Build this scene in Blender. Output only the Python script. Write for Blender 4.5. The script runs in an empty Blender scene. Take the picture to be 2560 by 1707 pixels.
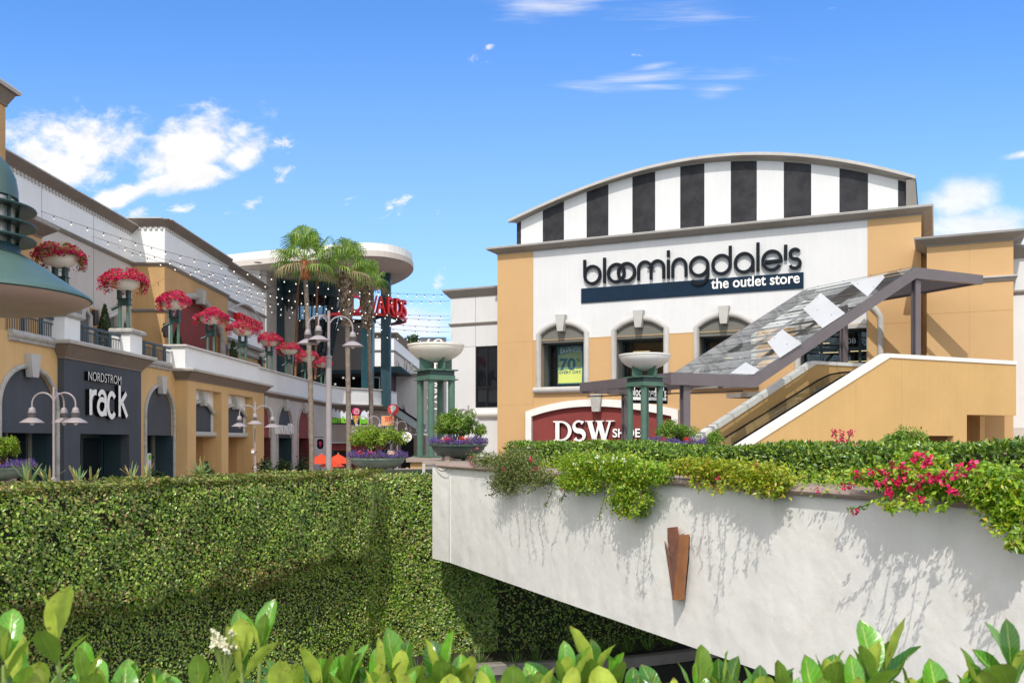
import bpy, math, random
import numpy as np
from mathutils import Vector as V, Matrix
from mathutils.geometry import tessellate_polygon

# ---------------------------------------------------------------- camera
FPX, HOR, EYE = 2300.0, 1105.0, 2.8          # focal length and horizon in px of the 2560 px wide photograph
sc = bpy.context.scene
cam_d = bpy.data.cameras.new("camera"); cam = bpy.data.objects.new("camera", cam_d)
sc.collection.objects.link(cam); sc.camera = cam
cam.location = (0, 0, EYE); cam.rotation_euler = (math.radians(90), 0, 0)
cam_d.sensor_width = 36.0; cam_d.lens = 36.0 * FPX / 2560.0
cam_d.shift_y = (HOR - 853.5) / 2560.0
cam_d.clip_start = 0.05; cam_d.clip_end = 6000
cam_d.dof.use_dof = True; cam_d.dof.focus_distance = 24.0; cam_d.dof.aperture_fstop = 13.0

# ---------------------------------------------------------------- sun, sky, exposure
SUN = V((-0.24, -1.0, 1.20)).normalized()
sun_d = bpy.data.lights.new("sun", 'SUN'); sun = bpy.data.objects.new("sun", sun_d)
sc.collection.objects.link(sun)
sun_d.energy = 3.15; sun_d.angle = math.radians(0.5); sun_d.color = (1.0, 0.945, 0.86)
sun.rotation_euler = SUN.to_track_quat('Z', 'Y').to_euler(); sun.location = (0, -20, 60)
world = bpy.data.worlds.new("World"); sc.world = world; world.use_nodes = True
sc.view_settings.view_transform = 'Standard'; sc.view_settings.look = 'None'
sc.view_settings.exposure = 0.0; sc.view_settings.gamma = 1.0
sc.render.film_transparent = False

class NG:                                     # small node helper
    def __init__(s, tree): s.t = tree; s.n = tree.nodes; s.l = tree.links
    def new(s, typ, **kw):
        n = s.n.new(typ)
        for k, v in kw.items():
            if k.startswith('i_'): n.inputs[k[2:].replace('_', ' ')].default_value = v
            else: setattr(n, k, v)
        return n
    def link(s, a, b): s.l.new(a, b)
    def math(s, op, a, b=None, c=None, clamp=False):
        n = s.n.new('ShaderNodeMath'); n.operation = op; n.use_clamp = clamp
        for i, x in enumerate((a, b, c)):
            if x is None: continue
            if isinstance(x, (int, float)): n.inputs[i].default_value = x
            else: s.l.new(x, n.inputs[i])
        return n.outputs[0]
    def smooth(s, x, lo, hi, to0=0.0, to1=1.0):
        n = s.n.new('ShaderNodeMapRange'); n.interpolation_type = 'SMOOTHSTEP'
        s.l.new(x, n.inputs[0]); n.inputs[1].default_value = lo; n.inputs[2].default_value = hi
        n.inputs[3].default_value = to0; n.inputs[4].default_value = to1
        return n.outputs[0]
    def mixc(s, fac, a, b, blend='MIX'):
        n = s.n.new('ShaderNodeMix'); n.data_type = 'RGBA'; n.blend_type = blend
        for i, x in ((0, fac), (6, a), (7, b)):
            if isinstance(x, (int, float)): n.inputs[i].default_value = x
            elif isinstance(x, (tuple, list)): n.inputs[i].default_value = tuple(x) + (1.0,) if len(x) == 3 else x
            else: s.l.new(x, n.inputs[i])
        return n.outputs[2]

def build_world():
    g = NG(world.node_tree); g.n.clear()
    out = g.new('ShaderNodeOutputWorld'); bg = g.new('ShaderNodeBackground')
    sky = g.new('ShaderNodeTexSky'); sky.sky_type = 'NISHITA'; sky.sun_disc = False
    sky.sun_elevation = math.asin(SUN.z); sky.sun_rotation = math.atan2(SUN.x, SUN.y) % (2 * math.pi)
    sky.altitude = 50; sky.air_density = 1.0; sky.dust_density = 0.3; sky.ozone_density = 2.2
    hs = g.new('ShaderNodeHueSaturation'); hs.inputs['Saturation'].default_value = 1.12; hs.inputs['Value'].default_value = SKYV
    g.link(sky.outputs[0], hs.inputs['Color'])
    tc = g.new('ShaderNodeTexCoord'); sx = g.new('ShaderNodeSeparateXYZ'); g.link(tc.outputs['Generated'], sx.inputs[0])
    yy = g.math('MAXIMUM', sx.outputs[1], 0.02)
    az = g.math('DIVIDE', sx.outputs[0], yy); el = g.math('DIVIDE', sx.outputs[2], yy)   # direction in the sky north of us
    cb = g.new('ShaderNodeCombineXYZ'); g.link(az, cb.inputs[0]); g.link(el, cb.inputs[1])
    def noise(scale, detail, rough, sx_=1.0, sy_=1.0, rot=0.0, dist=0.0, off=(0, 0, 0)):
        mp = g.new('ShaderNodeMapping'); mp.inputs['Scale'].default_value = (sx_, sy_, 1); mp.inputs['Rotation'].default_value = (0, 0, rot)
        mp.inputs['Location'].default_value = off
        g.link(cb.outputs[0], mp.inputs[0])
        n = g.new('ShaderNodeTexNoise'); n.inputs['Scale'].default_value = scale; n.inputs['Detail'].default_value = detail
        n.inputs['Roughness'].default_value = rough; n.inputs['Distortion'].default_value = dist
        g.link(mp.outputs[0], n.inputs['Vector']); return n.outputs[0]
    def blob(u, v, ru, rv, rot=0.0):
        cx, cy = (u - 1280) / FPX, (HOR - v) / FPX
        dx = g.math('SUBTRACT', az, cx); dy = g.math('SUBTRACT', el, cy)
        c, s = math.cos(rot), math.sin(rot)
        a = g.math('ADD', g.math('MULTIPLY', dx, c / (ru / FPX)), g.math('MULTIPLY', dy, s / (ru / FPX)))
        b = g.math('ADD', g.math('MULTIPLY', dx, -s / (rv / FPX)), g.math('MULTIPLY', dy, c / (rv / FPX)))
        d = g.math('SQRT', g.math('ADD', g.math('MULTIPLY', a, a), g.math('MULTIPLY', b, b)))
        return g.math('SUBTRACT', 1.0, d)
    def mx(lst):
        r = lst[0]
        for x in lst[1:]: r = g.math('MAXIMUM', r, x)
        return r
    n1 = noise(9.0, 9.0, 0.62, 1.0, 1.35, 0.35, 0.25)
    n2 = noise(30.0, 6.0, 0.6, 1.0, 1.6, 0.5, 0.3, (3, 1, 0))
    nn = g.math('ADD', g.math('MULTIPLY', n1, 0.72), g.math('MULTIPLY', n2, 0.28))
    # heaped clouds on the left
    cum = mx([blob(205, 355, 175, 78, -0.05), blob(95, 385, 75, 55), blob(480, 375, 175, 68, 0.2), blob(610, 385, 85, 38, 0.5),
              blob(480, 440, 130, 30, 0.2), blob(320, 485, 85, 26, 0.35), blob(150, 415, 90, 45)])
    dens = g.math('ADD', cum, g.math('MULTIPLY', g.math('SUBTRACT', nn, 0.455), 4.6))
    d1 = g.smooth(dens, -0.08, 0.75)
    # low bank behind the store on the right, and a faint veil near the horizon
    bank = mx([blob(2440, 575, 200, 65, 0.0), blob(2400, 500, 110, 60, 0.3), blob(2560, 385, 70, 14, 0.2), blob(1000, 810, 260, 60), blob(2600, 640, 260, 90)])
    d2 = g.smooth(g.math('ADD', bank, g.math('MULTIPLY', g.math('SUBTRACT', nn, 0.48), 2.2)), 0.0, 0.9, 0.0, 0.85)
    # thin wisps, top right
    w = noise(6.0, 8.0, 0.62, 0.55, 5.0, 0.12, 0.5, (1, 2, 0))
    wb = mx([blob(1760, 40, 290, 45, -0.02), blob(1620, 195, 190, 30, 0.12), blob(1850, 185, 220, 40, 0.12), blob(1620, 215, 150, 20, 0.0), blob(2080, 20, 60, 14, 0.3),
             blob(1350, 15, 190, 45, 0.1), blob(1800, 225, 110, 40, 0.2), blob(1640, 165, 90, 16, 0.2)])
    d3 = g.smooth(g.math('ADD', g.math('MULTIPLY', wb, 0.55), g.math('MULTIPLY', g.math('SUBTRACT', w, 0.49), 2.6)), 0.12, 1.0, 0.0, 0.6)
    d = g.math('MAXIMUM', g.math('MAXIMUM', d1, d2), d3)
    # small scattered puffs, softer and more broken
    puff = mx([blob(255, 440, 80, 28, 0.3), blob(350, 530, 55, 20, 0.3), blob(450, 524, 44, 18, 0.3), blob(625, 512, 60, 20, 0.5), blob(700, 360, 70, 30, 0.4), blob(715, 430, 45, 28, 0.8),
                blob(1180, 150, 46, 34, 0.2), blob(1018, 495, 58, 26, 0.6), blob(970, 522, 40, 15, 0.7), blob(870, 505, 34, 16, 0.8), blob(1085, 722, 30, 55, -0.4), blob(1100, 525, 34, 12), blob(1220, 120, 40, 14, .6), blob(1600, 138, 30, 12)])
    n3 = noise(26.0, 8.0, 0.68, 1.0, 1.5, 0.5, 0.6, (7, 2, 0))
    d4 = g.smooth(g.math('ADD', puff, g.math('MULTIPLY', g.math('SUBTRACT', n3, 0.56), 5.5)), 0.0, 1.1, 0.0, 0.9)
    d = g.math('MAXIMUM', d, d4)
    front = g.smooth(sx.outputs[1], 0.05, 0.2)
    d = g.math('MULTIPLY', d, front)
    # added fill light: unseen bright cloud cover behind and beside the viewer
    gen = g.new('ShaderNodeTexNoise'); gen.inputs['Scale'].default_value = 2.2; gen.inputs['Detail'].default_value = 5; g.link(tc.outputs['Generated'], gen.inputs['Vector'])
    back = g.math('MULTIPLY', g.math('MULTIPLY', g.smooth(g.math('SUBTRACT', sx.outputs[1], g.math('MULTIPLY', g.math('ABSOLUTE', sx.outputs[0]), 0.6)), 0.10, -0.35), g.smooth(sx.outputs[2], 0.0, 0.12)), g.smooth(gen.outputs[0], 0.34, 0.54, 0.3, 1.0))
    shade = g.smooth(n2, 0.35, 0.65, 0.93, 1.03)
    cc = g.new('ShaderNodeCombineXYZ')
    for i, m in enumerate((7.0, 6.95, 6.95)): g.link(g.math('MULTIPLY', shade, m), cc.inputs[i])
    gain = g.new('ShaderNodeVectorMath'); gain.operation = 'MULTIPLY'; gain.inputs[1].default_value = (0.77, 1.20, 1.66); g.link(hs.outputs[0], gain.inputs[0])
    haze = g.smooth(el, 0.02, 0.52, 0.50, 0.03)      # paler air low in the sky
    skyc = g.mixc(haze, gain.outputs[0], (4.1, 5.25, 6.7))
    col = g.mixc(back, g.mixc(d, skyc, cc.outputs[0]), (9.8, 9.5, 9.2))
    g.link(col, bg.inputs['Color']); bg.inputs['Strength'].default_value = 0.15
    g.link(bg.outputs[0], out.inputs['Surface'])
SKYV = 1.0
build_world()

# ---------------------------------------------------------------- materials
def L(r, g, b):                                # sRGB 0-255 -> linear
    f = lambda c: (c / 255 / 12.92) if c / 255 <= 0.04045 else ((c / 255 + 0.055) / 1.055) ** 2.4
    return (f(r), f(g), f(b))
MATS = {}
def mat(name, col, rough=0.8, metal=0.0, var=0.10, scale=1.2, bump=0.0, bscale=40.0, streak=0.0, spec=0.5, dirt=None):
    m = bpy.data.materials.new(name); m.use_nodes = True; MATS[name] = m
    g = NG(m.node_tree); b = g.n['Principled BSDF']
    b.inputs['Roughness'].default_value = rough; b.inputs['Metallic'].default_value = metal
    b.inputs['Specular IOR Level'].default_value = spec
    tc = g.new('ShaderNodeTexCoord')
    n = g.new('ShaderNodeTexNoise'); n.inputs['Scale'].default_value = scale; n.inputs['Detail'].default_value = 6; n.inputs['Roughness'].default_value = 0.62
    g.link(tc.outputs['Object'], n.inputs['Vector'])
    f = g.smooth(n.outputs[0], 0.3, 0.7, 1.0 - var, 1.0 + var * 0.6)
    if streak:
        mp = g.new('ShaderNodeMapping'); mp.inputs['Scale'].default_value = (3.0, 3.0, 0.18); g.link(tc.outputs['Object'], mp.inputs[0])
        n3 = g.new('ShaderNodeTexNoise'); n3.inputs['Scale'].default_value = 2.0; n3.inputs['Detail'].default_value = 5; g.link(mp.outputs[0], n3.inputs['Vector'])
        f = g.math('MULTIPLY', f, g.smooth(n3.outputs[0], 0.32, 0.7, 1.0 - streak, 1.0))
    vm = g.new('ShaderNodeVectorMath'); vm.operation = 'SCALE'; vm.inputs[0].default_value = col; g.link(f, vm.inputs['Scale'])
    c = vm.outputs[0]
    if dirt:
        n4 = g.new('ShaderNodeTexNoise'); n4.inputs['Scale'].default_value = 5.0; n4.inputs['Detail'].default_value = 8; n4.inputs['Roughness'].default_value = 0.7
        g.link(tc.outputs['Object'], n4.inputs['Vector'])
        c = g.mixc(g.smooth(n4.outputs[0], 0.48, 0.72, 0.0, 0.7), c, dirt)
    g.link(c, b.inputs['Base Color'])
    if bump:
        nb = g.new('ShaderNodeTexNoise'); nb.inputs['Scale'].default_value = bscale; nb.inputs['Detail'].default_value = 4
        g.link(tc.outputs['Object'], nb.inputs['Vector'])
        bp = g.new('ShaderNodeBump'); bp.inputs['Strength'].default_value = bump; bp.inputs['Distance'].default_value = 0.02
        g.link(nb.outputs[0], bp.inputs['Height']); g.link(bp.outputs[0], b.inputs['Normal'])
    return m
def leafmat(name, cols, rough=0.38, trans=0.3, spec=0.5):   # one random tone per leaf
    m = bpy.data.materials.new(name); m.use_nodes = True; MATS[name] = m
    g = NG(m.node_tree); b = g.n['Principled BSDF']; out = g.n['Material Output']
    geo = g.new('ShaderNodeNewGeometry'); r = g.new('ShaderNodeValToRGB'); r.color_ramp.interpolation = 'LINEAR'
    el = r.color_ramp.elements
    while len(el) < len(cols): el.new(0.5)
    for i, (p, c) in enumerate(cols): el[i].position = p
    for i, (p, c) in enumerate(cols): el[i].color = tuple(c) + (1,)
    g.link(geo.outputs['Random Per Island'], r.inputs[0]); g.link(r.outputs[0], b.inputs['Base Color'])
    b.inputs['Roughness'].default_value = rough; b.inputs['Specular IOR Level'].default_value = spec
    if trans:
        t = g.new('ShaderNodeBsdfTranslucent'); mx = g.new('ShaderNodeMixShader'); mx.inputs[0].default_value = trans
        vm = g.new('ShaderNodeVectorMath'); vm.operation = 'MULTIPLY'; vm.inputs[1].default_value = (1.35, 1.45, 0.6); g.link(r.outputs[0], vm.inputs[0])
        g.link(vm.outputs[0], t.inputs[0]); g.link(b.outputs[0], mx.inputs[1]); g.link(t.outputs[0], mx.inputs[2]); g.link(mx.outputs[0], out.inputs[0])
    return m
def glassmat(name, tint=(0.02, 0.03, 0.035), gloss=0.35, see=0.0, rough=0.02, refl=1.0):
    m = bpy.data.materials.new(name); m.use_nodes = True; MATS[name] = m
    g = NG(m.node_tree); out = g.n['Material Output']; b = g.n['Principled BSDF']
    b.inputs['Base Color'].default_value = tint + (1,); b.inputs['Roughness'].default_value = rough; b.inputs['IOR'].default_value = 1.6
    b.inputs['Specular IOR Level'].default_value = gloss
    if see:
        t = g.new('ShaderNodeBsdfTransparent'); t.inputs[0].default_value = (0.9, 0.95, 0.94, 1)
        gl = g.new('ShaderNodeBsdfGlossy'); gl.inputs['Roughness'].default_value = 0.03
        fr = g.new('ShaderNodeFresnel'); fr.inputs[0].default_value = 1.5
        f = g.math('MULTIPLY_ADD', fr.outputs[0], refl, 0.02, clamp=True)
        mx = g.new('ShaderNodeMixShader'); g.link(f, mx.inputs[0]); g.link(t.outputs[0], mx.inputs[1]); g.link(gl.outputs[0], mx.inputs[2])
        m2 = g.new('ShaderNodeMixShader'); m2.inputs[0].default_value = see; g.link(b.outputs[0], m2.inputs[1]); g.link(mx.outputs[0], m2.inputs[2])
        g.link(m2.outputs[0], out.inputs[0])
    return m
def emit(name, col, s):
    m = bpy.data.materials.new(name); m.use_nodes = True; MATS[name] = m
    b = m.node_tree.nodes['Principled BSDF']; b.inputs['Base Color'].default_value = col + (1,)
    b.inputs['Emission Color'].default_value = col + (1,); b.inputs['Emission Strength'].default_value = s
    return m

mat('white_stucco', (0.69, 0.695, 0.70), 0.85, var=0.035, scale=0.5, bump=0.25, bscale=14, streak=0.03)
mat('white_trim', (0.78, 0.77, 0.74), 0.7, var=0.06, scale=2)
mat('tan_stucco', (0.58, 0.37, 0.15), 0.88, var=0.07, scale=0.35, bump=0.3, bscale=16, streak=0.03)
mat('tan_light', (0.57, 0.36, 0.17), 0.88, var=0.05, scale=0.3, bump=0.2, bscale=16)
mat('tan_deep', (0.55, 0.34, 0.15), 0.88, var=0.09, scale=0.6, bump=0.3, bscale=16, streak=0.08)
mat('beige_stucco', (0.56, 0.52, 0.48), 0.88, var=0.07, scale=0.4, bump=0.25, bscale=14, streak=0.05)
mat('cool_white', (0.82, 0.83, 0.83), 0.85, var=0.05, scale=0.45, bump=0.25, bscale=14, streak=0.02)
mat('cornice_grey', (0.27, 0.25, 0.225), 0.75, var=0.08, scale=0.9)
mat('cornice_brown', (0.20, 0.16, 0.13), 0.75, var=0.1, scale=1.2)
mat('cap_edge', (0.50, 0.48, 0.45), 0.7, var=0.1, scale=1.5)
mat('grey_trim', (0.48, 0.47, 0.45), 0.75, var=0.08, scale=1.5)
mat('grey_stone', (0.42, 0.41, 0.38), 0.8, var=0.15, scale=3, bump=0.3, bscale=30, dirt=(0.16, 0.15, 0.13))
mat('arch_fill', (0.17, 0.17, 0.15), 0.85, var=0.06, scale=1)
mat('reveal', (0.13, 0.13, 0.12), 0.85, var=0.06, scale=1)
mat('black_stripe', (0.025, 0.025, 0.03), 0.6, var=0.5, scale=1.6, spec=0.3)
mat('navy', (0.008, 0.024, 0.048), 0.35, var=0.15, scale=1.0, spec=0.15)
mat('letter_dark', (0.010, 0.014, 0.020), 0.6, var=0.1, scale=1, spec=0.12)
mat('letter_white', (0.85, 0.85, 0.84), 0.5, var=0.02)
mat('letter_black', (0.006, 0.006, 0.008), 0.6, var=0.05, spec=0.15)
mat('charcoal', (0.064, 0.074, 0.092), 0.85, var=0.12, scale=0.7, bump=0.2, bscale=14, streak=0.08)
mat('teal_dark', (0.018, 0.045, 0.058), 0.6, var=0.1)
mat('maroon', (0.24, 0.045, 0.040), 0.85, var=0.10, scale=0.8, bump=0.2, bscale=14, streak=0.08)
mat('maroon_dark', (0.13, 0.025, 0.026), 0.85, var=0.1, scale=0.8, bump=0.2, bscale=14)
mat('teal_roof', (0.02, 0.30, 0.30), 0.45, var=0.1, scale=2)
mat('column_teal', (0.045, 0.21, 0.26), 0.5, var=0.15, scale=1.5)
mat('column_navy', (0.010, 0.055, 0.075), 0.5, var=0.15, scale=1.5)
mat('lamp_green', (0.080, 0.160, 0.120), 0.5, var=0.12, scale=4, spec=0.4)
mat('lamp_green_dark', (0.022, 0.055, 0.050), 0.45, var=0.15, scale=5)
mat('lantern_green', (0.085, 0.145, 0.125), 0.42, var=0.08, scale=5, spec=0.5)
mat('lantern_pink', (0.95, 0.60, 0.48), 0.55, var=0.08, scale=4)
mat('lantern_plate', (0.78, 0.46, 0.36), 0.45, var=0.12, scale=9, dirt=(0.66, 0.40, 0.32))
mat('cream_bowl', (0.84, 0.79, 0.69), 0.5, var=0.05, scale=3)
mat('white_bowl', (0.76, 0.74, 0.71), 0.5, var=0.05, scale=3)
mat('mauve_metal', (0.34, 0.30, 0.31), 0.5, var=0.08, scale=4)
mat('mauve_dark', (0.21, 0.185, 0.195), 0.5, var=0.08, scale=4)
mat('canopy_metal', (0.135, 0.115, 0.125), 0.42, var=0.08, scale=2)
mat('canopy_slat', (0.17, 0.16, 0.16), 0.5, var=0.08, scale=2)
mat('canopy_dark', (0.075, 0.065, 0.07), 0.5, var=0.08, scale=2)
mat('planter_green', (0.15, 0.20, 0.165), 0.5, var=0.28, scale=4, spec=0.4)
mat('planter_dark', (0.050, 0.075, 0.065), 0.4, var=0.2, scale=4)
mat('stone_foot', (0.46, 0.37, 0.30), 0.85, var=0.12, scale=6, bump=0.3, bscale=50)
mat('stone_cap', (0.36, 0.29, 0.245), 0.8, var=0.14, scale=5, bump=0.3, bscale=40, dirt=(0.22, 0.18, 0.155))
mat('wall_cap', (0.36, 0.27, 0.22), 0.75, var=0.12, scale=4, bump=0.3, bscale=40)
mat('black_metal', (0.012, 0.012, 0.014), 0.4, var=0.1)
mat('dark_void', (0.004, 0.004, 0.005), 0.9, var=0.1)
mat('dark_bronze', (0.03, 0.022, 0.022), 0.4, var=0.1)
mat('frame_teal', (0.010, 0.035, 0.05), 0.45, var=0.1)
mat('copper_rust', (0.36, 0.145, 0.055), 0.55, var=0.22, scale=6, streak=0.12)
mat('copper_dark', (0.24, 0.10, 0.065), 0.6, var=0.2, scale=6)
mat('soil', (0.03, 0.02, 0.015), 1.0, var=0.3, scale=8)
mat('plaza', (0.30, 0.25, 0.21), 0.85, var=0.1, scale=0.7)
mat('asphalt', (0.05, 0.048, 0.047), 0.9, var=0.2, scale=6, bump=0.5, bscale=120)
mat('concrete', (0.30, 0.27, 0.24), 0.9, var=0.15, scale=3, bump=0.3, bscale=60)
mat('bark', (0.20, 0.165, 0.135), 0.95, var=0.35, scale=9, bump=0.8, bscale=30)
mat('twig', (0.11, 0.075, 0.05), 0.9, var=0.3, scale=9)
mat('palm_trunk', (0.27, 0.225, 0.185), 0.95, var=0.3, scale=5, bump=0.8, bscale=18)
mat('palm_red', (0.40, 0.13, 0.055), 0.9, var=0.4, scale=7, bump=0.6, bscale=18)
mat('umbrella_red', (0.86, 0.075, 0.02), 0.7, var=0.06)
mat('soffit', (0.56, 0.50, 0.45), 0.85, var=0.04, scale=0.3)
mat('bg_grey', (0.20, 0.185, 0.18), 0.85, var=0.06, scale=0.4)
mat('red_letter', (0.85, 0.014, 0.02), 0.35, var=0.05)
mat('red_side', (0.72, 0.014, 0.02), 0.5, var=0.05)
mat('silver', (0.45, 0.47, 0.50), 0.35, metal=0.4, var=0.05)
mat('poster_teal', (0.025, 0.115, 0.155), 0.5, var=0.05)
mat('poster_yellow', (0.72, 0.80, 0.20), 0.6, var=0.03)
mat('poster_green', (0.24, 0.36, 0.20), 0.6, var=0.05)
mat('poster_pale', (0.45, 0.62, 0.66), 0.6, var=0.03)
mat('lime', (0.22, 0.62, 0.02), 0.5, var=0.05)
mat('pale_blue', (0.72, 0.76, 0.88), 0.6, var=0.03)
mat('pink', (0.62, 0.03, 0.14), 0.5, var=0.05)
mat('orange', (0.85, 0.30, 0.05), 0.5, var=0.08, scale=3)
mat('orange_pale', (0.90, 0.42, 0.20), 0.6, var=0.05)
mat('gold', (0.75, 0.45, 0.05), 0.5, var=0.05)
mat('red_sign', (0.72, 0.06, 0.045), 0.5, var=0.05)
mat('banner_grey', (0.17, 0.155, 0.16), 0.7, var=0.05)
mat('banner_blue', (0.10, 0.19, 0.27), 0.5, var=0.05)
mat('skin', (0.55, 0.33, 0.24), 0.6, var=0.05)
mat('hair_blond', (0.42, 0.24, 0.11), 0.7, var=0.25, scale=30)
mat('hair_dark', (0.05, 0.03, 0.025), 0.7, var=0.2, scale=30)
mat('cloth_blue', (0.03, 0.07, 0.14), 0.8, var=0.1, scale=20)
mat('cloth_white', (0.75, 0.73, 0.70), 0.8, var=0.05, scale=20)
mat('reflection_paint', (0.60, 0.61, 0.62), 0.25, var=0.03)
mat('rail_rubber', (0.02, 0.018, 0.02), 0.6, var=0.05, spec=0.15)
mat('steel_side', (0.42, 0.40, 0.34), 0.3, metal=0.5, var=0.08)
mat('purple_frame', (0.045, 0.018, 0.04), 0.6, var=0.1)
emit('bulb_glow', (1.0, 0.93, 0.82), 0.55)
emit('shop_light', (1.0, 0.72, 0.38), 1.6)
glassmat('glass_dark', (0.008, 0.011, 0.014), 0.5)
glassmat('glass_blue', (0.02, 0.09, 0.16), 0.7)
glassmat('glass_clear', (0.70, 0.73, 0.72), 0.5, see=0.70, refl=0.12)
glassmat('glass_reflect_tint', (0.10, 0.10, 0.09), 0.5, see=0.70, refl=0.35)
glassmat('glass_bulb', (0.55, 0.56, 0.55), 0.6, see=0.5)
glassmat('glass_balustrade', (0.5, 0.45, 0.25), 0.5, see=0.93, refl=.4)
glassmat('lantern_glass', (0.80, 0.74, 0.70), 0.7, see=0.12, rough=0.15)
leafmat('ivy_leaf', [(0.0, (0.045, 0.095, 0.010)), (0.3, (0.13, 0.25, 0.018)), (0.6, (0.24, 0.40, 0.03)), (0.82, (0.38, 0.52, 0.06)), (0.93, (0.42, 0.42, 0.10)), (1.0, (0.45, 0.36, 0.16))], 0.34, 0.2, 0.8)
leafmat('ivy_dry', [(0.0, (0.06, 0.10, 0.015)), (0.3, (0.20, 0.21, 0.04)), (0.6, (0.32, 0.24, 0.08)), (0.85, (0.36, 0.19, 0.07)), (1.0, (0.50, 0.42, 0.20))], 0.5, 0.15, 0.5)
leafmat('hedge_leaf', [(0.0, (0.04, 0.09, 0.008)), (0.5, (0.12, 0.24, 0.018)), (0.8, (0.24, 0.37, 0.035)), (1.0, (0.42, 0.50, 0.08))], 0.3, 0.22, 0.7)
leafmat('vine_leaf', [(0.0, (0.08, 0.17, 0.012)), (0.4, (0.21, 0.37, 0.022)), (0.75, (0.36, 0.52, 0.03)), (0.93, (0.50, 0.52, 0.04)), (1.0, (0.48, 0.24, 0.05))], 0.35, 0.3, 0.6)
leafmat('vine_dull', [(0.0, (0.06, 0.10, 0.025)), (0.5, (0.14, 0.20, 0.05)), (0.85, (0.25, 0.27, 0.07)), (1.0, (0.30, 0.18, 0.10))], 0.45, 0.25)
leafmat('shrub_leaf', [(0.0, (0.05, 0.12, 0.012)), (0.5, (0.13, 0.26, 0.022)), (0.85, (0.25, 0.38, 0.04)), (1.0, (0.38, 0.42, 0.06))], 0.4, 0.3)
leafmat('shrub_lime', [(0.0, (0.09, 0.16, 0.012)), (0.5, (0.22, 0.36, 0.022)), (0.85, (0.36, 0.48, 0.04)), (1.0, (0.45, 0.38, 0.06))], 0.4, 0.35)
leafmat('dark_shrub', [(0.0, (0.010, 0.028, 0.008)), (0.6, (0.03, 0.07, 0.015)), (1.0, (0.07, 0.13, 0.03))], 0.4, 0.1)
leafmat('bougainvillea', [(0.0, (0.28, 0.004, 0.05)), (0.35, (0.55, 0.006, 0.10)), (0.7, (0.72, 0.012, 0.08)), (0.9, (0.80, 0.02, 0.20)), (1.0, (0.85, 0.12, 0.30))], 0.6, 0.18)
leafmat('bougainvillea_dark', [(0.0, (0.28, 0.006, 0.04)), (0.5, (0.48, 0.010, 0.07)), (1.0, (0.62, 0.03, 0.14))], 0.6, 0.3)
leafmat('lobelia', [(0.0, (0.05, 0.025, 0.22)), (0.4, (0.13, 0.07, 0.46)), (0.65, (0.28, 0.16, 0.60)), (0.8, (0.14, 0.08, 0.07)), (1.0, (0.10, 0.13, 0.03))], 0.7, 0.3)
leafmat('red_flower', [(0.0, (0.60, 0.01, 0.02)), (0.6, (0.80, 0.03, 0.02)), (1.0, (0.85, 0.20, 0.03))], 0.6, 0.2)
leafmat('white_flower', [(0.0, (0.85, 0.78, 0.62)), (1.0, (0.90, 0.88, 0.84))], 0.6, 0.2)
leafmat('palm_leaf', [(0.0, (0.06, 0.14, 0.03)), (0.5, (0.18, 0.30, 0.055)), (1.0, (0.38, 0.48, 0.10))], 0.4, 0.3)
leafmat('palm_dry', [(0.0, (0.24, 0.18, 0.10)), (1.0, (0.42, 0.34, 0.20))], 0.8, 0.2)
leafmat('palm_boot', [(0.0, (0.12, 0.07, 0.045)), (0.5, (0.34, 0.25, 0.17)), (1.0, (0.66, 0.56, 0.45))], 0.8, 0.0)
leafmat('grass_blade', [(0.0, (0.05, 0.12, 0.02)), (0.6, (0.17, 0.30, 0.05)), (1.0, (0.42, 0.50, 0.22))], 0.5, 0.3)
leafmat('agave_leaf', [(0.0, (0.12, 0.20, 0.12)), (0.5, (0.22, 0.34, 0.14)), (0.9, (0.40, 0.46, 0.14)), (1.0, (0.48, 0.20, 0.12))], 0.45, 0.2)
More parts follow.
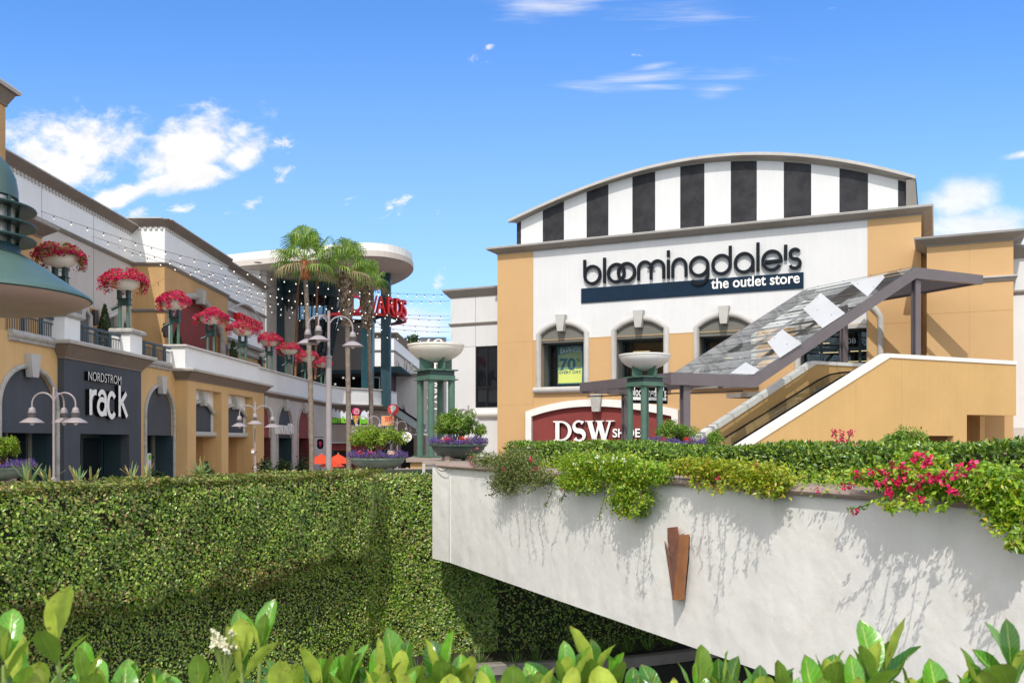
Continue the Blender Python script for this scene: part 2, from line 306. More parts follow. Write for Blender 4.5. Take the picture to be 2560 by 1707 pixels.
def big_leaf_mats():
    for nm, base, back in (('laurel_leaf', (0.028, 0.15, 0.012), (0.19, 0.34, 0.035)), ('laurel_young', (0.09, 0.28, 0.02), (0.44, 0.52, 0.07))):
        m = bpy.data.materials.new(nm); m.use_nodes = True; MATS[nm] = m
        g = NG(m.node_tree); b = g.n['Principled BSDF']; out = g.n['Material Output']
        geo = g.new('ShaderNodeNewGeometry'); at = g.new('ShaderNodeAttribute'); at.attribute_name = 'leafuv'
        sp = g.new('ShaderNodeSeparateXYZ'); g.link(at.outputs['Vector'], sp.inputs[0])
        rib = g.smooth(g.math('ABSOLUTE', sp.outputs[0]), 0.02, 0.09, 1.0, 0.0)
        vein = g.math('SINE', g.math('MULTIPLY', g.math('SUBTRACT', sp.outputs[1], g.math('MULTIPLY', g.math('ABSOLUTE', sp.outputs[0]), 0.22)), 62.0))
        vf = g.smooth(vein, 0.6, 1.0, 0.0, 0.22)
        rnd = g.smooth(geo.outputs['Random Per Island'], 0, 1, 0.7, 1.35)
        nz = g.new('ShaderNodeTexNoise'); nz.inputs['Scale'].default_value = 60; nz.inputs['Detail'].default_value = 3
        tcn = g.new('ShaderNodeTexCoord'); g.link(tcn.outputs['Object'], nz.inputs['Vector'])
        f2 = g.math('MULTIPLY', rnd, g.smooth(nz.outputs[0], 0.3, 0.7, 0.85, 1.15))
        c = g.mixc(geo.outputs['Backfacing'], base, back)
        c = g.mixc(g.math('MAXIMUM', g.math('MULTIPLY', rib, 0.8), vf), c, (0.42, 0.50, 0.12))
        sp2 = g.new('ShaderNodeTexNoise'); sp2.inputs['Scale'].default_value = 110; sp2.inputs['Detail'].default_value = 2; g.link(tcn.outputs['Object'], sp2.inputs['Vector']); c = g.mixc(g.smooth(sp2.outputs[0], 0.66, 0.74, 0, 0.8), c, (0.16, 0.09, 0.03))
        tipf = g.math('MULTIPLY', g.smooth(sp.outputs[1], 0.9, 1.0), g.smooth(nz.outputs[0], 0.45, 0.6)); c = g.mixc(tipf, c, (0.20, 0.10, 0.03))
        vm = g.new('ShaderNodeVectorMath'); vm.operation = 'SCALE'; g.link(c, vm.inputs[0]); g.link(f2, vm.inputs['Scale'])
        g.link(vm.outputs[0], b.inputs['Base Color'])
        g.link(g.math('ADD', g.math('MULTIPLY', geo.outputs['Backfacing'], 0.3), 0.2), b.inputs['Roughness'])
        b.inputs['Specular IOR Level'].default_value = 0.7
        bp = g.new('ShaderNodeBump'); bp.inputs['Strength'].default_value = 0.25; bp.inputs['Distance'].default_value = 0.002
        g.link(g.math('SUBTRACT', 1.0, g.math('ADD', rib, vf)), bp.inputs['Height']); g.link(bp.outputs[0], b.inputs['Normal'])
        t = g.new('ShaderNodeBsdfTranslucent'); t.inputs[0].default_value = (0.42, 0.62, 0.05, 1)
        mx = g.new('ShaderNodeMixShader'); mx.inputs[0].default_value = 0.24
        g.link(b.outputs[0], mx.inputs[1]); g.link(t.outputs[0], mx.inputs[2]); g.link(mx.outputs[0], out.inputs[0])
big_leaf_mats()

# ---------------------------------------------------------------- geometry helpers
def pix(u, v, Y):                              # a pixel of the photograph at depth Y
    return V(((u - 1280) / FPX * Y, Y, EYE + (HOR - v) / FPX * Y))
class Frame:                                   # a vertical plane: origin, direction along it, outward normal
    def __init__(s, o, e, n): s.o, s.e, s.n = V(o), V(e).normalized(), V(n).normalized()
    def pt(s, a, d, z): p = s.o + s.e * a + s.n * d; return V((p.x, p.y, z))
    def hit(s, u, v, d=0.0):
        b = s.o + s.n * d; a = (u - 1280) / FPX
        t = (a * b.y - b.x) / (s.e.x - a * s.e.y); Y = b.y + s.e.y * t
        return t, EYE + (HOR - v) / FPX * Y
    def sz(s, pts, d=0.0): return [s.hit(u, v, d) for u, v in pts]
WORLDF = Frame((0, 0), (1, 0), (0, -1))

def newobj(name, data, parent=None):
    o = bpy.data.objects.new(name, data); sc.collection.objects.link(o)
    if parent is not None: o.parent = parent
    return o
class MB:
    def __init__(s): s.v = []; s.f = []; s.m = []; s.mats = []
    def mi(s, m):
        m = MATS[m]
        if m not in s.mats: s.mats.append(m)
        return s.mats.index(m)
    def add(s, verts, faces, m):
        b = len(s.v); k = s.mi(m); s.v += [tuple(x) for x in verts]
        for f in faces: s.f.append(tuple(i + b for i in f)); s.m.append(k)
        return s
    def box(s, fr, a0, a1, d0, d1, z0, z1, m):
        if a0 > a1: a0, a1 = a1, a0
        P = [fr.pt(a, d, z) for z in (z0, z1) for d in (d0, d1) for a in (a0, a1)]
        return s.add(P, [(0, 1, 3, 2), (4, 6, 7, 5), (0, 4, 5, 1), (2, 3, 7, 6), (0, 2, 6, 4), (1, 5, 7, 3)], m)
    def prism(s, fr, pts, d0, d1, m, holes=(), side=None):   # polygon in (along, z), front face at d1
        loops = [list(pts)] + [list(h) for h in holes]
        flat = [p for lp in loops for p in lp]; n = len(flat)
        tri = tessellate_polygon([[V((p[0], p[1], 0)) for p in lp] for lp in loops])
        vs = [fr.pt(p[0], d1, p[1]) for p in flat] + [fr.pt(p[0], d0, p[1]) for p in flat]
        s.add(vs, [tuple(t) for t in tri] + [(t[2] + n, t[1] + n, t[0] + n) for t in tri], m)
        b = 0; fs = []
        for lp in loops:
            k = len(lp)
            for i in range(k): j = (i + 1) % k; fs.append((b + i, b + j, b + j + n, b + i + n))
            b += k
        return s.add(vs, fs, side or m)
    def hexa(s, P, m):                        # 8 corner points: 4 bottom ring, 4 top ring
        return s.add(P, [(0, 3, 2, 1), (4, 5, 6, 7), (0, 1, 5, 4), (1, 2, 6, 5), (2, 3, 7, 6), (3, 0, 4, 7)], m)
    def sweep(s, path, prof, m, up=V((0, 0, 1)), closed=False):   # path of points; profile (out, up) swept; 'out' is right of travel
        n = len(path); k = len(prof); vs = []
        for i, p in enumerate(path):
            a = path[i - 1] if (i > 0 or closed) else None; b = path[(i + 1) % n] if (i < n - 1 or closed) else None
            d1 = (p - a).normalized() if a is not None else None; d2 = (b - p).normalized() if b is not None else None
            d1 = d1 or d2; d2 = d2 or d1
            r1 = d1.cross(up).normalized(); r2 = d2.cross(up).normalized(); r = (r1 + r2)
            r = r / max(r.dot(r1), 0.3)
            for (x, y) in prof: vs.append(p + r * x + up * y)
        fs = []
        for i in range(n if closed else n - 1):
            j = (i + 1) % n
            for q in range(k): w = (q + 1) % k; fs.append((i * k + q, j * k + q, j * k + w, i * k + w))
        if not closed: fs += [tuple(range(k - 1, -1, -1)), tuple((n - 1) * k + q for q in range(k))]
        return s.add(vs, fs, m)
    def tube(s, path, r, m, sides=8, cap=True):
        n = len(path); rs = r if isinstance(r, (list, tuple)) else [r] * n; vs = []; ref = None
        for i, p in enumerate(path):
            d = (path[min(i + 1, n - 1)] - path[max(i - 1, 0)])
            d = d.normalized() if d.length > 1e-9 else V((0, 0, 1))
            if ref is None: ref = V((1, 0, 0)) if abs(d.x) < 0.8 else V((0, 1, 0))
            x = (ref - d * ref.dot(d)).normalized(); y = d.cross(x); ref = x
            for q in range(sides):
                t = 2 * math.pi * q / sides; vs.append(p + (x * math.cos(t) + y * math.sin(t)) * rs[i])
        fs = []
        for i in range(n - 1):
            for q in range(sides): w = (q + 1) % sides; fs.append((i * sides + q, i * sides + w, (i + 1) * sides + w, (i + 1) * sides + q))
        if cap: fs += [tuple(range(sides - 1, -1, -1)), tuple((n - 1) * sides + q for q in range(sides))]
        return s.add(vs, fs, m)
    def lathe(s, c, prof, m, seg=24, capb=False, capt=False):
        k = len(prof); vs = []
        for (r, z) in prof:
            for q in range(seg): t = 2 * math.pi * q / seg; vs.append(V((c[0] + r * math.cos(t), c[1] + r * math.sin(t), c[2] + z)))
        fs = [(i * seg + q, i * seg + (q + 1) % seg, (i + 1) * seg + (q + 1) % seg, (i + 1) * seg + q) for i in range(k - 1) for q in range(seg)]
        if capb: fs.append(tuple(range(seg - 1, -1, -1)))
        if capt: fs.append(tuple((k - 1) * seg + q for q in range(seg)))
        return s.add(vs, fs, m)
    def build(s, name, parent=None, smooth=False, label=None):
        me = bpy.data.meshes.new(name); off = V(parent['_o']) if parent is not None and '_o' in parent else V((0, 0, 0))
        v = np.array([tuple(x) for x in s.v], dtype=np.float32).reshape(-1, 3) - np.array(tuple(off), dtype=np.float32)
        me.from_pydata([tuple(map(float, x)) for x in v], [], s.f)
        for m in s.mats: me.materials.append(m)
        me.polygons.foreach_set('material_index', s.m)
        if smooth:
            me.polygons.foreach_set('use_smooth', [True] * len(me.polygons)); me.update()
            try: me.set_sharp_from_angle(angle=math.radians(40))
            except Exception: pass
        me.update(); o = newobj(name, me, parent)
        if parent is not None and '_o' in parent: o['_o'] = tuple(off)
        if label: o['label'] = label
        return o
def thing(name, label, cat, loc=(0, 0, 0), group=None, kind=None):
    o = newobj(name, None); o.location = loc; o.empty_display_size = 0.2; tag(o, label, cat, group, kind)
    return o
def wthing(name, label, cat, loc, group=None):     # parts are given in world coordinates
    o = thing(name, label, cat, loc, group); o['_o'] = tuple(loc); return o
def tag(o, label=None, cat=None, group=None, kind=None):
    for k, x in (('label', label), ('category', cat), ('group', group), ('kind', kind)):
        if x: o[k] = x
    return o
def dup(root, loc, rz=0.0, label=None, scale=None):
    r = root.copy(); sc.collection.objects.link(r); r.location = loc; r.rotation_euler = (0, 0, rz)
    if scale: r.scale = scale
    if label: r['label'] = label
    for ch in list(root.children):
        c = ch.copy(); sc.collection.objects.link(c); c.parent = r
        for g in list(ch.children):
            d = g.copy(); sc.collection.objects.link(d); d.parent = c
    return r

# leaves: numpy arrays -> one mesh of small folded leaves
RNG = np.random.default_rng(7)
def unit(a): return a / np.maximum(np.linalg.norm(a, axis=-1, keepdims=True), 1e-9)
def leaf_mesh(name, groups, parent=None, label=None):
    """groups: list of (P, D, N, length, width, material)"""
    vs = []; fs = []; mi = []; b = 0; mats = []
    off = np.array(tuple(parent['_o'])) if parent is not None and '_o' in parent else np.zeros(3)
    for P, D, N, ln, wd, m in groups:
        n = len(P)
        if not n: continue
        D = unit(D); S = unit(np.cross(D, N)); N = np.cross(S, D)
        ln = np.broadcast_to(np.asarray(ln, float), (n,))[:, None]; wd = np.broadcast_to(np.asarray(wd, float), (n,))[:, None]
        a = P; t = P + D * ln - N * ln * 0.12
        m1 = P + D * ln * 0.45 + S * wd * 0.5 + N * wd * 0.16; m2 = P + D * ln * 0.45 - S * wd * 0.5 + N * wd * 0.16
        vs.append(np.stack([a, m1, t, m2], 1).reshape(-1, 3) - off)
        i = np.arange(n)[:, None] * 4 + b
        fs.append(np.concatenate([i + np.array([[0, 1, 2]]), i + np.array([[0, 2, 3]])], 1).reshape(-1, 3))
        mt = MATS[m]
        if mt not in mats: mats.append(mt)
        mi.append(np.full(2 * n, mats.index(mt))); b += 4 * n
    v = np.concatenate(vs).astype(np.float32); f = np.concatenate(fs).astype(np.int32); mi = np.concatenate(mi).astype(np.int32)
    me = bpy.data.meshes.new(name); me.vertices.add(len(v)); me.vertices.foreach_set('co', v.ravel())
    me.loops.add(len(f) * 3); me.loops.foreach_set('vertex_index', f.ravel())
    me.polygons.add(len(f)); me.polygons.foreach_set('loop_start', np.arange(len(f)) * 3); me.polygons.foreach_set('loop_total', np.full(len(f), 3))
    for m in mats: me.materials.append(m)
    me.polygons.foreach_set('material_index', mi); me.update(calc_edges=True); me.validate()
    o = newobj(name, me, parent)
    if label: o['label'] = label
    return o
def rnd_dir(n): return unit(RNG.normal(size=(n, 3)))
def crown_points(n, c, r, shell=0.55, clump=0, cs=0.2):
    d = rnd_dir(n); q = RNG.uniform(shell, 1.0, (n, 1)) ** 0.6
    P = d * q * np.array(r) + np.array(tuple(c)); Nn = unit(d / np.array(r))
    return P, Nn

# text
def text_mesh(name, body, fr, a, d, z, size, depth, m, parent=None, xs=1.0, align='LEFT', bold=0.0, shear=0.0, rot=0.0, side=None, label=None, spacing=1.0, tilt=0.0, fitw=None):
    cu = bpy.data.curves.new(name, 'FONT'); cu.body = body; cu.size = size; cu.extrude = depth / 2; cu.align_x = align; cu.offset = bold; cu.shear = shear
    cu.space_character = spacing; cu.resolution_u = 4
    tmp = bpy.data.objects.new(name, cu); me = bpy.data.meshes.new_from_object(tmp); bpy.data.objects.remove(tmp); bpy.data.curves.remove(cu)
    me.name = name; off = V(parent['_o']) if parent is not None and '_o' in parent else V((0, 0, 0))
    c, s = math.cos(rot), math.sin(rot)
    if fitw: xx = [vv.co.x for vv in me.vertices]; xs = fitw / (max(xx) - min(xx))
    for vv in me.vertices:
        x, y, w = vv.co; x *= xs; x, y = c * x - s * y, s * x + c * y
        vv.co = fr.pt(a + x, d + depth / 2 + w, z + y + tilt * x) - off
    me.materials.clear(); me.materials.append(MATS[m])
    if side: me.materials.append(MATS[side])
    me.update()
    if side:
        nn = V((fr.n.x, fr.n.y, 0))
        for p in me.polygons:
            if abs(p.normal.dot(nn)) < 0.7: p.material_index = 1
    o = newobj(name, me, parent)
    if label: o['label'] = label
    return o
def ribbon(mb, fr, pts, w, d0, d1, m, side=None):       # a stroke of constant width in (along, z)
    n = len(pts); Lf, Rt = [], []; closed = (abs(pts[0][0] - pts[-1][0]) < 1e-6 and abs(pts[0][1] - pts[-1][1]) < 1e-6)
    if closed: pts = pts[:-1]; n -= 1
    for i, p in enumerate(pts):
        a = pts[i - 1] if (i > 0 or closed) else None; b = pts[(i + 1) % n] if (i < n - 1 or closed) else None
        def nm(p, q): dx, dy = q[0] - p[0], q[1] - p[1]; l = math.hypot(dx, dy) or 1e-9; return (-dy / l, dx / l)
        n1 = nm(a, p) if a else None; n2 = nm(p, b) if b else None; n1 = n1 or n2; n2 = n2 or n1
        x, y = n1[0] + n2[0], n1[1] + n2[1]; k = max(x * n1[0] + y * n1[1], 0.35); x, y = x / k, y / k
        Lf.append((p[0] + x * w / 2, p[1] + y * w / 2)); Rt.append((p[0] - x * w / 2, p[1] - y * w / 2))
    if closed: mb.prism(fr, Lf, d0, d1, m, holes=[Rt], side=side)
    else: mb.prism(fr, Lf + Rt[::-1], d0, d1, m, side=side)
def arc(cx, cy, rx, ry, a0, a1, n=20):
    return [(cx + rx * math.cos(math.radians(a0 + (a1 - a0) * i / n)), cy + ry * math.sin(math.radians(a0 + (a1 - a0) * i / n))) for i in range(n + 1)]
# ================================================================ the big outlet store on the right
FB = Frame((-0.7826, 50.0), (0.9083, -0.4183), (-0.4183, -0.9083))
hs_, hz_ = (lambda u, v, d=0: FB.hit(u, v, d)[0]), (lambda u, v, d=0: FB.hit(u, v, d)[1])
def segarch(aL, aR, zb, zsp, zap, n=16):       # opening outline with a low arch, counter-clockwise
    w = (aR - aL) / 2; h = zap - zsp; R = (w * w + h * h) / (2 * h); th = math.asin(min(1, w / R)); cx = (aL + aR) / 2; cz = zap - R
    return [(aL, zb), (aR, zb)] + [(cx + R * math.sin(t), cz + R * math.cos(t)) for t in [th - 2 * th * i / n for i in range(n + 1)]]
def build_store():
    st = wthing('store_building', 'big tan and white store with a black and white striped arched gable', 'building', tuple(FB.pt(10, 0, 0)))
    sL, sR = hs_(1244, 800), hs_(2303, 700); s1, s2 = hs_(1333, 850), hs_(2169, 650)
    zt = hz_(1244.6, 637); zb = hz_(1333, 851.8)
    # window data: aL, aR, sill, spring, apex
    zs = hz_(1352, 968)
    W = []
    for uL, uR, vsp, vap in ((1351.8, 1462, 838, 811), (1540, 1661, 828, 801), (1746.4, 1879.7, 820, 791)):
        a, b = hs_(uL, 850), hs_(uR, 850); m = (uL + uR) / 2
        W.append((a, b, zs, hz_(uL, vsp), hz_(m, vap)))
    dL, dR = hs_(2000, 850), hs_(2196, 850); fz = 5.0
    W.append((dL, dR, fz, hz_(2197, 793), hz_(2100, 745)))
    mb = MB()
    mb.prism(FB, [(s1, 0), (s2, 0), (s2, zt + 0.3), (s1, zt + 0.3)], -0.35, 0, 'white_stucco', holes=[segarch(*w)[::-1] for w in W])
    mb.build('wall', st)
    lo = [(s1, 0.0), (s2, 0.0), (s2, zb)]
    for w in W[::-1]: lo += [(w[1], zb), (w[1], w[2]), (w[0], w[2]), (w[0], zb)]
    lo += [(s1, zb)]
    MB().prism(FB, lo, -0.3, 0.004, 'tan_light').build('lower_wall', st)
    mb = MB(); mb.prism(FB, [(sL, 0), (s1 - .003, 0), (s1 - .003, zt + .3), (sL, zt + .3)], -0.6, 0.03, 'tan_light'); mb.build('corner_pier', st)
    mb = MB(); mb.prism(FB, [(s2 + .003, 0), (sR, 0), (sR, zt + .3), (s2 + .003, zt + .3)], -0.6, 0.03, 'tan_light'); mb.build('corner_pier', st)
    # joints scored in the stucco: thin shadow gaps as real dark strips
    mb = MB()
    for z in (zb - .03, hz_(1290, 1011.5)): mb.box(FB, sL, s1 - .003, 0.030, 0.034, z - .018, z + .018, 'tan_deep')
    z = hz_(2255, 807); mb.box(FB, s2 + .3, sR, 0.030, 0.034, z - .02, z + .02, 'tan_deep')
    mb.box(FB, s1, s2, 0.0041, 0.014, zb - .012, zb + .022, 'tan_deep'); mb.build('wall_joint', st)
    mb = MB(); mb.box(FB, sL + .05, sL + .35, -24, -0.6, 0, zt + .3, 'tan_stucco'); mb.box(FB, sR - .35, sR - .05, -24, -.6, 0, zt + .3, 'tan_stucco'); mb.box(FB, sL + .35, sR - .35, -24, -23.7, 0, zt + .3, 'tan_stucco'); mb.box(FB, sL + .35, sR - .35, -23.7, -.6, zt, zt + .3, 'concrete'); mb.build('rear_wall', st)
    # main cornice
    zc = hz_(1222, 618.5, 0.5); H = zc - zt
    path = [FB.pt(sL, -9, zt), FB.pt(sL, 0.03, zt), FB.pt(sR, 0.03, zt), FB.pt(sR, -14, zt)]
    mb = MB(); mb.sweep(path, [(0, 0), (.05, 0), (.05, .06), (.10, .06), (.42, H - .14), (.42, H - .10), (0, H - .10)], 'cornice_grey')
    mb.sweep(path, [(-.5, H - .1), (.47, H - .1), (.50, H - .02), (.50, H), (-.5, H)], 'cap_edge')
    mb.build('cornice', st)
    MB().box(FB, sL + .5, sR - .5, -14, -0.4, zt + .3, zc - .02, 'cap_edge').build('ledge', st)
    # arched gable with stripes
    dG = -0.7
    bot = FB.sz([(1292, 559), (1350, 529), (1410.5, 503), (1466, 480), (1522, 461), (1581, 443), (1640, 428), (1700, 416.5), (1761, 408.5), (1828, 404), (1892, 402.2), (1960, 405), (2028, 411), (2098, 420.5), (2170, 434), (2245, 450), (2266, 455.5)], dG)
    top = FB.sz([(1268.6, 549), (1310, 530), (1359.4, 508), (1416, 483), (1474, 459), (1528, 441), (1583, 425), (1640, 410.5), (1700.6, 398), (1764, 388), (1828, 382), (1902.8, 380), (1955, 381), (2006, 384.5), (2121, 399.8), (2197.5, 415), (2289, 439)], dG + .5)
    g0, g1 = bot[0][0], bot[-1][0]
    def smooth_curve(p, n=48):
        x = [q[0] for q in p]; y = [q[1] for q in p]; c = np.polyfit(x, y, 4); return [(x[0] + (x[-1] - x[0]) * i / n, float(np.polyval(c, x[0] + (x[-1] - x[0]) * i / n))) for i in range(n + 1)], c
    bc, bco = smooth_curve(bot); tcv, tco = smooth_curve(top); zl = zc - .02
    MB().prism(FB, [(g0, zl), (g1, zl)] + bc[::-1], dG - .3, dG, 'white_stucco').build('gable', st)
    for a, b in ((1292, 1302.6), (1357, 1410), (1466.6, 1521), (1581, 1638), (1700.6, 1761), (1827, 1892), (1959.5, 2028), (2098.6, 2170), (2245, 2265)):
        x0, x1 = max(hs_(a, 500, dG), g0 + .002), min(hs_(b, 500, dG), g1 - .002)
        cur = [(x0 + (x1 - x0) * i / 6, float(np.polyval(bco, x0 + (x1 - x0) * i / 6)) - .01) for i in range(7)]
        MB().prism(FB, [(x0, zl + .05), (x1, zl + .05)] + cur[::-1], dG - .02, dG + .006, 'black_stripe').build('stripe', st)
    n = len(bc); mb = MB(); vs = []
    rows = ((bc, dG - .1, 0), (bc, dG + .05, 0), (bc, dG + .07, .07), (tcv, dG + .45, -.15), (tcv, dG + .5, -.14), (tcv, dG + .5, 0), (tcv, dG - .5, .04))
    for cu, d, dz in rows: vs += [FB.pt(a, d, z + dz) for a, z in cu]
    for k, mname in enumerate(('cornice_grey',) * 3 + ('cap_edge',) * 3):
        mb.add(vs, [(k * n + i, k * n + i + 1, (k + 1) * n + i + 1, (k + 1) * n + i) for i in range(n - 1)], mname)
    for i in (0, n - 1): mb.add([vs[k * n + i] for k in range(len(rows))], [tuple(range(len(rows)))], 'cornice_grey')
    # return of the eave down the right flank
    p0 = FB.pt(tcv[-1][0], dG + .5, tcv[-1][1]); 
    zlow = tcv[-1][1] - .55
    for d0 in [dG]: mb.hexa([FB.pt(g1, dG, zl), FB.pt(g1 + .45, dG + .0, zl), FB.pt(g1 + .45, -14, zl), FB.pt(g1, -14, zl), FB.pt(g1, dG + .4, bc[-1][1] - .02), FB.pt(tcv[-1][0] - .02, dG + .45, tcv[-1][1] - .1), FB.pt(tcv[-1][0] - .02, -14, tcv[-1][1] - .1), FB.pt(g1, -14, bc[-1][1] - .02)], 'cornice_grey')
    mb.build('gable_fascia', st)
    mb = MB(); vs = []
    for d, dz in ((dG + .3, .03), (dG - 1.5, .22), (dG - 14, .3)): vs += [FB.pt(a, d, z + dz) for a, z in tcv]
    mb.add(vs, [(k * n + i, k * n + i + 1, (k + 1) * n + i + 1, (k + 1) * n + i) for k in range(2) for i in range(n - 1)], 'teal_roof'); mb.build('roof', st)
    # windows
    for i, w in enumerate(W):
        a, b, z0, zsp, zap = w; zh = (zsp - .42) if i < 3 else hz_(2124, 820); D = -1.15 if i < 3 else -1.0
        win = MB()
        if i < 3:
            win.prism(FB, [(a - .03, zh), (b + .03, zh)] + segarch(a - .03, b + .03, zh, zsp, zap + .02)[2:], -0.25, -0.06, 'arch_fill')
        else:
            win.prism(FB, [(a - .03, zh), (b + .03, zh)] + segarch(a - .03, b + .03, zh, zsp, zap + .02)[2:], -0.25, -0.06, 'white_stucco')
        e = .12
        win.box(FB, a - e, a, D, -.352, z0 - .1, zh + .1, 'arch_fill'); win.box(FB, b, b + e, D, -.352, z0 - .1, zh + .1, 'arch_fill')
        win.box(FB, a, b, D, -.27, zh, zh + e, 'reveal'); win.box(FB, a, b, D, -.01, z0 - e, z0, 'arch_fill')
        wo = win.build('window_recess' if i < 3 else 'entrance_recess', st)
        fr = MB(); t = .07
        for x in (a, b - t): fr.box(FB, x, x + t, D - .05, D + .06, z0, zh, 'frame_teal')
        fr.box(FB, a + t, b - t, D - .05, D + .06, z0, z0 + t, 'frame_teal'); fr.box(FB, a + t, b - t, D - .05, D + .06, zh - .10, zh, 'frame_teal')
        if i == 3:
            for k in range(1, 4): x = a + (b - a) * k / 4; fr.box(FB, x - .06, x + .06, D - .04, D + .07, z0 + t, zh - .1, 'frame_teal')
            fr.box(FB, a + t, b - t, D - .03, D + .05, z0 + 2.15, z0 + 2.27, 'frame_teal')
        fr.build('frame', wo)
        MB().box(FB, a + t, b - t, D - .012, D, z0 + t, zh - .1, 'shop_glass').build('pane', wo)
        rm = MB(); rd = D - 4.0
        rm.add([FB.pt(x, d, z) for x in (a - .8, b + .8) for d in (rd, D - .06) for z in (z0 - .2, zh + .4)], [(0, 1, 5, 4), (0, 4, 6, 2), (1, 3, 7, 5), (0, 2, 3, 1), (4, 5, 7, 6)], 'dark_void')
        for k in range(2): rm.box(FB, a + .2 + .3 * k, a + 1.1 + .3 * k, D - 1.2 - 1.2 * k, D - 1.14 - 1.2 * k, zh - .45 - .35 * k, zh - .42 - .35 * k, 'shop_light')
        if i == 3:
            for k in range(3): rm.box(FB, b - 1.6 + .1 * k, b - .5 + .1 * k, D - 1.5, D - 1.44, z0 + 1.2 + .5 * k, z0 + 1.23 + .5 * k, 'shop_light')
        rm.build('shop_interior', wo)
        # stone surround: swept rounded moulding
        oL, oR = a - .10, b + .10
        ar = segarch(oL, oR, z0, zsp + .02, zap + .10, 14)[2:]
        pts = [FB.pt(oR, .02, z0 - (.0 if i < 3 else 0))] + [FB.pt(x, .02, z) for x, z in ar] + [FB.pt(oL, .02, z0)]
        MB().tube(pts, .15, 'grey_trim', 10).build('surround', wo, smooth=True)
        if i < 3:
            c = (a + b) / 2
            ks = MB(); P = [(c - .16, zap - .38), (c + .16, zap - .38), (c + .27, zap + .48), (c - .27, zap + .48)]
            ks.prism(FB, P, 0, .38, 'grey_trim'); ks.build('keystone', wo)
            sl = MB(); sl.tube([FB.pt(a - .35, .12, z0 - .16), FB.pt(b + .35, .12, z0 - .16)], .165, 'grey_trim', 12); sl.build('sill', wo, smooth=True)
    text_mesh('unit_number', '150B', FB, dR - 1.35 - .45, -1.0, fz + 2.46, .34, .01, 'poster_pale', parent=st, xs=1.1)
    # sign arch at street level
    so = FB.sz([(1318.5, 1028.6), (1400, 1007), (1494, 997), (1600, 1006), (1698, 1024)]); si = FB.sz([(1333, 1041), (1410, 1022), (1494, 1015), (1590, 1024), (1681.6, 1040)])
    def cur(p, n=20):
        c = np.polyfit([q[0] for q in p], [q[1] for q in p], 3); return [(p[0][0] + (p[-1][0] - p[0][0]) * i / n, float(np.polyval(c, p[0][0] + (p[-1][0] - p[0][0]) * i / n))) for i in range(n + 1)]
    so, si = cur(so), cur(si)
    MB().prism(FB, [(si[0][0], 0)] + [(si[-1][0], 0)] + si[::-1], 0.004, 0.03, 'maroon').build('sign_panel', st)
    band = [(so[0][0], 0)] + so + [(so[-1][0], 0), (si[-1][0], 0)] + si[::-1] + [(si[0][0], 0)]
    mb = MB(); mb.prism(FB, band[::-1], 0.004, 0.26, 'white_trim', side='grey_trim'); mb.build('sign_arch', st)
    kc = hs_(1497, 1005); kz0, kz1 = hz_(1497, 1029), hz_(1497, 986)
    MB().prism(FB, [(kc - .2, kz0), (kc + .2, kz0), (kc + .3, kz1), (kc - .3, kz1)], 0.262, .5, 'grey_stone').build('keystone', st)
    # white wing, left of the main block
    d = -1.6; a0 = hs_(1126.7, 850, d); a1 = sL + 1.0; z0 = hz_(1127, 746, d)
    wL, wR, wb, wt = hs_(1188.7, 940, d), hs_(1240, 940, d), hz_(1188, 1019, d), hz_(1188, 866, d)
    mb = MB(); mb.prism(FB, [(a0, 0), (a1, 0), (a1, z0 + .2), (a0, z0 + .2)], d - .4, d, 'white_stucco', holes=[[(wL, wb), (wL, wt), (wR + .4, wt), (wR + .4, wb)]])
    mb.box(FB, a0, a1, d - 12, d - 3.2, 0, z0 + .2, 'white_stucco'); mb.box(FB, a0, a0 + .3, d - 3.2, d - .4, 0, z0 + .2, 'white_stucco')
    mb.build('side_wing', st)
    path = [FB.pt(a0, d - 8, z0), FB.pt(a0, d, z0), FB.pt(a1, d, z0)]
    mb = MB(); mb.sweep(path, [(0, 0), (.04, 0), (.34, .34), (.34, .38), (0, .38)], 'cornice_grey'); mb.sweep(path, [(-.3, .38), (.37, .38), (.40, .47), (-.3, .47)], 'cap_edge'); mb.build('wing_cornice', st)
    zz = hz_(1127, 812, d); path = [p + V((0, 0, zz - z0)) for p in path]
    mb = MB(); mb.sweep(path, [(0, -.12), (.03, -.12), (.10, 0), (.10, .05), (0, .05)], 'cornice_grey'); mb.build('string_course', st)
    mb = MB(); mb.box(FB, hs_(1188.7, 800, d) - .012, hs_(1188.7, 800, d) + .012, d, d + .004, wt, z0, 'cornice_grey'); zq = hz_(1150, 867.5, d); mb.box(FB, a0, wL, d, d + .004, zq - .012, zq + .012, 'cornice_grey'); mb.build('wall_joint', st)
    fr = MB(); t = .08
    for x in (wL, (wL + wR + .1) / 2 - .03, wR + .3): fr.box(FB, x, x + t, d - .15, d - .02, wb, wt, 'black_metal')
    zm = hz_(1188, 970, d)
    for z in (wb, zm, wt - t): fr.box(FB, wL + t, wR + .3, d - .14, d - .03, z, z + t, 'black_metal')
    wn = fr.build('window', st); MB().box(FB, wL, wR + .4, d - .1, d - .09, wb, wt, 'glass_dark').build('pane', wn)
    MB().tube([FB.pt(wL - .1, d + .05, wb - .35), FB.pt(a1, d + .05, wb - .35)], .22, 'white_trim', 12).build('sill', wn, smooth=True)
    # annex on the right
    d = 2.0; a0 = hs_(2317, 800, d); a1 = hs_(2533.5, 800, d); z0 = hz_(2317, 618, d)
    MB().box(FB, a0, a1, -8, d, 0, z0 + .2, 'tan_light').build('annex_wall', st)
    path = [FB.pt(a0, -1, z0), FB.pt(a0, d, z0), FB.pt(a1, d, z0), FB.pt(a1, -8, z0)]
    zt2 = hz_(2293, 595, d + .45); H = zt2 - z0
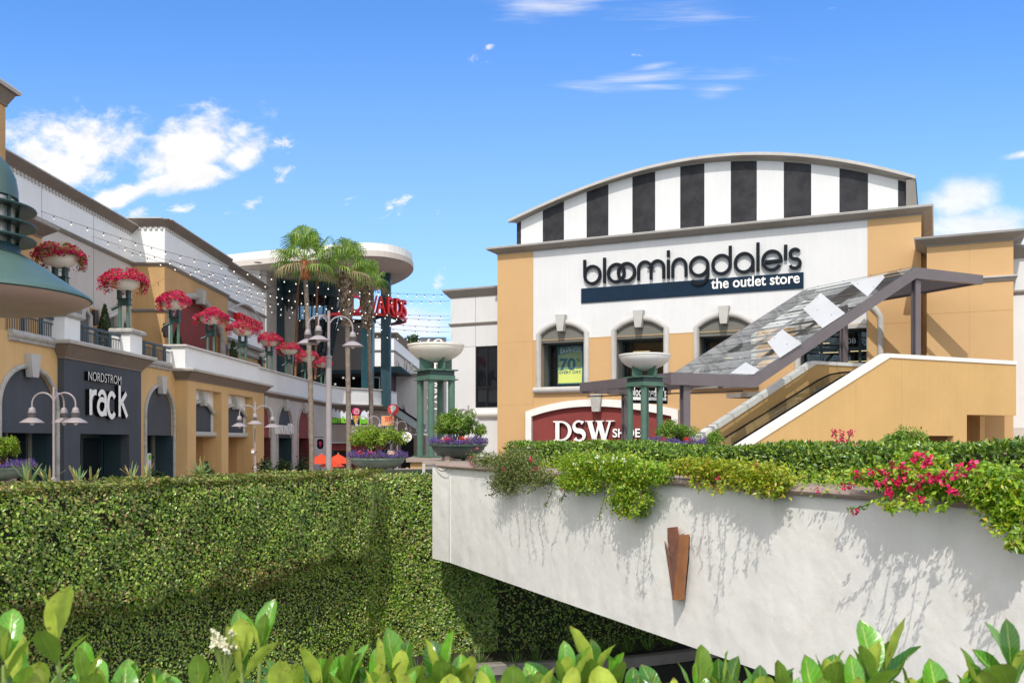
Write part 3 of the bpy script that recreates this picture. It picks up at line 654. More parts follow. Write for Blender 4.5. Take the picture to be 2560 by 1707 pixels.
    mb = MB(); mb.sweep(path, [(0, 0), (.05, 0), (.05, .05), (.42, H - .1), (.42, H - .06), (0, H - .06)], 'cornice_grey'); mb.sweep(path, [(-.6, H - .06), (.46, H - .06), (.5, H + .02), (-.6, H + .02)], 'cap_edge'); mb.build('annex_cornice', st)
    zz = hz_(2457, 706, d); p2 = [p + V((0, 0, zz - z0)) for p in path]
    mb = MB(); mb.sweep(p2, [(0, 0), (.04, 0), (.12, .12), (.12, .16), (0, .16)], 'cornice_grey'); mb.sweep(p2, [(0, .16), (.16, .16), (.16, .22), (0, .22)], 'cap_edge'); mb.build('string_course', st)
    mb = MB(); x = hs_(2423.6, 800, d); mb.box(FB, x - .014, x + .014, d, d + .004, 0, z0, 'tan_deep'); z = hz_(2423, 779.5, d)
    mb.box(FB, a0, x - .014, d, d + .004, z - .014, z + .014, 'tan_deep'); mb.box(FB, x + .014, a1, d, d + .004, z - .014, z + .014, 'tan_deep'); mb.build('wall_joint', st)
    MB().box(FB, sR - .3, a0 + .05, -6, -.25, 0, z0 + .1, 'tan_light').build('link_wall', st)
    # white block beyond the annex
    d = 0.6; a2 = a1 + .01; z3 = hz_(2540, 647, d)
    mb = MB(); mb.box(FB, a2, a2 + 9, -10, d, 3.4, z3, 'white_stucco'); mb.box(FB, a2, a2 + 9, -10, d - .01, 0, 3.4, 'beige_stucco'); mb.build('end_block', st)
    path = [FB.pt(a2, d, z3), FB.pt(a2 + 9, d, z3)]
    mb = MB(); mb.sweep(path, [(0, 0), (.04, 0), (.45, .4), (.45, .5), (0, .5)], 'cornice_grey'); mb.sweep([p - V((0, 0, 1.55)) for p in path], [(0, 0), (.12, .12), (.12, .2), (0, .2)], 'cornice_grey'); mb.build('end_cornice', st)
    return W
glassmat('shop_glass', (0.01, 0.012, 0.015), 0.6, see=0.9)
STOREW = build_store()

# ---------------------------------------------------------------- store signs
def store_sign():
    d0, d1 = .07, .17
    zb = hz_(1510.6, 707.8, d1); zb2 = hz_(1894.5, 677.8, d1); zb = (zb + zb2) / 2
    zo0, zo1 = hz_(1540, 707.5, d1), hz_(1540, 657, d1)          # ring bottom and top
    xh = zo1 - zo0 - .14; t = .15; zc = (zo0 + zo1) / 2; r = xh / 2; asc = hz_(1510.6, 645, d1)
    root = wthing('store_sign', 'huge dark round-lettered sign above a navy band on the white store front', 'sign', tuple(FB.pt(12, .3, zb)))
    pl = MB(); pL, pR = hs_(1450.3, 740, .2), hs_(2008, 700, .2); pb, pt_ = hz_(1450.3, 757, .2), hz_(1450.3, 720.5, .2)
    pl.box(FB, pL, pR, .02, .06, pb, pt_, 'navy'); pl.build('sign_band', root)
    S = lambda u: hs_(u, 680, d1)
    k = [0]
    def put(strokes, tail=False):
        mb = MB()
        for i, p in enumerate(strokes):
            e = .003 * i; ribbon(mb, FB, p, t, d0, d1 + e, 'letter_dark', side='letter_black')
        mb.build('letter', root)
    def ring(uL, uR): a, b = S(uL) + t / 2, S(uR) - t / 2; return ((a + b) / 2, (b - a) / 2)
    def bounds(x0): return 1200 + x0 / 3.136
    # b
    c, rx = ring(bounds(808), bounds(950)); put([arc(c, zc, rx, r, -180, 180, 36), [(c - rx, zc), (c - rx, asc)]])
    x = S(bounds(974)); put([[(x, zb), (x, asc + .02)]])
    for a, b in ((993, 1140), (1072, 1222)):
        c, rx = ring(bounds(a), bounds(b)); k[0] += 1; mb = MB(); ribbon(mb, FB, arc(c, zc, rx, r, -180, 180, 40), t, d0, d1 + .004 * k[0], 'letter_dark', side='letter_black'); mb.build('letter', root)
    a, b = S(bounds(1230)) + t / 2, S(bounds(1450)) - t / 2; m = (a + b) / 2; q = (m - a) / 2
    put([[(a, zb)] + arc(a + q, zc + .1, q, r - .1, 180, 0, 18) + [(m, zb)], [(m, zc + .1)] + arc(m + q, zc + .1, q, r - .1, 180, 0, 18) + [(b, zb)]])
    x = S(bounds(1475)); put([[(x, zb), (x, zc + r)], [(x, asc - .22), (x, asc + .1)]])
    a, b = S(bounds(1498)) + t / 2, S(bounds(1625)) - t / 2; q = (b - a) / 2; put([[(a, zb)] + arc(a + q, zc + .05, q, r - .05, 180, 0, 18) + [(b, zb)]])
    c, rx = ring(bounds(1637), bounds(1797)); put([arc(c, zc, rx, r, -180, 180, 40), [(c + rx, zc)] + arc(c, zc - .42, rx, r, 0, -148, 20)])
    c, rx = ring(bounds(1812), bounds(1973)); put([arc(c, zc, rx, r, -180, 180, 40), [(c + rx, zc - .1), (c + rx, asc + .06)]])
    c, rx = ring(bounds(1988), bounds(2152)); put([arc(c, zc, rx, r, -180, 180, 40), [(c + rx, zb), (c + rx, zc)]])
    x = S(bounds(2178)); put([[(x, zb), (x, asc + .1)]])
    c, rx = ring(1902.8, 1956.4); put([[(c - rx + .02, zc - .04), (c + rx, zc - .04)] + arc(c, zc, rx, r, 0, 328, 40)])
    x = S(1963.8); put([[(x, zc - .02), (x, asc - .12)]])
    a, b = S(1970) + t / 2, S(2004) - t / 2; c = (a + b) / 2; rx = (b - a) / 2; h = r / 2
    put([arc(c, zc + h, rx * .92, h, 25, 270, 22) + arc(c, zc - h, rx, h, 90, -160, 22)[1:]])
    a, b = hs_(1777, 700, .2), hs_(1999, 700, .2)
    text_mesh('small_text', 'the outlet store', FB, a, .06, pb + .27, .72, .03, 'letter_white', parent=root, fitw=b - a, bold=.012)
store_sign()
def serif_sign():
    root = wthing('shoe_store_sign', 'white serif letters on the maroon arch panel at street level', 'sign', tuple(FB.pt(6, .1, 3)))
    d0, d1 = .08, .24; zb, zt = hz_(1400, 1102, d1), hz_(1400, 1052, d1); h = zt - zb; S = lambda u: hs_(u, 1080, d1)
    # D
    a, b = S(1382.5), S(1429); w = b - a; mb = MB()
    o = [(a, zb), (a + w * .42, zb)] + arc(a + w * .42, zb + h / 2, w * .58, h / 2, -90, 90, 20)[1:] + [(a, zt), (a, zt - .05), (a + .13, zt - .09), (a + .13, zb + .09), (a, zb + .05)]
    i_ = [(a + .36, zb + .09), (a + w * .42, zb + .09)] + arc(a + w * .42, zb + h / 2, w * .58 - .2, h / 2 - .09, -90, 90, 20)[1:] + [(a + .36, zt - .09)]
    mb.prism(FB, o, d0, d1, 'letter_white', holes=[i_[::-1]], side='letter_black'); mb.build('letter', root)
    # S : spine with varying width
    a, b = S(1432), S(1462); c = (a + b) / 2; rx = (b - a) / 2 - .06
    sp = arc(c, zt - h * .26 , rx, h * .24, 35, 255, 16) + arc(c + .02, zb + h * .26, rx, h * .24, 75, -150, 16)
    n = len(sp); Lf, Rt = [], []
    for i, p in enumerate(sp):
        q0, q1 = sp[max(i - 1, 0)], sp[min(i + 1, n - 1)]; dx, dy = q1[0] - q0[0], q1[1] - q0[1]; l = math.hypot(dx, dy); wd = .05 + .085 * math.exp(-((i - n / 2) / 7.0) ** 2)
        if i < 2 or i > n - 3: wd = .10
        Lf.append((p[0] - dy / l * wd, p[1] + dx / l * wd)); Rt.append((p[0] + dy / l * wd, p[1] - dx / l * wd))
    mb = MB(); mb.prism(FB, Lf + Rt[::-1], d0, d1, 'letter_white', side='letter_black'); mb.build('letter', root)
    a, b = S(1465), S(1533); w = b - a; mb = MB(); tk, tn = .27, .12
    m1, m2 = a + w * .33, a + w * .68; mid = a + w * .5
    def sl(x0, x1, wd, z0, z1, e): mb.prism(FB, [(x1 - wd / 2, z0), (x1 + wd / 2, z0), (x0 + wd / 2, z1), (x0 - wd / 2, z1)], d0, d1 + e, 'letter_white', side='letter_black')
    sl(a + .18, m1, tk, zb, zt, 0); sl(mid, m1, tn, zb, zt, .003); sl(mid - .02, m2, tk, zb, zt, .006); sl(b - .16, m2, tn, zb, zt, .009)
    for x in (a + .18, mid, b - .16): mb.box(FB, x - .22, x + .22, d0, d1 + .012, zt - .05, zt, 'letter_white')
    mb.build('letter', root)
    text_mesh('small_text', 'SHOES', FB, S(1530), d0, hz_(1530, 1092, d1), .60, .1, 'letter_white', parent=root, fitw=S(1612) - S(1530), bold=.015, side='letter_black')
serif_sign()
def poster():
    d = -1.11; w = STOREW[0]; uL, uR = 1393, 1461
    a, b = hs_(uL, 900, d), min(hs_(uR, 900, d), w[1] - .08); z1, z0 = hz_(uL, 862, d), hz_(uL, 962, d); z0 = max(z0, w[2] + .08)
    root = wthing('sale_poster', 'blue and yellow sale poster standing in the leftmost shop window', 'poster', tuple(FB.pt(a, d, z0)))
    H = z1 - z0; W_ = b - a; mb = MB(); mb.box(FB, a, b, d - .02, d + .008, z0, z1, 'poster_teal'); mb.build('poster_sheet', root)
    X = lambda f: a + W_ * f; Z = lambda f: z0 + H * f
    mb = MB(); mb.prism(FB, [(X(.05), Z(.36)), (X(.92), Z(.40)), (X(.92), Z(.83)), (X(.05), Z(.74))], d + .008, d + .012, 'poster_green'); mb.prism(FB, [(X(.04), Z(.04)), (X(.91), Z(.04)), (X(.92), Z(.398)), (X(.05), Z(.358))], d + .008, d + .012, 'poster_yellow'); mb.build('colour_field', root)
    f = d + .012
    text_mesh('poster_text', 'ALL-OUT(LET)', FB, X(.1), f, Z(.86), .2, .003, 'poster_pale', root, fitw=W_ * .78, tilt=.08)
    text_mesh('poster_text', 'SAVINGS!', FB, X(.1), f, Z(.775), .27, .003, 'poster_pale', root, fitw=W_ * .78, bold=.006, tilt=.08)
    text_mesh('poster_text', '70', FB, X(.08), f, Z(.37), .86, .003, 'poster_teal', root, fitw=W_ * .6, bold=.03)
    text_mesh('poster_text', '%', FB, X(.7), f, Z(.56), .26, .003, 'poster_teal', root, bold=.004, fitw=W_ * .16)
    text_mesh('poster_text', 'OFF', FB, X(.7), f, Z(.385), .13, .003, 'poster_teal', root, bold=.004, fitw=W_ * .19)
    text_mesh('poster_text', 'UP TO', FB, X(.08), f, Z(.67), .09, .003, 'poster_teal', root, fitw=W_ * .15)
    text_mesh('poster_text', 'EVERY DAY', FB, X(.08), f, Z(.27), .22, .003, 'poster_teal', root, fitw=W_ * .8, bold=.005)
poster()

# ---------------------------------------------------------------- escalator block
FE = Frame((20.0, 36.5), (0.8990, 0.4380), (0.4380, -0.8990))
es, ez = (lambda u, v, d=0: FE.hit(u, v, d)[0]), (lambda u, v, d=0: FE.hit(u, v, d)[1])
def escalator_block():
    root = wthing('escalator_building', 'tan walled escalator ramp with white capped parapets in front of the store', 'escalator ramp', tuple(FE.pt(-6, 0, 0)))
    T, = FE.sz([(2217, 882)]); R = (0.0, FE.hit(2541, 906)[1]); B = FE.sz([(1857, 1110)])[0]
    zt = (T[1] + R[1]) / 2; T = (T[0], zt); R = (0, zt); sl = (T[1] - B[1]) / (T[0] - B[0]); Z0 = (T[0] - (T[1] - 0.6) / sl, 0.6)
    x1, x2, x3, zz1, zz2 = es(2290, 1089), es(2384, 1089), es(2417, 1060), ez(2381, 1089), ez(2480, 1037.5)
    out = [(Z0[0], 0), (x1, 0), (x1, zz1), (x2, zz1), (x2, 0), (x3, 0), (x3, zz2), (0, zz2), R, T, Z0]
    MB().prism(FE, out, -0.28, 0, 'tan_stucco').build('front_wall', root)
    c = .13; dx = .34 
    cap = [(Z0[0] - .03, Z0[1]), (Z0[0] + dx * 1.35, Z0[1]), (T[0] + .12, T[1] - .13), (.03, zt - .13), (.03, zt + .02), (T[0] - .01, T[1] + .02)]
    MB().prism(FE, cap, -0.31, 0.04, 'white_trim').build('front_cap', root)
    mb = MB()
    for u in (2139.7, 2255): x = es(u, 980); mb.box(FE, x - .014, x + .014, 0, .004, 0, (zt - .15) if u > 2217 else T[1] + (x - T[0]) * sl - .35, 'tan_deep')
    mb.build('wall_joint', root)
    # landing slab and inner walls
    mb = MB(); mb.box(FE, T[0], 0, -9, -.28, 4.78, 4.98, 'concrete'); mb.box(FE, -1.0, -.6, -9, -.3, zz2, 4.78, 'tan_stucco'); mb.build('landing', root)
    mb = MB(); mb.box(FE, x1 - 2, 1.0, -3.6, -3.3, 0, 4.7, 'tan_deep'); mb.box(FE, x3 - .12, x3 - .0, -3.3, -.28, 0, 4.7, 'tan_light'); mb.box(FE, 0.0, .3, -3.3, -1.6, 0, 4.7, 'tan_deep'); mb.build('undercroft_wall', root)
    # rear parapet
    d = -3.5; T2 = (es(2033, 903, d), zt); B2 = FE.sz([(1776, 1070)], d)[0]; sl2 = (T2[1] - B2[1]) / (T2[0] - B2[0]); Z2 = (T2[0] - (T2[1] - .6) / sl2, .6)
    xr = T2[0] + 5.5
    MB().prism(FE, [(Z2[0], 0), (xr, 0), (xr, zt), T2, Z2], d - .28, d, 'tan_stucco').build('rear_wall', root)
    MB().prism(FE, [(Z2[0] - .03, Z2[1]), (Z2[0] + .45, Z2[1]), (T2[0] + .1, T2[1] - .12), (xr, zt - .12), (xr, zt + .02), (T2[0] - .01, T2[1] + .02)], d - .32, d + .05, 'white_trim').build('rear_cap', root)
    # escalator itself
    e = wthing('escalator', 'pair of escalators with black handrails rising between tan parapets', 'escalator', tuple(FE.pt(-12, -1.7, 0)))
    slope = sl
    def line(d, h, m, r, glass=False):
        x0 = Z0[0] + .8; n = 22; pts = []
        for i in range(n + 1):
            x = x0 + (T[0] + 3.2 - x0) * i / n; zr = Z0[1] + (x - Z0[0]) * slope + h; lim = 4.98 + .65
            k = 9.0; z = lim - math.log(1 + math.exp(-(zr - lim) * -1 * -k)) / k if False else (zr if zr < lim - .35 else lim - .35 * math.exp(-(zr - lim + .35) / .35))
            pts.append(FE.pt(x, d, z))
        return pts
    for d in (-.55, -1.62, -1.88, -2.95):
        p = line(d, -.58, 'rail', .04); MB().tube(p, .034, 'rail_rubber', 8).build('handrail', e, smooth=True)
        mb = MB(); lo = [q - V((0, 0, .8)) for q in p]; n = len(p)
        if d < -2.5: mb.add(p + lo, [(i, i + 1, n + i + 1, n + i) for i in range(n - 1)], 'glass_balustrade').build('glass_panel', e)
        mb = MB(); mb.tube([q - V((0, 0, .82)) for q in p], .03, 'steel_side', 6); mb.build('rail_trim', e)
    for dd in (-1.6, -2.93):
        mb = MB(); x0 = Z0[0] + .8; n = 34; prof = []
        for i in range(n):
            x = x0 + .31 * i; z = min(Z0[1] + (x - Z0[0]) * slope - 1.65, 4.98); prof += [(x, z), (x, min(z + .19, 4.98))]
        prof += [(prof[-1][0] + .3, 4.98), (prof[-1][0] + .3, 4.6), (x0, .0)]
        clean = [q for i, q in enumerate(prof) if i == 0 or abs(q[0] - prof[i - 1][0]) + abs(q[1] - prof[i - 1][1]) > 1e-4]
        mb.prism(FE, clean, dd, dd + 1.0, 'steel_side'); mb.build('steps', e)
    # canopy
    cn = wthing('glass_canopy', 'grey steel canopy with glass panes and slats climbing over the escalator', 'canopy', tuple(FE.pt(-9, -3, 0)))
    dF = -0.4; Wd = 5.7
    A, Bq, C, D = FE.sz([(1678, 930), (1885, 938.5), (2289, 671), (2458, 685)], dF); A_, B_, C_, D_ = FE.sz([(1678, 957), (1889, 969), (2284, 704), (2458, 706)], dF)
    zl, zh = (A[1] + Bq[1]) / 2, (C[1] + D[1]) / 2; A, Bq, C, D = (A[0], zl), (Bq[0], zl), (C[0], zh), (D[0], zh)
    th = .40; A_, B_, C_, D_ = (A[0], zl - th), (Bq[0] + .07, zl - th), (C[0] + .02, zh - th - .02), (D[0], zh - .36)
    for dd in (dF, dF - Wd):
        b = MB(); b.prism(FE, [A_, B_, C_, D_, D, C, Bq, A], dd - .16, dd, 'canopy_metal'); b.build('side_beam', cn)
    for x, z, n_ in ((A[0], zl, 'end_beam'), (D[0] - .14, zh, 'end_beam')):
        b = MB(); b.box(FE, x + .002, x + .14, dF - Wd + .002, dF - .162, z - .34, z - .01, 'canopy_metal'); b.build(n_, cn)
    L_ = math.hypot(C[0] - Bq[0], zh - zl); ux, uz = (C[0] - Bq[0]) / L_, (zh - zl) / L_
    ns = 11
    for i in range(ns + 1):                                   # slats under the glass
        f = i / ns; x = Bq[0] + (C[0] - Bq[0]) * f; z = zl + (zh - zl) * f - .06
        b = MB(); q = [(x, z), (x + ux * .06, z + uz * .06), (x + ux * .06 + uz * .07, z + uz * .06 - ux * .07), (x + uz * .07, z - ux * .07)]
        b.prism(FE, q, dF - Wd + .162, dF - .162, 'canopy_slat'); b.build('slat', cn)
    for xa, xb, z in ((A[0] + .45, Bq[0] - .2, zl), (C[0] + .45, D[0] - .3, zh)):
        n = int((xb - xa) / .5)
        for i in range(n + 1):
            x = xa + (xb - xa) * i / n; b = MB(); b.box(FE, x, x + .05, dF - Wd + .162, dF - .162, z - .26, z - .06, 'canopy_dark'); b.build('slat', cn)
    for i in range(1, 3):
        dd = dF - Wd * i / 3; b = MB(); b.prism(FE, [(Bq[0], zl - .26), (Bq[0] + .1, zl - .34), (C[0], zh - .34), (C[0], zh - .26)], dd - .05, dd + .05, 'canopy_dark'); b.build('purlin', cn)
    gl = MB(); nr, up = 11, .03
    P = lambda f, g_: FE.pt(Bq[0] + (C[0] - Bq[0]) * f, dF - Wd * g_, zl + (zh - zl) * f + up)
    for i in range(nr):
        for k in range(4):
            r_ = random.Random(i * 7 + k); e = [V((0, 0, 0))] * 4; gg = (0, .22, .44, .72, 1)[k:k + 2]; k0, k1 = gg[0] + .001, gg[1] - .001; gmt = 'glass_reflect_tint' if (k < 2 and i > 1 and (i + k) % 4 != 3) or (k == 2 and i in (3, 7, 8)) else 'glass_clear'  # dark reflections put into the tint of some panes
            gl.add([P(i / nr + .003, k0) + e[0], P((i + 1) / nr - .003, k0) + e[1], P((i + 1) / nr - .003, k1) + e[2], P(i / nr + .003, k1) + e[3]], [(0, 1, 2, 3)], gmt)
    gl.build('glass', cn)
    jb = MB()
    for i in range(nr + 1):
        p, q = P(i / nr, 0), P(i / nr, 1); jb.tube([p, q], .008, 'canopy_dark', 5)
        for k in range(4): c = p.lerp(q, (k + .5) / 4); jb.tube([c, c + V((0, 0, .03))], .018, 'black_metal', 6)
    jb.build('glazing_bar', cn)
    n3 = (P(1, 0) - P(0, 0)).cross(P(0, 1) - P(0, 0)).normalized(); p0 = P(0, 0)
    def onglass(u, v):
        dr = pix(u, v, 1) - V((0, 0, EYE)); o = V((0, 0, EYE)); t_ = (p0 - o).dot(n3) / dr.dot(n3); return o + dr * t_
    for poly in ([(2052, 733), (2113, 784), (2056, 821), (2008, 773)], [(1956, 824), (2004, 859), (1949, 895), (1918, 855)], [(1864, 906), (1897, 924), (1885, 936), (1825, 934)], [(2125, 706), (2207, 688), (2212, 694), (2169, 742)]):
        b = MB(); q = [onglass(*q) for q in poly]; b.hexa([x + V((0, 0, .004)) for x in q] + [x + V((0, 0, .012)) for x in q], 'reflection_paint'); b.build('reflection_panel', cn)  # bright reflections of the gable, laid on the glass as solid white shapes
    for u, v, d, z1 in ((2296, 800, dF - .1, zh - .3), (1718, 1000, dF - .12, zl - .3), (1569, 1000, dF - Wd + .1, zl - .3), (2115, 860, dF - Wd + .1, zh - .3)):
        x = es(u, v, d); w = .13; b = MB(); z0 = 4.9 if u > 2000 else 0
        b.box(FE, x - w, x + w, d - .06, d, z0, z1, 'canopy_metal'); b.box(FE, x - w, x + w, d - .24, d - .18, z0, z1, 'canopy_metal'); b.box(FE, x - .03, x + .03, d - .18, d - .06, z0, z1, 'canopy_metal'); b.build('post', cn)
    # thin rods below the lower front edge
    b = MB(); b.tube([FE.pt(A[0] - .0, dF - Wd + .4, zl - .55), FE.pt(Bq[0] - .3, dF - .2, zl - .52)], .025, 'black_metal', 6); b.build('tie_rod', cn)
    # small hanging sign
    d = dF - 1.6; a, b_ = es(1574, 990, d), es(1669, 990, d); z1, z0 = ez(1650, 968, d), ez(1650, 1009, d)
    s = wthing('hanging_sign', 'small black hanging sign with white lettering beneath the canopy', 'sign', tuple(FE.pt((a + b_) / 2, d, z0)))
    MB().box(FE, a, b_, d - .08, d, z0, z1, 'letter_black').build('board', s)
    text_mesh('sign_text', "bloomingdale's", FE, a + .05, d, z0 + (z1 - z0) * .44, .42, .006, 'letter_white', s, fitw=b_ - a - .12, bold=.006)
    MB().box(FE, a + .06, b_ - .06, d + .001, d + .006, z0 + (z1 - z0) * .2, z0 + (z1 - z0) * .38, 'letter_white').build('stripe', s)
    for x in (a + .1, b_ - .1): MB().tube([FE.pt(x, d - .04, z1), FE.pt(x, d - .04, zl - .2)], .012, 'black_metal', 5).build('hanger', s)
escalator_block()
def blade_banner():
    Y = 44; p = pix(1054, 1032, Y); q = pix(1113, 846, Y); fr = Frame((p.x, Y), (1, 0), (0, -1)); w = q.x - p.x
    r = wthing('blade_banner', 'tall grey banner with blue edges and white vertical letters behind the round columns', 'banner', tuple(p))
    MB().box(fr, 0, w, -.1, 0, p.z, q.z, 'banner_grey').build('cloth', r)
    mb = MB(); [mb.box(fr, x, x + .05, -.12, .03, p.z, q.z + .05, 'banner_blue') for x in (-.05, w)]; mb.box(fr, 0, w, -.12, .03, q.z, q.z + .06, 'banner_blue'); mb.build('frame', r)
    text_mesh('banner_text', 'DSW SHOES', fr, w * .88, 0, p.z + .12, 1.05, .01, 'letter_white', r, rot=math.pi / 2, fitw=(q.z - p.z) * .95)
    MB().box(fr, w * .4, w * .5, -.11, -.1, 0, p.z, 'banner_grey').build('post', r)
blade_banner()
# ================================================================ two storey mall wing on the left
FA = Frame((-13.91, 25.0), (0.0304, 1.0), (1.0, -0.0304))
fs, fzz = (lambda u, v=1000, d=0: FA.hit(u, v, d)[0]), (lambda u, v, d=0: FA.hit(u, v, d)[1])
def roundarch(a, b, z0, zsp, zap, n=20):
    c, w = (a + b) / 2, (b - a) / 2
    return [(a, z0), (b, z0)] + [(c + w * math.cos(t), zsp + (zap - zsp) * math.sin(t)) for t in [math.pi * i / n for i in range(n + 1)]]
mat('tan_left', (0.64, 0.42, 0.19), 0.88, var=0.08, scale=0.35, bump=0.3, bscale=16, streak=0.06)
mat('brown_stucco', (0.40, 0.33, 0.28), 0.88, var=0.06, scale=0.4)
mat('rail_slate', (0.045, 0.075, 0.10), 0.5, var=0.1)
def mall_wing():
    rt = wthing('mall_building', 'long two storey shopping wing with arches, balcony parapet and deep cornices', 'building', tuple(FA.pt(20, 0, 0)))
    zc1, zc0 = 5.89, 5.35                        # street-level cornice
    def arch_bay(c, half, zsp, zap, zop, d, fill, side, surr='grey_stone', depth=.75, key=True, glass='glass_dark', zs=0.9, kr=.78, r=.075):
        a, b = c - half, c + half; z0 = 0.0
        m = MB(); m.prism(FA, [(a - .02, zop), (b + .02, zop)] + roundarch(a - .02, b + .02, zop, zsp, zap + .02)[2:], d - .22, d - .08, fill); bay = m.build('arch_panel', rt)
        m = MB(); m.box(FA, b, b + .1, d - depth, d - .301, z0, zop, side); m.box(FA, a - .1, a, d - depth, d - .301, z0, zop, side); m.box(FA, a, b, d - depth, d - .221, zop, zop + .1, side)
        m.box(FA, a, b, d - depth - .1, d - depth, z0, zs, side); m.box(FA, b - .012, b - .001, d - .301, d - .002, z0, zop, side); m.box(FA, a + .001, a + .012, d - .301, d - .002, z0, zop, side); m.build('reveal', bay)
        m = MB(); 
        for x in (a, c + .1, b - .09): m.box(FA, x, x + .09, d - depth - .08, d - depth + .02, zs, zop, 'steel_side')
        m.box(FA, a + .09, b - .09, d - depth - .07, d - depth + .01, zop - .9, zop - .82, 'frame_teal'); m.build('frame', bay)
        m = MB(); m.box(FA, a, b, d - depth - .06, d - depth - .05, zs, zop, glass); m.build('pane', bay)
        if surr:
            o = roundarch(a - .06, b + .06, z0, zsp, zap + .06)[2:]
            MB().tube([FA.pt(b + .06, d + .02, z0)] + [FA.pt(x, d + .02, z) for x, z in o] + [FA.pt(a - .06, d + .02, z0)], r, surr, 10).build('surround', bay, smooth=True)
        if key:
            MB().prism(FA, [(c - .2 * kr, zap - .33 * kr), (c + .2 * kr, zap - .33 * kr), (c + .34 * kr, zap + .52 * kr), (c - .34 * kr, zap + .52 * kr)], d, d + .26 * kr, 'grey_trim').build('keystone', bay)
        return a, b
    # bay 1 : tan wall with big dark arch
    sN0, sN1 = fs(160, 1000, .2), fs(353, 1000, .2)
    cA, hA = 1.42, 1.45; cB = 10.5; hB = 1.30
    zsp, zap, zop = EYE + 1.0, EYE + 2.12, fzz(300, 1086)
    sP = fs(469, 1000, .5)                        # front of the tan pier block
    sQ = fs(660, 1000, .5)
    wall = MB()
    wall.prism(FA, [(-12, 0), (sN0, 0), (sN0, zc1 - .02), (-12, zc1 - .02)], -.3, 0, 'tan_left', holes=[roundarch(cA - hA, cA + hA, .01, zsp, zap)[::-1]]); wall.build('street_wall', rt)
    MB().prism(FA, [(sN1, 0), (sP, 0), (sP, zc1 - .1), (sN1, zc1 - .1)], -.3, 0, 'tan_left', holes=[roundarch(cB - hB, cB + hB, .01, zsp, zap)[::-1]]).build('street_wall', rt)
    arch_bay(cA, hA, zsp, zap, zop, 0, 'charcoal', 'teal_dark'); arch_bay(cB, hB, zsp, zap, zop, 0, 'charcoal', 'teal_dark')
    # dark grey shop front
    o0, o1 = fs(200.8, 1085, .2), fs(323, 1085, .2); m = MB()
    m.prism(FA, [(sN0, 0), (sN1, 0), (sN1, zc0), (sN0, zc0)], -.1, .2, 'charcoal', holes=[[(o0, .01), (o0, zop), (o1, zop), (o1, .01)]]); m.build('shop_front', rt)
    m = MB(); m.box(FA, o1, o1 + .1, -.7, -.101, 0, zop, 'teal_dark'); m.box(FA, o0 - .1, o0, -.7, -.101, 0, zop, 'teal_dark'); m.box(FA, o0, o1, -.7, .19, zop, zop + .1, 'teal_dark'); m.box(FA, o0, o1, -.8, -.6, 0, .95, 'teal_dark'); sh = m.build('shop_recess', rt)
    MB().box(FA, o0, o1, -.72, -.71, .95, zop, 'glass_dark').build('pane', sh)
    m = MB(); [m.box(FA, x, x + .09, -.75, -.64, .95, zop, 'frame_teal') for x in (o0, (o0 + o1) / 2, o1 - .3)]; m.box(FA, o0 + .09, o1 - .3, -.74, -.65, zop - .12, zop, 'frame_teal'); m.build('frame', sh)
    text_mesh('unit_number', '901-1000', FA, o0 + .8, -.62, 1.0, .2, .01, 'letter_white', parent=rt, fitw=.8)
    # cornices along the street storey
    def corn(path, h=.5, out=.38, m_='cornice_brown', nm='cornice', cap=True):
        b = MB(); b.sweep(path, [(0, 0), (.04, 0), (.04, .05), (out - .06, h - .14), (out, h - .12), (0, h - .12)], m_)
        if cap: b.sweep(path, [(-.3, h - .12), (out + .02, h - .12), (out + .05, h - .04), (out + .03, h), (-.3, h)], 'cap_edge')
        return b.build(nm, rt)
    pt = lambda a, d, z: FA.pt(a, d, z)
    corn([pt(sN0, -.3, zc0), pt(sN0, .2, zc0), pt(sN1, .2, zc0), pt(sN1, -.3, zc0)][::1], .54, .38, 'cornice_brown')
    # coping under the first railing and between the fronts
    for a, b in ((.35, sN0 - .3), (sN1 + .3, sP - .6)):
        m = MB(); m.tube([pt(a, .05, 5.82), pt(b, .05, 5.82)], .12, 'grey_stone', 10); m.tube([pt(a, .03, 5.68), pt(b, .03, 5.68)], .07, 'grey_stone', 8); m.build('coping', rt, smooth=True)
    # tan pier block with two bays
    b0, b1, b2, b3 = fs(490, 1000, .5), fs(554, 1000, .5), fs(571, 1000, .5), fs(632, 1000, .5); zt = fzz(554, 981, .5); zT = EYE + 2.5
    m = MB(); m.prism(FA, [(sP, 0), (sQ, 0), (sQ, zT), (sP, zT)], -.3, .5, 'tan_left', holes=[[(b0, .01), (b0, zt), (b1, zt), (b1, .01)], [(b2, .01), (b2, zt), (b3, zt), (b3, .01)]]); m.build('pier_wall', rt)
    zsl = fzz(600, 1082, .2)
    for a, b in ((b0, b1), (b2, b3)):
        c = (a + b) / 2; sp, ap = fzz(530, 1030, .2), fzz(520, 1003, .2)
        sp, ap = EYE + 1.30, EYE + 1.74
        ar = segarch(a + .02, b - .02, zsl, sp, ap); m = MB(); m.prism(FA, [(a, zsl), (b, zsl), (b, zt), (a, zt)], -.05, .12, 'cool_white', holes=[ar[::-1]]); bay = m.build('bay_panel', rt)
        MB().prism(FA, ar, -.1, .02, 'charcoal').build('arch_panel', bay)
        MB().tube([pt(x, .14, z) for x, z in ar[2:]], .09, 'grey_trim', 10).build('surround', bay, smooth=True)
        MB().prism(FA, [(c - .11, ap - .18), (c + .11, ap - .18), (c + .22, ap + .34), (c - .22, ap + .34)], .12, .36, 'grey_trim').build('keystone', bay)
        MB().tube([pt(a, .18, zsl - .1), pt(b, .18, zsl - .1)], .115, 'grey_trim', 10).build('sill', bay, smooth=True)
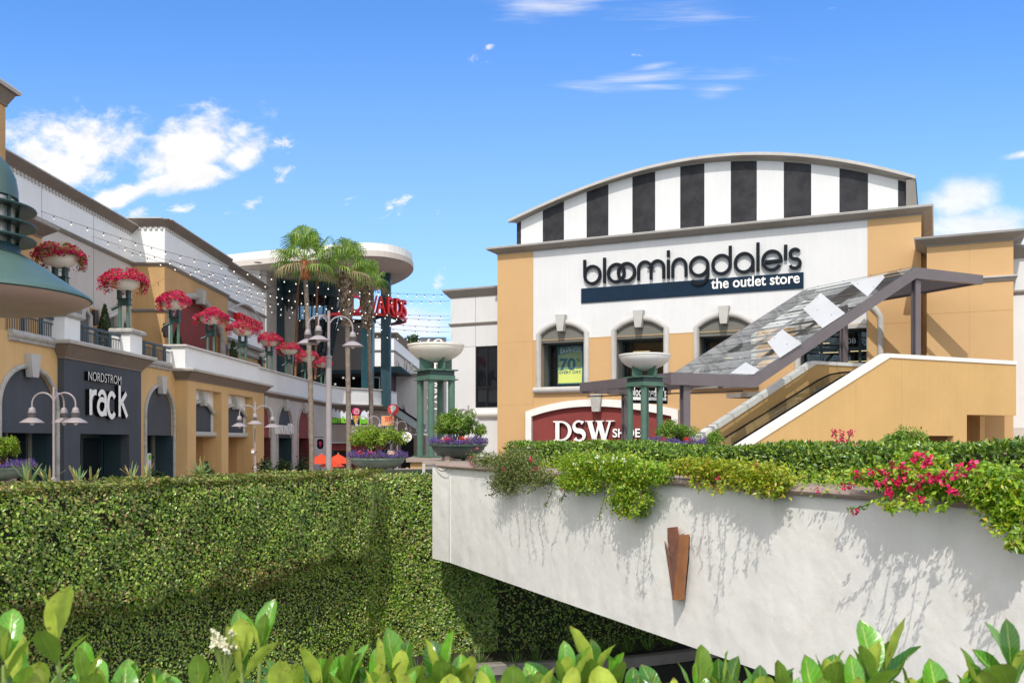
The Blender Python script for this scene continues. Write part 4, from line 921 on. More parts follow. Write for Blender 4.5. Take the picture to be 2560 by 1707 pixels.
        m = MB(); m.box(FA, a, b, -1.2, -1.1, 0, zsl, 'tan_deep'); m.box(FA, a, a + .02, -1.1, -.301, 0, zsl, 'tan_deep'); m.box(FA, b - .02, b, -1.1, -.301, 0, zsl, 'tan_deep'); m.box(FA, a + .02, b - .02, -1.1, .1, zsl - .02, zsl, 'tan_deep'); m.build('recess', bay)
    corn([pt(sP, -.25, zT), pt(sP, .5, zT), pt(sQ, .5, zT), pt(sQ, .1, zT)], .46, .36)
    # beige wall with three pointed arches
    sE = fs(815, 1000); zb = EYE + 2.45
    ar = []; 
    for uL, uR in ((622, 676), (693, 729), (744, 773)):
        a, b = fs(uL), fs(uR); ar.append(((a + b) / 2, (b - a) / 2))
    zsp3, zap3, zop3 = EYE + .75, EYE + 2.05, fzz(700, 1094)
    ar[0] = (ar[0][0], ar[0][1])
    m = MB(); m.prism(FA, [(sQ, 0), (sE, 0), (sE, zb), (sQ, zb)], -.3, 0, 'beige_stucco', holes=[roundarch(max(c - h, sQ + .05), c + h, .01, zsp3, zap3)[::-1] for c, h in ar]); m.build('street_wall', rt)
    for i, (c, h) in enumerate(ar):
        if i == 0: a = max(c - h, sQ + .05); c, h = (a + c + h) / 2, (c + h - a) / 2
        arch_bay(c, h, zsp3, zap3, zop3, 0, ('maroon', 'charcoal', 'maroon')[i], ('maroon_dark', 'teal_dark', 'maroon_dark')[i], kr=.75, r=.07, glass='glass_dark')
    # curved end
    cur = [FA.pt(sE, 0, 0)] + [V((p.x, p.y, 0)) for p in (pix(832, 0, 64.2), pix(850, 0, 65.2), pix(875, 0, 65.9), pix(900, 0, 66.4), pix(925, 0, 67.0), pix(950, 0, 68.2), pix(972, 0, 69.8), pix(986, 0, 71.8))]
    def wallcurve(mb, path, off, z0, z1, mt, th=.25):
        mb.sweep([p + V((0, 0, z0)) for p in path], [(off - th, 0), (off, 0), (off, z1 - z0), (off - th, z1 - z0)], mt)
    m = MB(); wallcurve(m, cur, -.35, 2.75, zb - .05, 'brown_stucco'); m.build('curved_fascia', rt)
    m = MB(); wallcurve(m, cur, -.45, 0, 1.2, 'maroon_dark'); wallcurve(m, cur, -.5, 1.2, 2.2, 'glass_dark', .05); wallcurve(m, cur, -.3, 2.2, 2.75, 'maroon'); m.build('curved_shop_front', rt)
    m = MB(); wallcurve(m, [p for p in cur], .02, 2.72, 2.82, 'grey_trim'); m.build('ledge', rt)
    # long cornice under parapet, beige part and curve
    corn([pt(sQ, 0, zb), pt(sE, 0, zb)] + [p + V((0, 0, zb)) for p in cur[1:]], .30, .26)
    # floor slab of the balcony
    m = MB(); m.box(FA, -12, sE + 1, -5.5, -.3, zc1 - .5, zc1 - .3, 'concrete'); m.build('balcony_floor', rt)
    m = MB(); m.add([p + V((0, 0, 5.4)) for p in cur] + [V((-40, 78, 5.4)), V((-40, 60, 5.4))], [tuple(range(len(cur) + 2))], 'concrete'); m.build('terrace_floor', rt)
    # parapet
    z0, z1 = EYE + 2.96, 6.62
    s3 = fs(641, 916, .3)
    m = MB(); m.box(FA, sP - .05, s3, .1, .42, z0, z1, 'cool_white'); m.box(FA, sP - .05, sP + .6, -.45, .1, z0, z1, 'cool_white'); 
    m.build('parapet', rt); m = MB(); m.sweep([pt(sP - .05, -.45, z1), pt(sP - .05, .42, z1), pt(s3, .42, z1)], [(-.4, 0), (.08, 0), (.10, .05), (.07, .10), (-.4, .10)], 'cap_edge'); m.build('coping', rt, smooth=False)
    za = EYE + 2.75; z1b = EYE + 3.78
    m = MB(); m.box(FA, s3 + .002, sE, -.1, .2, za, z1b, 'cool_white'); wallcurve(m, cur, .2, za, z1b, 'cool_white', .3); m.build('parapet', rt)
    m = MB(); m.sweep([pt(s3 + .002, .2, z1b)] + [pt(sE, .2, z1b)] + [p + V((.15, -.15, z1b)) for p in cur[1:]], [(-.4, 0), (.08, 0), (.10, .05), (.07, .10), (-.4, .10)], 'cap_edge'); m.build('coping', rt)
    # pedestals on the parapet line
    for a, b in ((sN0 - .0, fs(199, 820, .2)), (fs(324, 850, .2), fs(354, 850, .2))):
        m = MB(); m.box(FA, a, b, -.5, .22, zc1 - .05, 6.62, 'cool_white'); pd = m.build('pedestal', rt)
        m = MB(); m.sweep([pt(a, -.5, 6.62), pt(a, .22, 6.62), pt(b, .22, 6.62), pt(b, -.5, 6.62)], [(-.3, 0), (.05, 0), (.12, .06), (.12, .14), (.05, .19), (-.3, .19)], 'grey_stone'); m.box(FA, a + .1, b - .1, -.4, .1, 6.62, 6.8, 'grey_stone'); m.build('pedestal_cap', pd)
    # --- tower at the far left
    m = MB(); m.prism(FA, [(-14, zc1 - .02), (.25, zc1 - .02), (.25, EYE + 9.2), (-14, EYE + 9.2)], -5, 0, 'tan_deep'); m.build('tower_wall', rt)
    corn([pt(-14, 0, EYE + 9.2), pt(.25, 0, EYE + 9.2), pt(.25, -5, EYE + 9.2)], .5, .25, 'cornice_brown', 'tower_cornice')
    # --- upper storey, set back
    XB, XC, XD = -18.0, -16.46, -16.7
    def yat(x, u): return -x * FPX / (1280 - u)
    FU = lambda x: Frame((x, 0.0), (0, 1), (1, 0))
    zm = EYE + 8.43; zr = EYE + 9.98; floor = 5.6
    F1, F2, F3 = FU(XB), FU(XC), FU(XD)
    yB0, yB1, yC1, yD1 = 26.0, 43.6, yat(XC, 569), yat(XD, 663)
    m = MB(); m.box(F1, yB0, yB1, -3, 0, zm, zr, 'cool_white'); m.box(F1, yB0, yB1, -3, -.004, floor - .4, zm, 'beige_stucco'); m.build('upper_wall', rt)
    zr2 = EYE + 10.3
    m = MB(); m.box(F2, yB1, yC1, -4, 0, zm, zr2, 'cool_white'); m.build('upper_wall', rt)
    m = MB(); yq0, yq1 = yat(XC, 421), yat(XC, 553); c = (yq0 + yq1) / 2; hw = (yq1 - yq0) / 2
    m.prism(F2, [(yB1, floor - .4), (yC1, floor - .4), (yC1, zm), (yB1, zm)], -4, -.004, 'tan_deep', holes=[segarch(yq0, yq1, 6.2, EYE + 6.0, EYE + 7.55)[::-1]]); m.build('upper_wall', rt)
    m = MB(); m.prism(F2, segarch(yq0 - .02, yq1 + .02, 6.1, EYE + 6.0, EYE + 7.57), -.6, -.3, 'maroon'); ap = m.build('arch_panel', rt)
    o = segarch(yq0, yq1, 6.2, EYE + 6.0, EYE + 7.55)
    MB().tube([F2.pt(x, .04, z) for x, z in o[1:]] + [F2.pt(yq0, .04, 6.2)], .17, 'grey_stone', 12).build('surround', ap, smooth=True)
    MB().prism(F2, [(c - .18, EYE + 7.2), (c + .18, EYE + 7.2), (c + .32, EYE + 7.95), (c - .32, EYE + 7.95)], .0, .38, 'grey_trim').build('keystone', ap)
    m = MB(); m.box(F3, yC1, yD1, -4, 0, zm, zr2, 'cool_white'); m.box(F3, yC1, yD1, -4, -.004, 8.2, zm, 'beige_stucco'); m.box(F3, yC1, yD1, -4, -.004, floor - .4, 8.2, 'tan_deep'); m.build('upper_wall', rt)
    up = V((0, 0, 1))
    def strip(frm, y0, y1, z, prof, mt, nm, ret0=False, ret1=False):
        p = ([frm.pt(y0, -2.5, z)] if ret0 else []) + [frm.pt(y0, 0, z), frm.pt(y1, 0, z)] + ([frm.pt(y1, -2.5, z)] if ret1 else [])
        b = MB(); b.sweep(p, prof, mt); return b
    cp = [(0, 0), (.03, 0), (.05, .06), (.30, .30), (.30, .34), (0, .34)]
    bp_ = [(0, 0), (.03, 0), (.14, .10), (.14, .15), (0, .15)]
    for frm, y0, y1, z, r0 in ((F1, yB0, yB1, zr, False), (F2, yB1, yC1, zr2, True), (F3, yC1, yD1, zr2, False)):
        b = strip(frm, y0, y1 if frm is not F1 else y1 + .0, z - .12, cp, 'cornice_brown', 'c', r0, frm is F3)
        b.sweep([frm.pt(y0, 0, z + .22), frm.pt(y1, 0, z + .22)], [(-.5, 0), (.34, 0), (.34, .05), (-.5, .05)], 'cap_edge')
        if r0: b.sweep([frm.pt(y0, -2.5, z + .222), frm.pt(y0, -.0, z + .222)], [(-.5, 0), (.34, 0), (.34, .05), (-.5, .05)], 'cap_edge')
        b.build('roof_cornice', rt)
        d_ = MB(); y = y0 + .1
        while y < y1 - .15: d_.box(frm, y, y + .12, 0, .07, z - .24, z - .125, 'cap_edge'); y += .26
        if r0:
            x = .08
            while x < 1.5: p = frm.pt(y0, -x, 0); d_.box(WORLDF, p.x - .12, p.x, -p.y, -p.y + .07, z - .24, z - .125, 'cap_edge'); x += .26
        dn = d_.build('dentil_row', rt)
        strip(frm, y0, y1, zm - .08, bp_, 'cornice_grey', 'b', r0).build('string_course', rt)
    m = strip(F2, yB1, yq0 - .1, EYE + 6.15, bp_, 'cornice_grey', 'b', True); m.build('string_course', rt)
    strip(F3, yC1, yD1, 8.15, bp_, 'cornice_grey', 'b').build('string_course', rt)
    # lower projecting bay by the tower
    F0 = FU(-17.0); yb1 = 33.2
    m = MB(); m.box(F0, 26, yb1, -1.5, 0, floor - .4, EYE + 7.35, 'tan_deep'); m.build('upper_bay', rt)
    m = MB(); m.sweep([F0.pt(26, 0, EYE + 7.35), F0.pt(yb1, 0, EYE + 7.35), F0.pt(yb1, -1.0, EYE + 7.35)], [(0, 0), (.04, 0), (.04, .05), (.42, .34), (.42, .38), (0, .38)], 'cornice_brown'); m.sweep([F0.pt(26, 0, EYE + 7.73), F0.pt(yb1, 0, EYE + 7.73), F0.pt(yb1, -1.0, EYE + 7.73)], [(-.4, 0), (.44, 0), (.47, .1), (-.4, .1)], 'grey_stone'); m.build('roof_cornice', rt)
    # upper niches behind the railings
    for y0, y1 in ((yat(XB, 160), yat(XB, 222)), (yat(XB, 250), yat(XB, 325))):
        zt_ = EYE + 5.85; c = (y0 + y1) / 2
        m = MB(); pts = [(y0, floor), (y1, floor), (y1, zt_ - .5), (c, zt_), (y0, zt_ - .5)]
        m.prism(F1, pts, -.003, .012, 'reveal'); nb = m.build('niche_panel', rt)
        MB().prism(F1, segarch(y0 + .8, y1 - .8, floor, EYE + 4.5, EYE + 5.0), .012, .05, 'white_stucco').build('niche_fill', nb)
        MB().tube([F1.pt(y1, .06, floor), F1.pt(y1, .06, zt_ - .5), F1.pt(c, .06, zt_), F1.pt(y0, .06, zt_ - .5), F1.pt(y0, .06, floor)], .11, 'grey_trim', 10).build('surround', nb, smooth=True)
        MB().prism(F1, [(c - .14, EYE + 5.2), (c + .14, EYE + 5.2), (c + .28, zt_ - .05), (c - .28, zt_ - .05)], .012, .3, 'grey_trim').build('keystone', nb)
    m = MB(); m.box(F1, yat(XB, 224), yat(XB, 247), .001, .03, floor, EYE + 5.75, 'tan_deep'); m.build('pilaster', rt)
    # thin joints in stucco
    m = MB()
    for u in (104, 234): y = yat(XB, u); m.box(F1, y - .012, y + .012, 0, .005, floor, zr - .2, 'cornice_grey')
    m.build('wall_joint', rt)
    # dark plinth behind everything (rest of the building volume)
    m = MB(); m.box(FA, -12, sE + 2, -9, -2.2, 0, 5.3, 'reveal'); m.build('core', rt)
    return cur
CURVE = mall_wing()

def cup_lamp(name, label, fr, y, z, group):
    r = wthing(name, label, 'wall lamp', tuple(fr.pt(y, .0, z)), group)
    MB().prism(fr, [(y - .16, z - .3), (y, z - .36), (y + .16, z - .3), (y + .16, z + .3), (y - .16, z + .3)], .10, .24, 'dark_bronze').build('shade', r)
    MB().box(fr, y - .07, y + .07, 0, .1, z - .1, z + .1, 'dark_bronze').build('bracket', r)
def wall_lamps():
    g = 'box lamps on the upper wall'
    F1, F2, F3 = Frame((-18, 0), (0, 1), (1, 0)), Frame((-16.46, 0), (0, 1), (1, 0)), Frame((-16.7, 0), (0, 1), (1, 0))
    for fr, u, v, lb in ((F1, 236, 793, 'dark box lamp on the narrow tan pilaster above the first railing'), (F2, 413, 825, 'dark box lamp beside the left edge of the big maroon arch'),
                         (F3, 563, 874, 'dark box lamp on the tan wall left of the lit cinema sign'), (F3, 652, 902, 'dark box lamp at the far end of the tan upper wall')):
        y, z = fr.hit(u, v, .15); cup_lamp('wall_lamp', lb, fr, y, z, g)
wall_lamps()

# railings of the balcony
def railing(label, a, b, zt, zb, d=-.15, g='blue metal railings of the balcony', extra=True):
    r = wthing('railing', label, 'railing', tuple(FA.pt((a + b) / 2, d, zb)), g); m = MB()
    m.tube([FA.pt(a, d, zt), FA.pt(b, d, zt)], .05, 'rail_slate', 8).build('top_rail', r)
    m = MB(); m.tube([FA.pt(a, d, zt - .16), FA.pt(b, d, zt - .16)], .025, 'rail_slate', 6); m.build('middle_rail', r)
    m = MB(); m.tube([FA.pt(a, d, zb + .05), FA.pt(b, d, zb + .05)], .025, 'rail_slate', 6); m.build('bottom_rail', r)
    n = max(2, round((b - a) / .12)); 
    for i in range(n + 1):
        x = a + (b - a) * i / n; big = i % 8 in (0, 1) ; MB().tube([FA.pt(x, d, zb), FA.pt(x, d, zt - (.0 if big else .16))], .035 if big else .013, 'rail_slate', 5).build('post' if big else 'baluster', r)
railing('dark blue railing between the tan tower and the first white pedestal', .35, fs(158, 820, -.15) , 6.55, 5.85)
railing('blue railing above the dark shop front between two white pedestals', fs(203, 820, -.15), fs(315, 850, -.15), 6.55, 5.85)
railing('short blue railing right of the second white pedestal', fs(357, 850, -.15), fs(425, 850, -.15), 6.55, 5.85)

# signs on the left wing
def left_signs():
    r = wthing('shop_sign', 'white narrow letters in two lines on the dark grey shop front', 'sign', tuple(FA.pt(5, .3, 4)))
    d = .34; S = lambda u: fs(u, 990, d); a, b = S(222), S(318); z0 = fzz(230, 1037, d); hx = 1.02
    w = (b - a); k = [0]
    def put(strokes, t=.17):
        m = MB()
        for i, p in enumerate(strokes): ribbon(m, FA, p, t, .2, d + .003 * i, 'letter_white', side='letter_black')
        m.build('letter', r)
    gx = lambda f: a + w * f
    t = .15; xh = .82; rc = .20
    put([[(gx(.05), z0), (gx(.05), z0 + xh)], [(gx(.05), z0 + xh - .34)] + arc(gx(.05) + .30, z0 + xh - .38, .30, .30, 160, 75, 8)], .18)
    c = gx(.33); put([arc(c, z0 + xh - .29, .24, .25, 160, 0, 10) + [(c + .24, z0)], [(c + .24, z0 + xh * .58)] + arc(c - .02, z0 + .29, .26, .24, 80, 300, 14) + [(c + .24, z0 + .25)]], .16)
    c = gx(.58); put([arc(c, z0 + xh / 2 - .04, .27, xh / 2 - .02, 40, 320, 22)], .17)
    c = gx(.79); put([[(c, z0), (c, z0 + xh + .24)], [(c + .5, z0 + xh), (c + .02, z0 + .42)], [(c + .16, z0 + .5), (c + .56, z0)]], .17)
    z1 = fzz(220, 950, d); text_mesh('small_text', 'NORDSTROM', FA, S(220), .2, z1, .42, d - .2, 'letter_white', r, fitw=S(302) - S(220), side='letter_black', bold=-.004)
    # lit cinema sign
    F3 = Frame((-16.7, 0), (0, 1), (1, 0)); r = wthing('cinema_sign', 'cinema sign with red letters over a white film board on the upper wall', 'sign', tuple(F3.pt(56, .2, 8)))
    y0, zt = F3.hit(577, 772, .3); y1, zb_ = F3.hit(660, 840, .3); zlo = F3.hit(575, 838, .3)[1]; zhi = F3.hit(580, 772, .3)[1]
    zt = F3.hit(580, 775, .3)[1]; zmid = F3.hit(580, 798, .3)[1]; zlo = F3.hit(572, 842, .3)[1]
    MB().box(F3, y0, y1, .02, .10, zmid, zt, 'steel_side').build('back_board', r)
    MB().box(F3, y0, y1, .02, .22, zlo, zmid - .1, 'letter_white').build('film_board', r)
    m = MB()
    for z in (zt, zmid): m.tube([F3.pt(y0 - .2, .28, z), F3.pt(y1, .28, z)], .07, 'white_trim', 8)
    m.build('white_tube', r, smooth=True)
    MB().tube([F3.pt(y0 + (y1 - y0) * i / 16, .28, zt + .02 + .75 * math.sin(math.pi * i / 16)) for i in range(17)], .06, 'grey_trim', 8).build('arched_tube', r, smooth=True)
    MB().box(F3, y0 - .3, y1, .02, .35, zlo - .18, zlo, 'cornice_grey').build('ledge', r)
    text_mesh('small_text', 'NOW PLAYING', F3, F3.hit(594, 800, .35)[0], .10, zmid + .12, (zt - zmid) * 1.15, .4, 'red_letter', r, fitw=F3.hit(652, 820, .35)[0] - F3.hit(594, 800, .35)[0], side='red_side')
    # white lettering strip on the middle narrow arch
    a, b = fs(691, 1078, .12), fs(731, 1078, .12); z0 = fzz(700, 1084, .12)
    r = wthing('white_sign', 'white block letter sign across the narrow grey arch', 'sign', tuple(FA.pt(a, .1, z0)))
    rr = random.Random(4); x = a; w = (b - a)
    for k in range(7):
        x0, x1 = a + w * k / 7 + .03, a + w * (k + 1) / 7 - .03; m = MB()
        for q, (p0, p1) in enumerate((((x0, 0), (x0, .42)), ((x1, 0), (x1, .42)), ((x0, .42), (x1, .0 if k % 2 else .42)))): ribbon(m, FA, [(p0[0], z0 + .03 + p0[1]), (p1[0], z0 + .03 + p1[1])], .07, .02, .2 + .003 * q, 'letter_white')
        m.build('block_letter', r)
    MB().box(FA, b - w * .2, b - w * .08, .02, .2, z0 + .45, z0 + .62, 'letter_white').build('raised_mark', r)
    m = MB(); m.tube([FA.pt(a, .05, z0), FA.pt(b, .05, z0)], .03, 'letter_white', 6); m.build('rail', r)
left_signs()
def window_poster():
    y = -.70; a, b = fs(354, 1150, y), fs(379, 1150, y); a = max(a, 9.25); z1, z0 = fzz(360, 1133, y), .75; r = wthing('window_poster', 'white advertising poster with two figures and a green disc in the arched window', 'poster', tuple(FA.pt(a, y, z0)))
    MB().box(FA, a, a + .85, y, y + .015, z0, z1, 'letter_white').build('sheet', r)
    for k, (cx, h, mt) in enumerate(((.22, 1.0, 'red_sign'), (.50, 1.12, 'dark_shrub_flat'))):
        MB().prism(FA, [(a + cx - .16, z0), (a + cx + .18, z0), (a + cx + .14, z0 + h * .62), (a + cx + .04, z0 + h * .7), (a + cx - .04, z0 + h * .7), (a + cx - .13, z0 + h * .62)], y + .015, y + .018 + .003 * k, mt).build('printed_figure', r)
        MB().prism(FA, arc(a + cx, z0 + h * .78, .07, .10, 0, 342, 18), y + .015, y + .022, 'skin').build('printed_head', r)
    MB().prism(FA, arc(a + .70, z1 - .16, .12, .12, 0, 342, 18), y + .015, y + .02, 'lime').build('green_disc', r)
mat('dark_shrub_flat', (0.05, 0.07, 0.04), 0.6, var=0.1)
window_poster()

# ================================================================ cinema rotunda and what stands behind it
def spline(pts, n=8, closed=True):
    out = []; N = len(pts)
    for i in range(N if closed else N - 1):
        p0, p1, p2, p3 = (pts[(i + k - 1) % N] if closed else pts[min(max(i + k - 1, 0), N - 1)] for k in range(4))
        for j in range(n):
            t = j / n; out.append(0.5 * ((2 * p1) + (p2 - p0) * t + (2 * p0 - 5 * p1 + 4 * p2 - p3) * t * t + (3 * p1 - p0 - 3 * p2 + p3) * t ** 3))
    if not closed: out.append(pts[-1])
    return out
def rotunda():
    r = wthing('cinema_building', 'cinema rotunda with a wide oval roof disc, teal columns and an inverted glass drum', 'building', (-14, 74, 5.5))
    H = EYE + 12.5
    plan = [V((x, y, 0)) for x, y in ((-25, 68.5), (-19.4, 65.4), (-14, 63.2), (-9.6, 61.8), (-7.5, 63.4), (-7.15, 66.8), (-8.6, 71.5), (-11.6, 76.5), (-15.4, 81.0), (-22, 85), (-30, 82), (-32, 74))]
    P = spline(plan, 6); n = len(P)
    m = MB(); m.add([p + V((0, 0, H)) for p in P], [tuple(range(n))], 'soffit'); m.build('soffit', r)
    c = V((-18, 73, 0))
    rings = [(1.0, 0, 'soffit'), (1.0, .38, 'cap_edge'), (.992, .42, 'cap_edge'), (.992, .9, 'white_trim'), (.965, .98, 'cap_edge')]
    m = MB(); vs = []
    for f, dz, _ in rings: vs += [c + (p - c) * f + V((0, 0, H + dz)) for p in P]
    for k in range(len(rings) - 1): m.add(vs, [(k * n + i, k * n + (i + 1) % n, (k + 1) * n + (i + 1) % n, (k + 1) * n + i) for i in range(n)], ('soffit', 'cap_edge', 'white_trim', 'cap_edge')[k])
    m.add([c + (p - c) * .965 + V((0, 0, H + .98)) for p in P], [tuple(range(n))], 'white_trim'); m.build('roof_disc', r)
    m = MB()
    for u, v in ((700, 668), (725, 687), (800, 680), (645, 656), (898, 723), (880, 700)): q = pix(u, v, (H - EYE) * FPX / (HOR - v)); m.lathe((q.x, q.y, H - .02), [(.28, 0), (.28, .01), (.02, .012)], 'cornice_brown', 10)
    m.build('soffit_light', r)
    # columns
    for ua, ub, Y, z1, mt, nm in ((903, 931, 72, H, 'column_teal', 'column'), (952, 975, 68, H, 'column_navy', 'column'), (664, 702, 70, H, 'column_navy', 'column')):
        a, b = pix(ua, 0, Y).x, pix(ub, 0, Y).x; w = b - a; m = MB(); f = Frame((a, Y), (1, 0), (0, -1)); m.box(f, 0, w, -w, 0, 5.4, z1, mt); cc = m.build(nm, r)
        MB().box(f, w * .42, w * .58, 0, .05, 5.4, z1, mt).build('rib', cc)
    # wall behind the terrace
    f = Frame((pix(630, 0, 80).x, 80), (1, 0), (0, -1)); L_ = pix(935, 0, 80).x - pix(630, 0, 80).x
    zt, zd = pix(0, 806, 80).z, pix(0, 930, 80).z
    MB().box(f, 0, L_, -.4, 0, zd, zt, 'bg_grey').build('rear_wall', r)
    MB().box(f, -.1, L_ + .1, -.6, .15, zt, zt + .25, 'letter_black').build('roof_edge', r)
    m = MB(); m.box(f, 0, L_, -8, -7.8, 5.4, zd, 'dark_void'); m.box(f, 0, L_, -7.8, -.4, zd, zd + .1, 'dark_void'); m.box(f, L_ - .1, L_, -7.8, -.4, 5.4, zd, 'dark_void'); m.build('entrance_hall', r)
    m = MB(); m.box(f, 0, L_, -.1, .12, zd - .1, zd + .18, 'column_navy'); m.build('entrance_beam', r)
    for u, v in ((858, 944), (866, 948), (900, 936), (838, 960), (884, 945)): q = pix(u, v, 84); MB().lathe(tuple(q), [(.0, -.1), (.1, -.05), (.1, .05), (0, .1)], 'bulb_glow', 8).build('ceiling_lamp', r)
    # inverted glass drum
    cx, cy = pix(752, 0, 74).x, 74.5; ztop, zbot = H, 6.4; m = MB()
    R0, R1 = 1.7, 3.25; seg = 20
    Z = lambda t: zbot + (ztop - 1.0 - zbot) * t
    m.lathe((cx, cy, 0), [(R0, Z(0)), (R1, Z(1))], 'glass_drum', 40); dr = m.build('glass_drum', r)
    MB().lathe((cx, cy, 0), [(R1 + .1, Z(1)), (R1 + .45, ztop)], 'column_navy', 40).build('drum_collar', dr)
    m = MB()
    for i in range(seg): t = 2 * math.pi * (i + .5) / seg; m.tube([V((cx + R0 * math.cos(t), cy + R0 * math.sin(t), Z(0))), V((cx + R1 * math.cos(t), cy + R1 * math.sin(t), Z(1)))], .06, 'frame_teal', 5)
    for k in (.25, .5, .75): rr = R0 + (R1 - R0) * k; m.tube([V((cx + rr * math.cos(a), cy + rr * math.sin(a), Z(k))) for a in [2 * math.pi * i / 36 for i in range(37)]], .05, 'frame_teal', 5)
    m.build('drum_frame', dr)
    m = MB(); [m.tube([pix(u0, 700, 70.4), pix(u1, 948, 70.4)], .09, 'copper_rust', 6) for u0, u1 in ((745, 738), (793, 788))]; m.build('gold_rod', r)
    # curtain wall left of the drum, beige leaning panel
    f = Frame((pix(640, 0, 71).x, 71), (1, 0), (0, -1)); L1 = pix(745, 0, 71).x - pix(640, 0, 71).x
    MB().box(f, 0, L1 * .62, -.1, 0, 5.4, H, 'glass_blue').build('curtain_wall', r)
    m = MB(); [m.box(f, x, x + .12, -.2, .08, 5.4, H, 'frame_teal') for x in (.4, 1.0, 1.6)]; [m.box(f, 0, L1 * .62, -.2, .06, z, z + .13, 'frame_teal') for z in (7.4, 9.2, 10.9, 12.6)]; m.build('mullion', r)
    q = [pix(703, 720, 71.5), pix(745, 720, 71.5), pix(728, 948, 71.5), pix(703, 948, 71.5)]; m = MB(); m.hexa([q[3], q[2], q[2] + V((0, .4, 0)), q[3] + V((0, .4, 0)), q[0], q[1], q[1] + V((0, .4, 0)), q[0] + V((0, .4, 0))], 'beige_stucco'); m.build('leaning_panel', r)
    # cream support block under the disc
    a, b = pix(560, 0, 67).x, pix(650, 0, 67).x; m = MB(); m.box(Frame((a, 67), (1, 0), (0, -1)), 0, b - a, -6, 0, 5.4, H, 'white_trim'); m.box(Frame((b, 67), (1, 0), (0, -1)), .001, .45, -6, -.1, 5.4, H, 'beige_stucco'); m.build('support_block', r)
    # sign ring
    s = wthing('cinema_letter_sign', 'curved band of big red capital letters beside the navy column', 'sign', (pix(905, 0, 70).x, 70, 12.9))
    C = V((pix(905, 0, 70.5).x, 70.5, 0)); R = 3.35; z0 = 12.2
    for rr, zz, nm in ((R, z0 - .12, 'sign_band'), (R - .5, z0 - .12, 'inner_band')):
        p = [C + V((rr * math.cos(t), rr * math.sin(t), zz)) for t in [math.radians(-130 + 8 * i) for i in range(26)]]
        MB().sweep(p, [(-.06, 0), (.06, 0), (.06, .2), (-.06, .2)] if nm == 'sign_band' else [(-.25, .02), (.25, .02), (.25, .06), (-.25, .06)], 'red_side' if nm == 'sign_band' else 'letter_black').build(nm, s)
    for ch, ang in (('E', -101), ('D', -88), ('W', -72.5), ('A', -58), ('R', -45.5), ('D', -33), ('S', -21)):
        t = math.radians(ang); o = C + V((math.cos(t) * R, math.sin(t) * R, 0)); nrm = (math.cos(t), math.sin(t)); e = (-math.sin(t), math.cos(t))
        text_mesh('letter', ch, Frame((o.x, o.y), e, nrm), -.37, .0, z0 + .05, 1.8, .30, 'red_letter', s, fitw=.74 if ch != 'W' else 1.0, bold=.02, side='red_side')
    m = MB(); [m.tube([V((x, 72.2, z0)), V((pix(960, 0, 68).x, 68.6, z0))], .06, 'letter_black', 5) for x in (C.x, C.x - 1.5)]; m.build('strut', s)
glassmat('glass_drum', (0.01, 0.02, 0.025), 0.6, see=0.55)
rotunda()
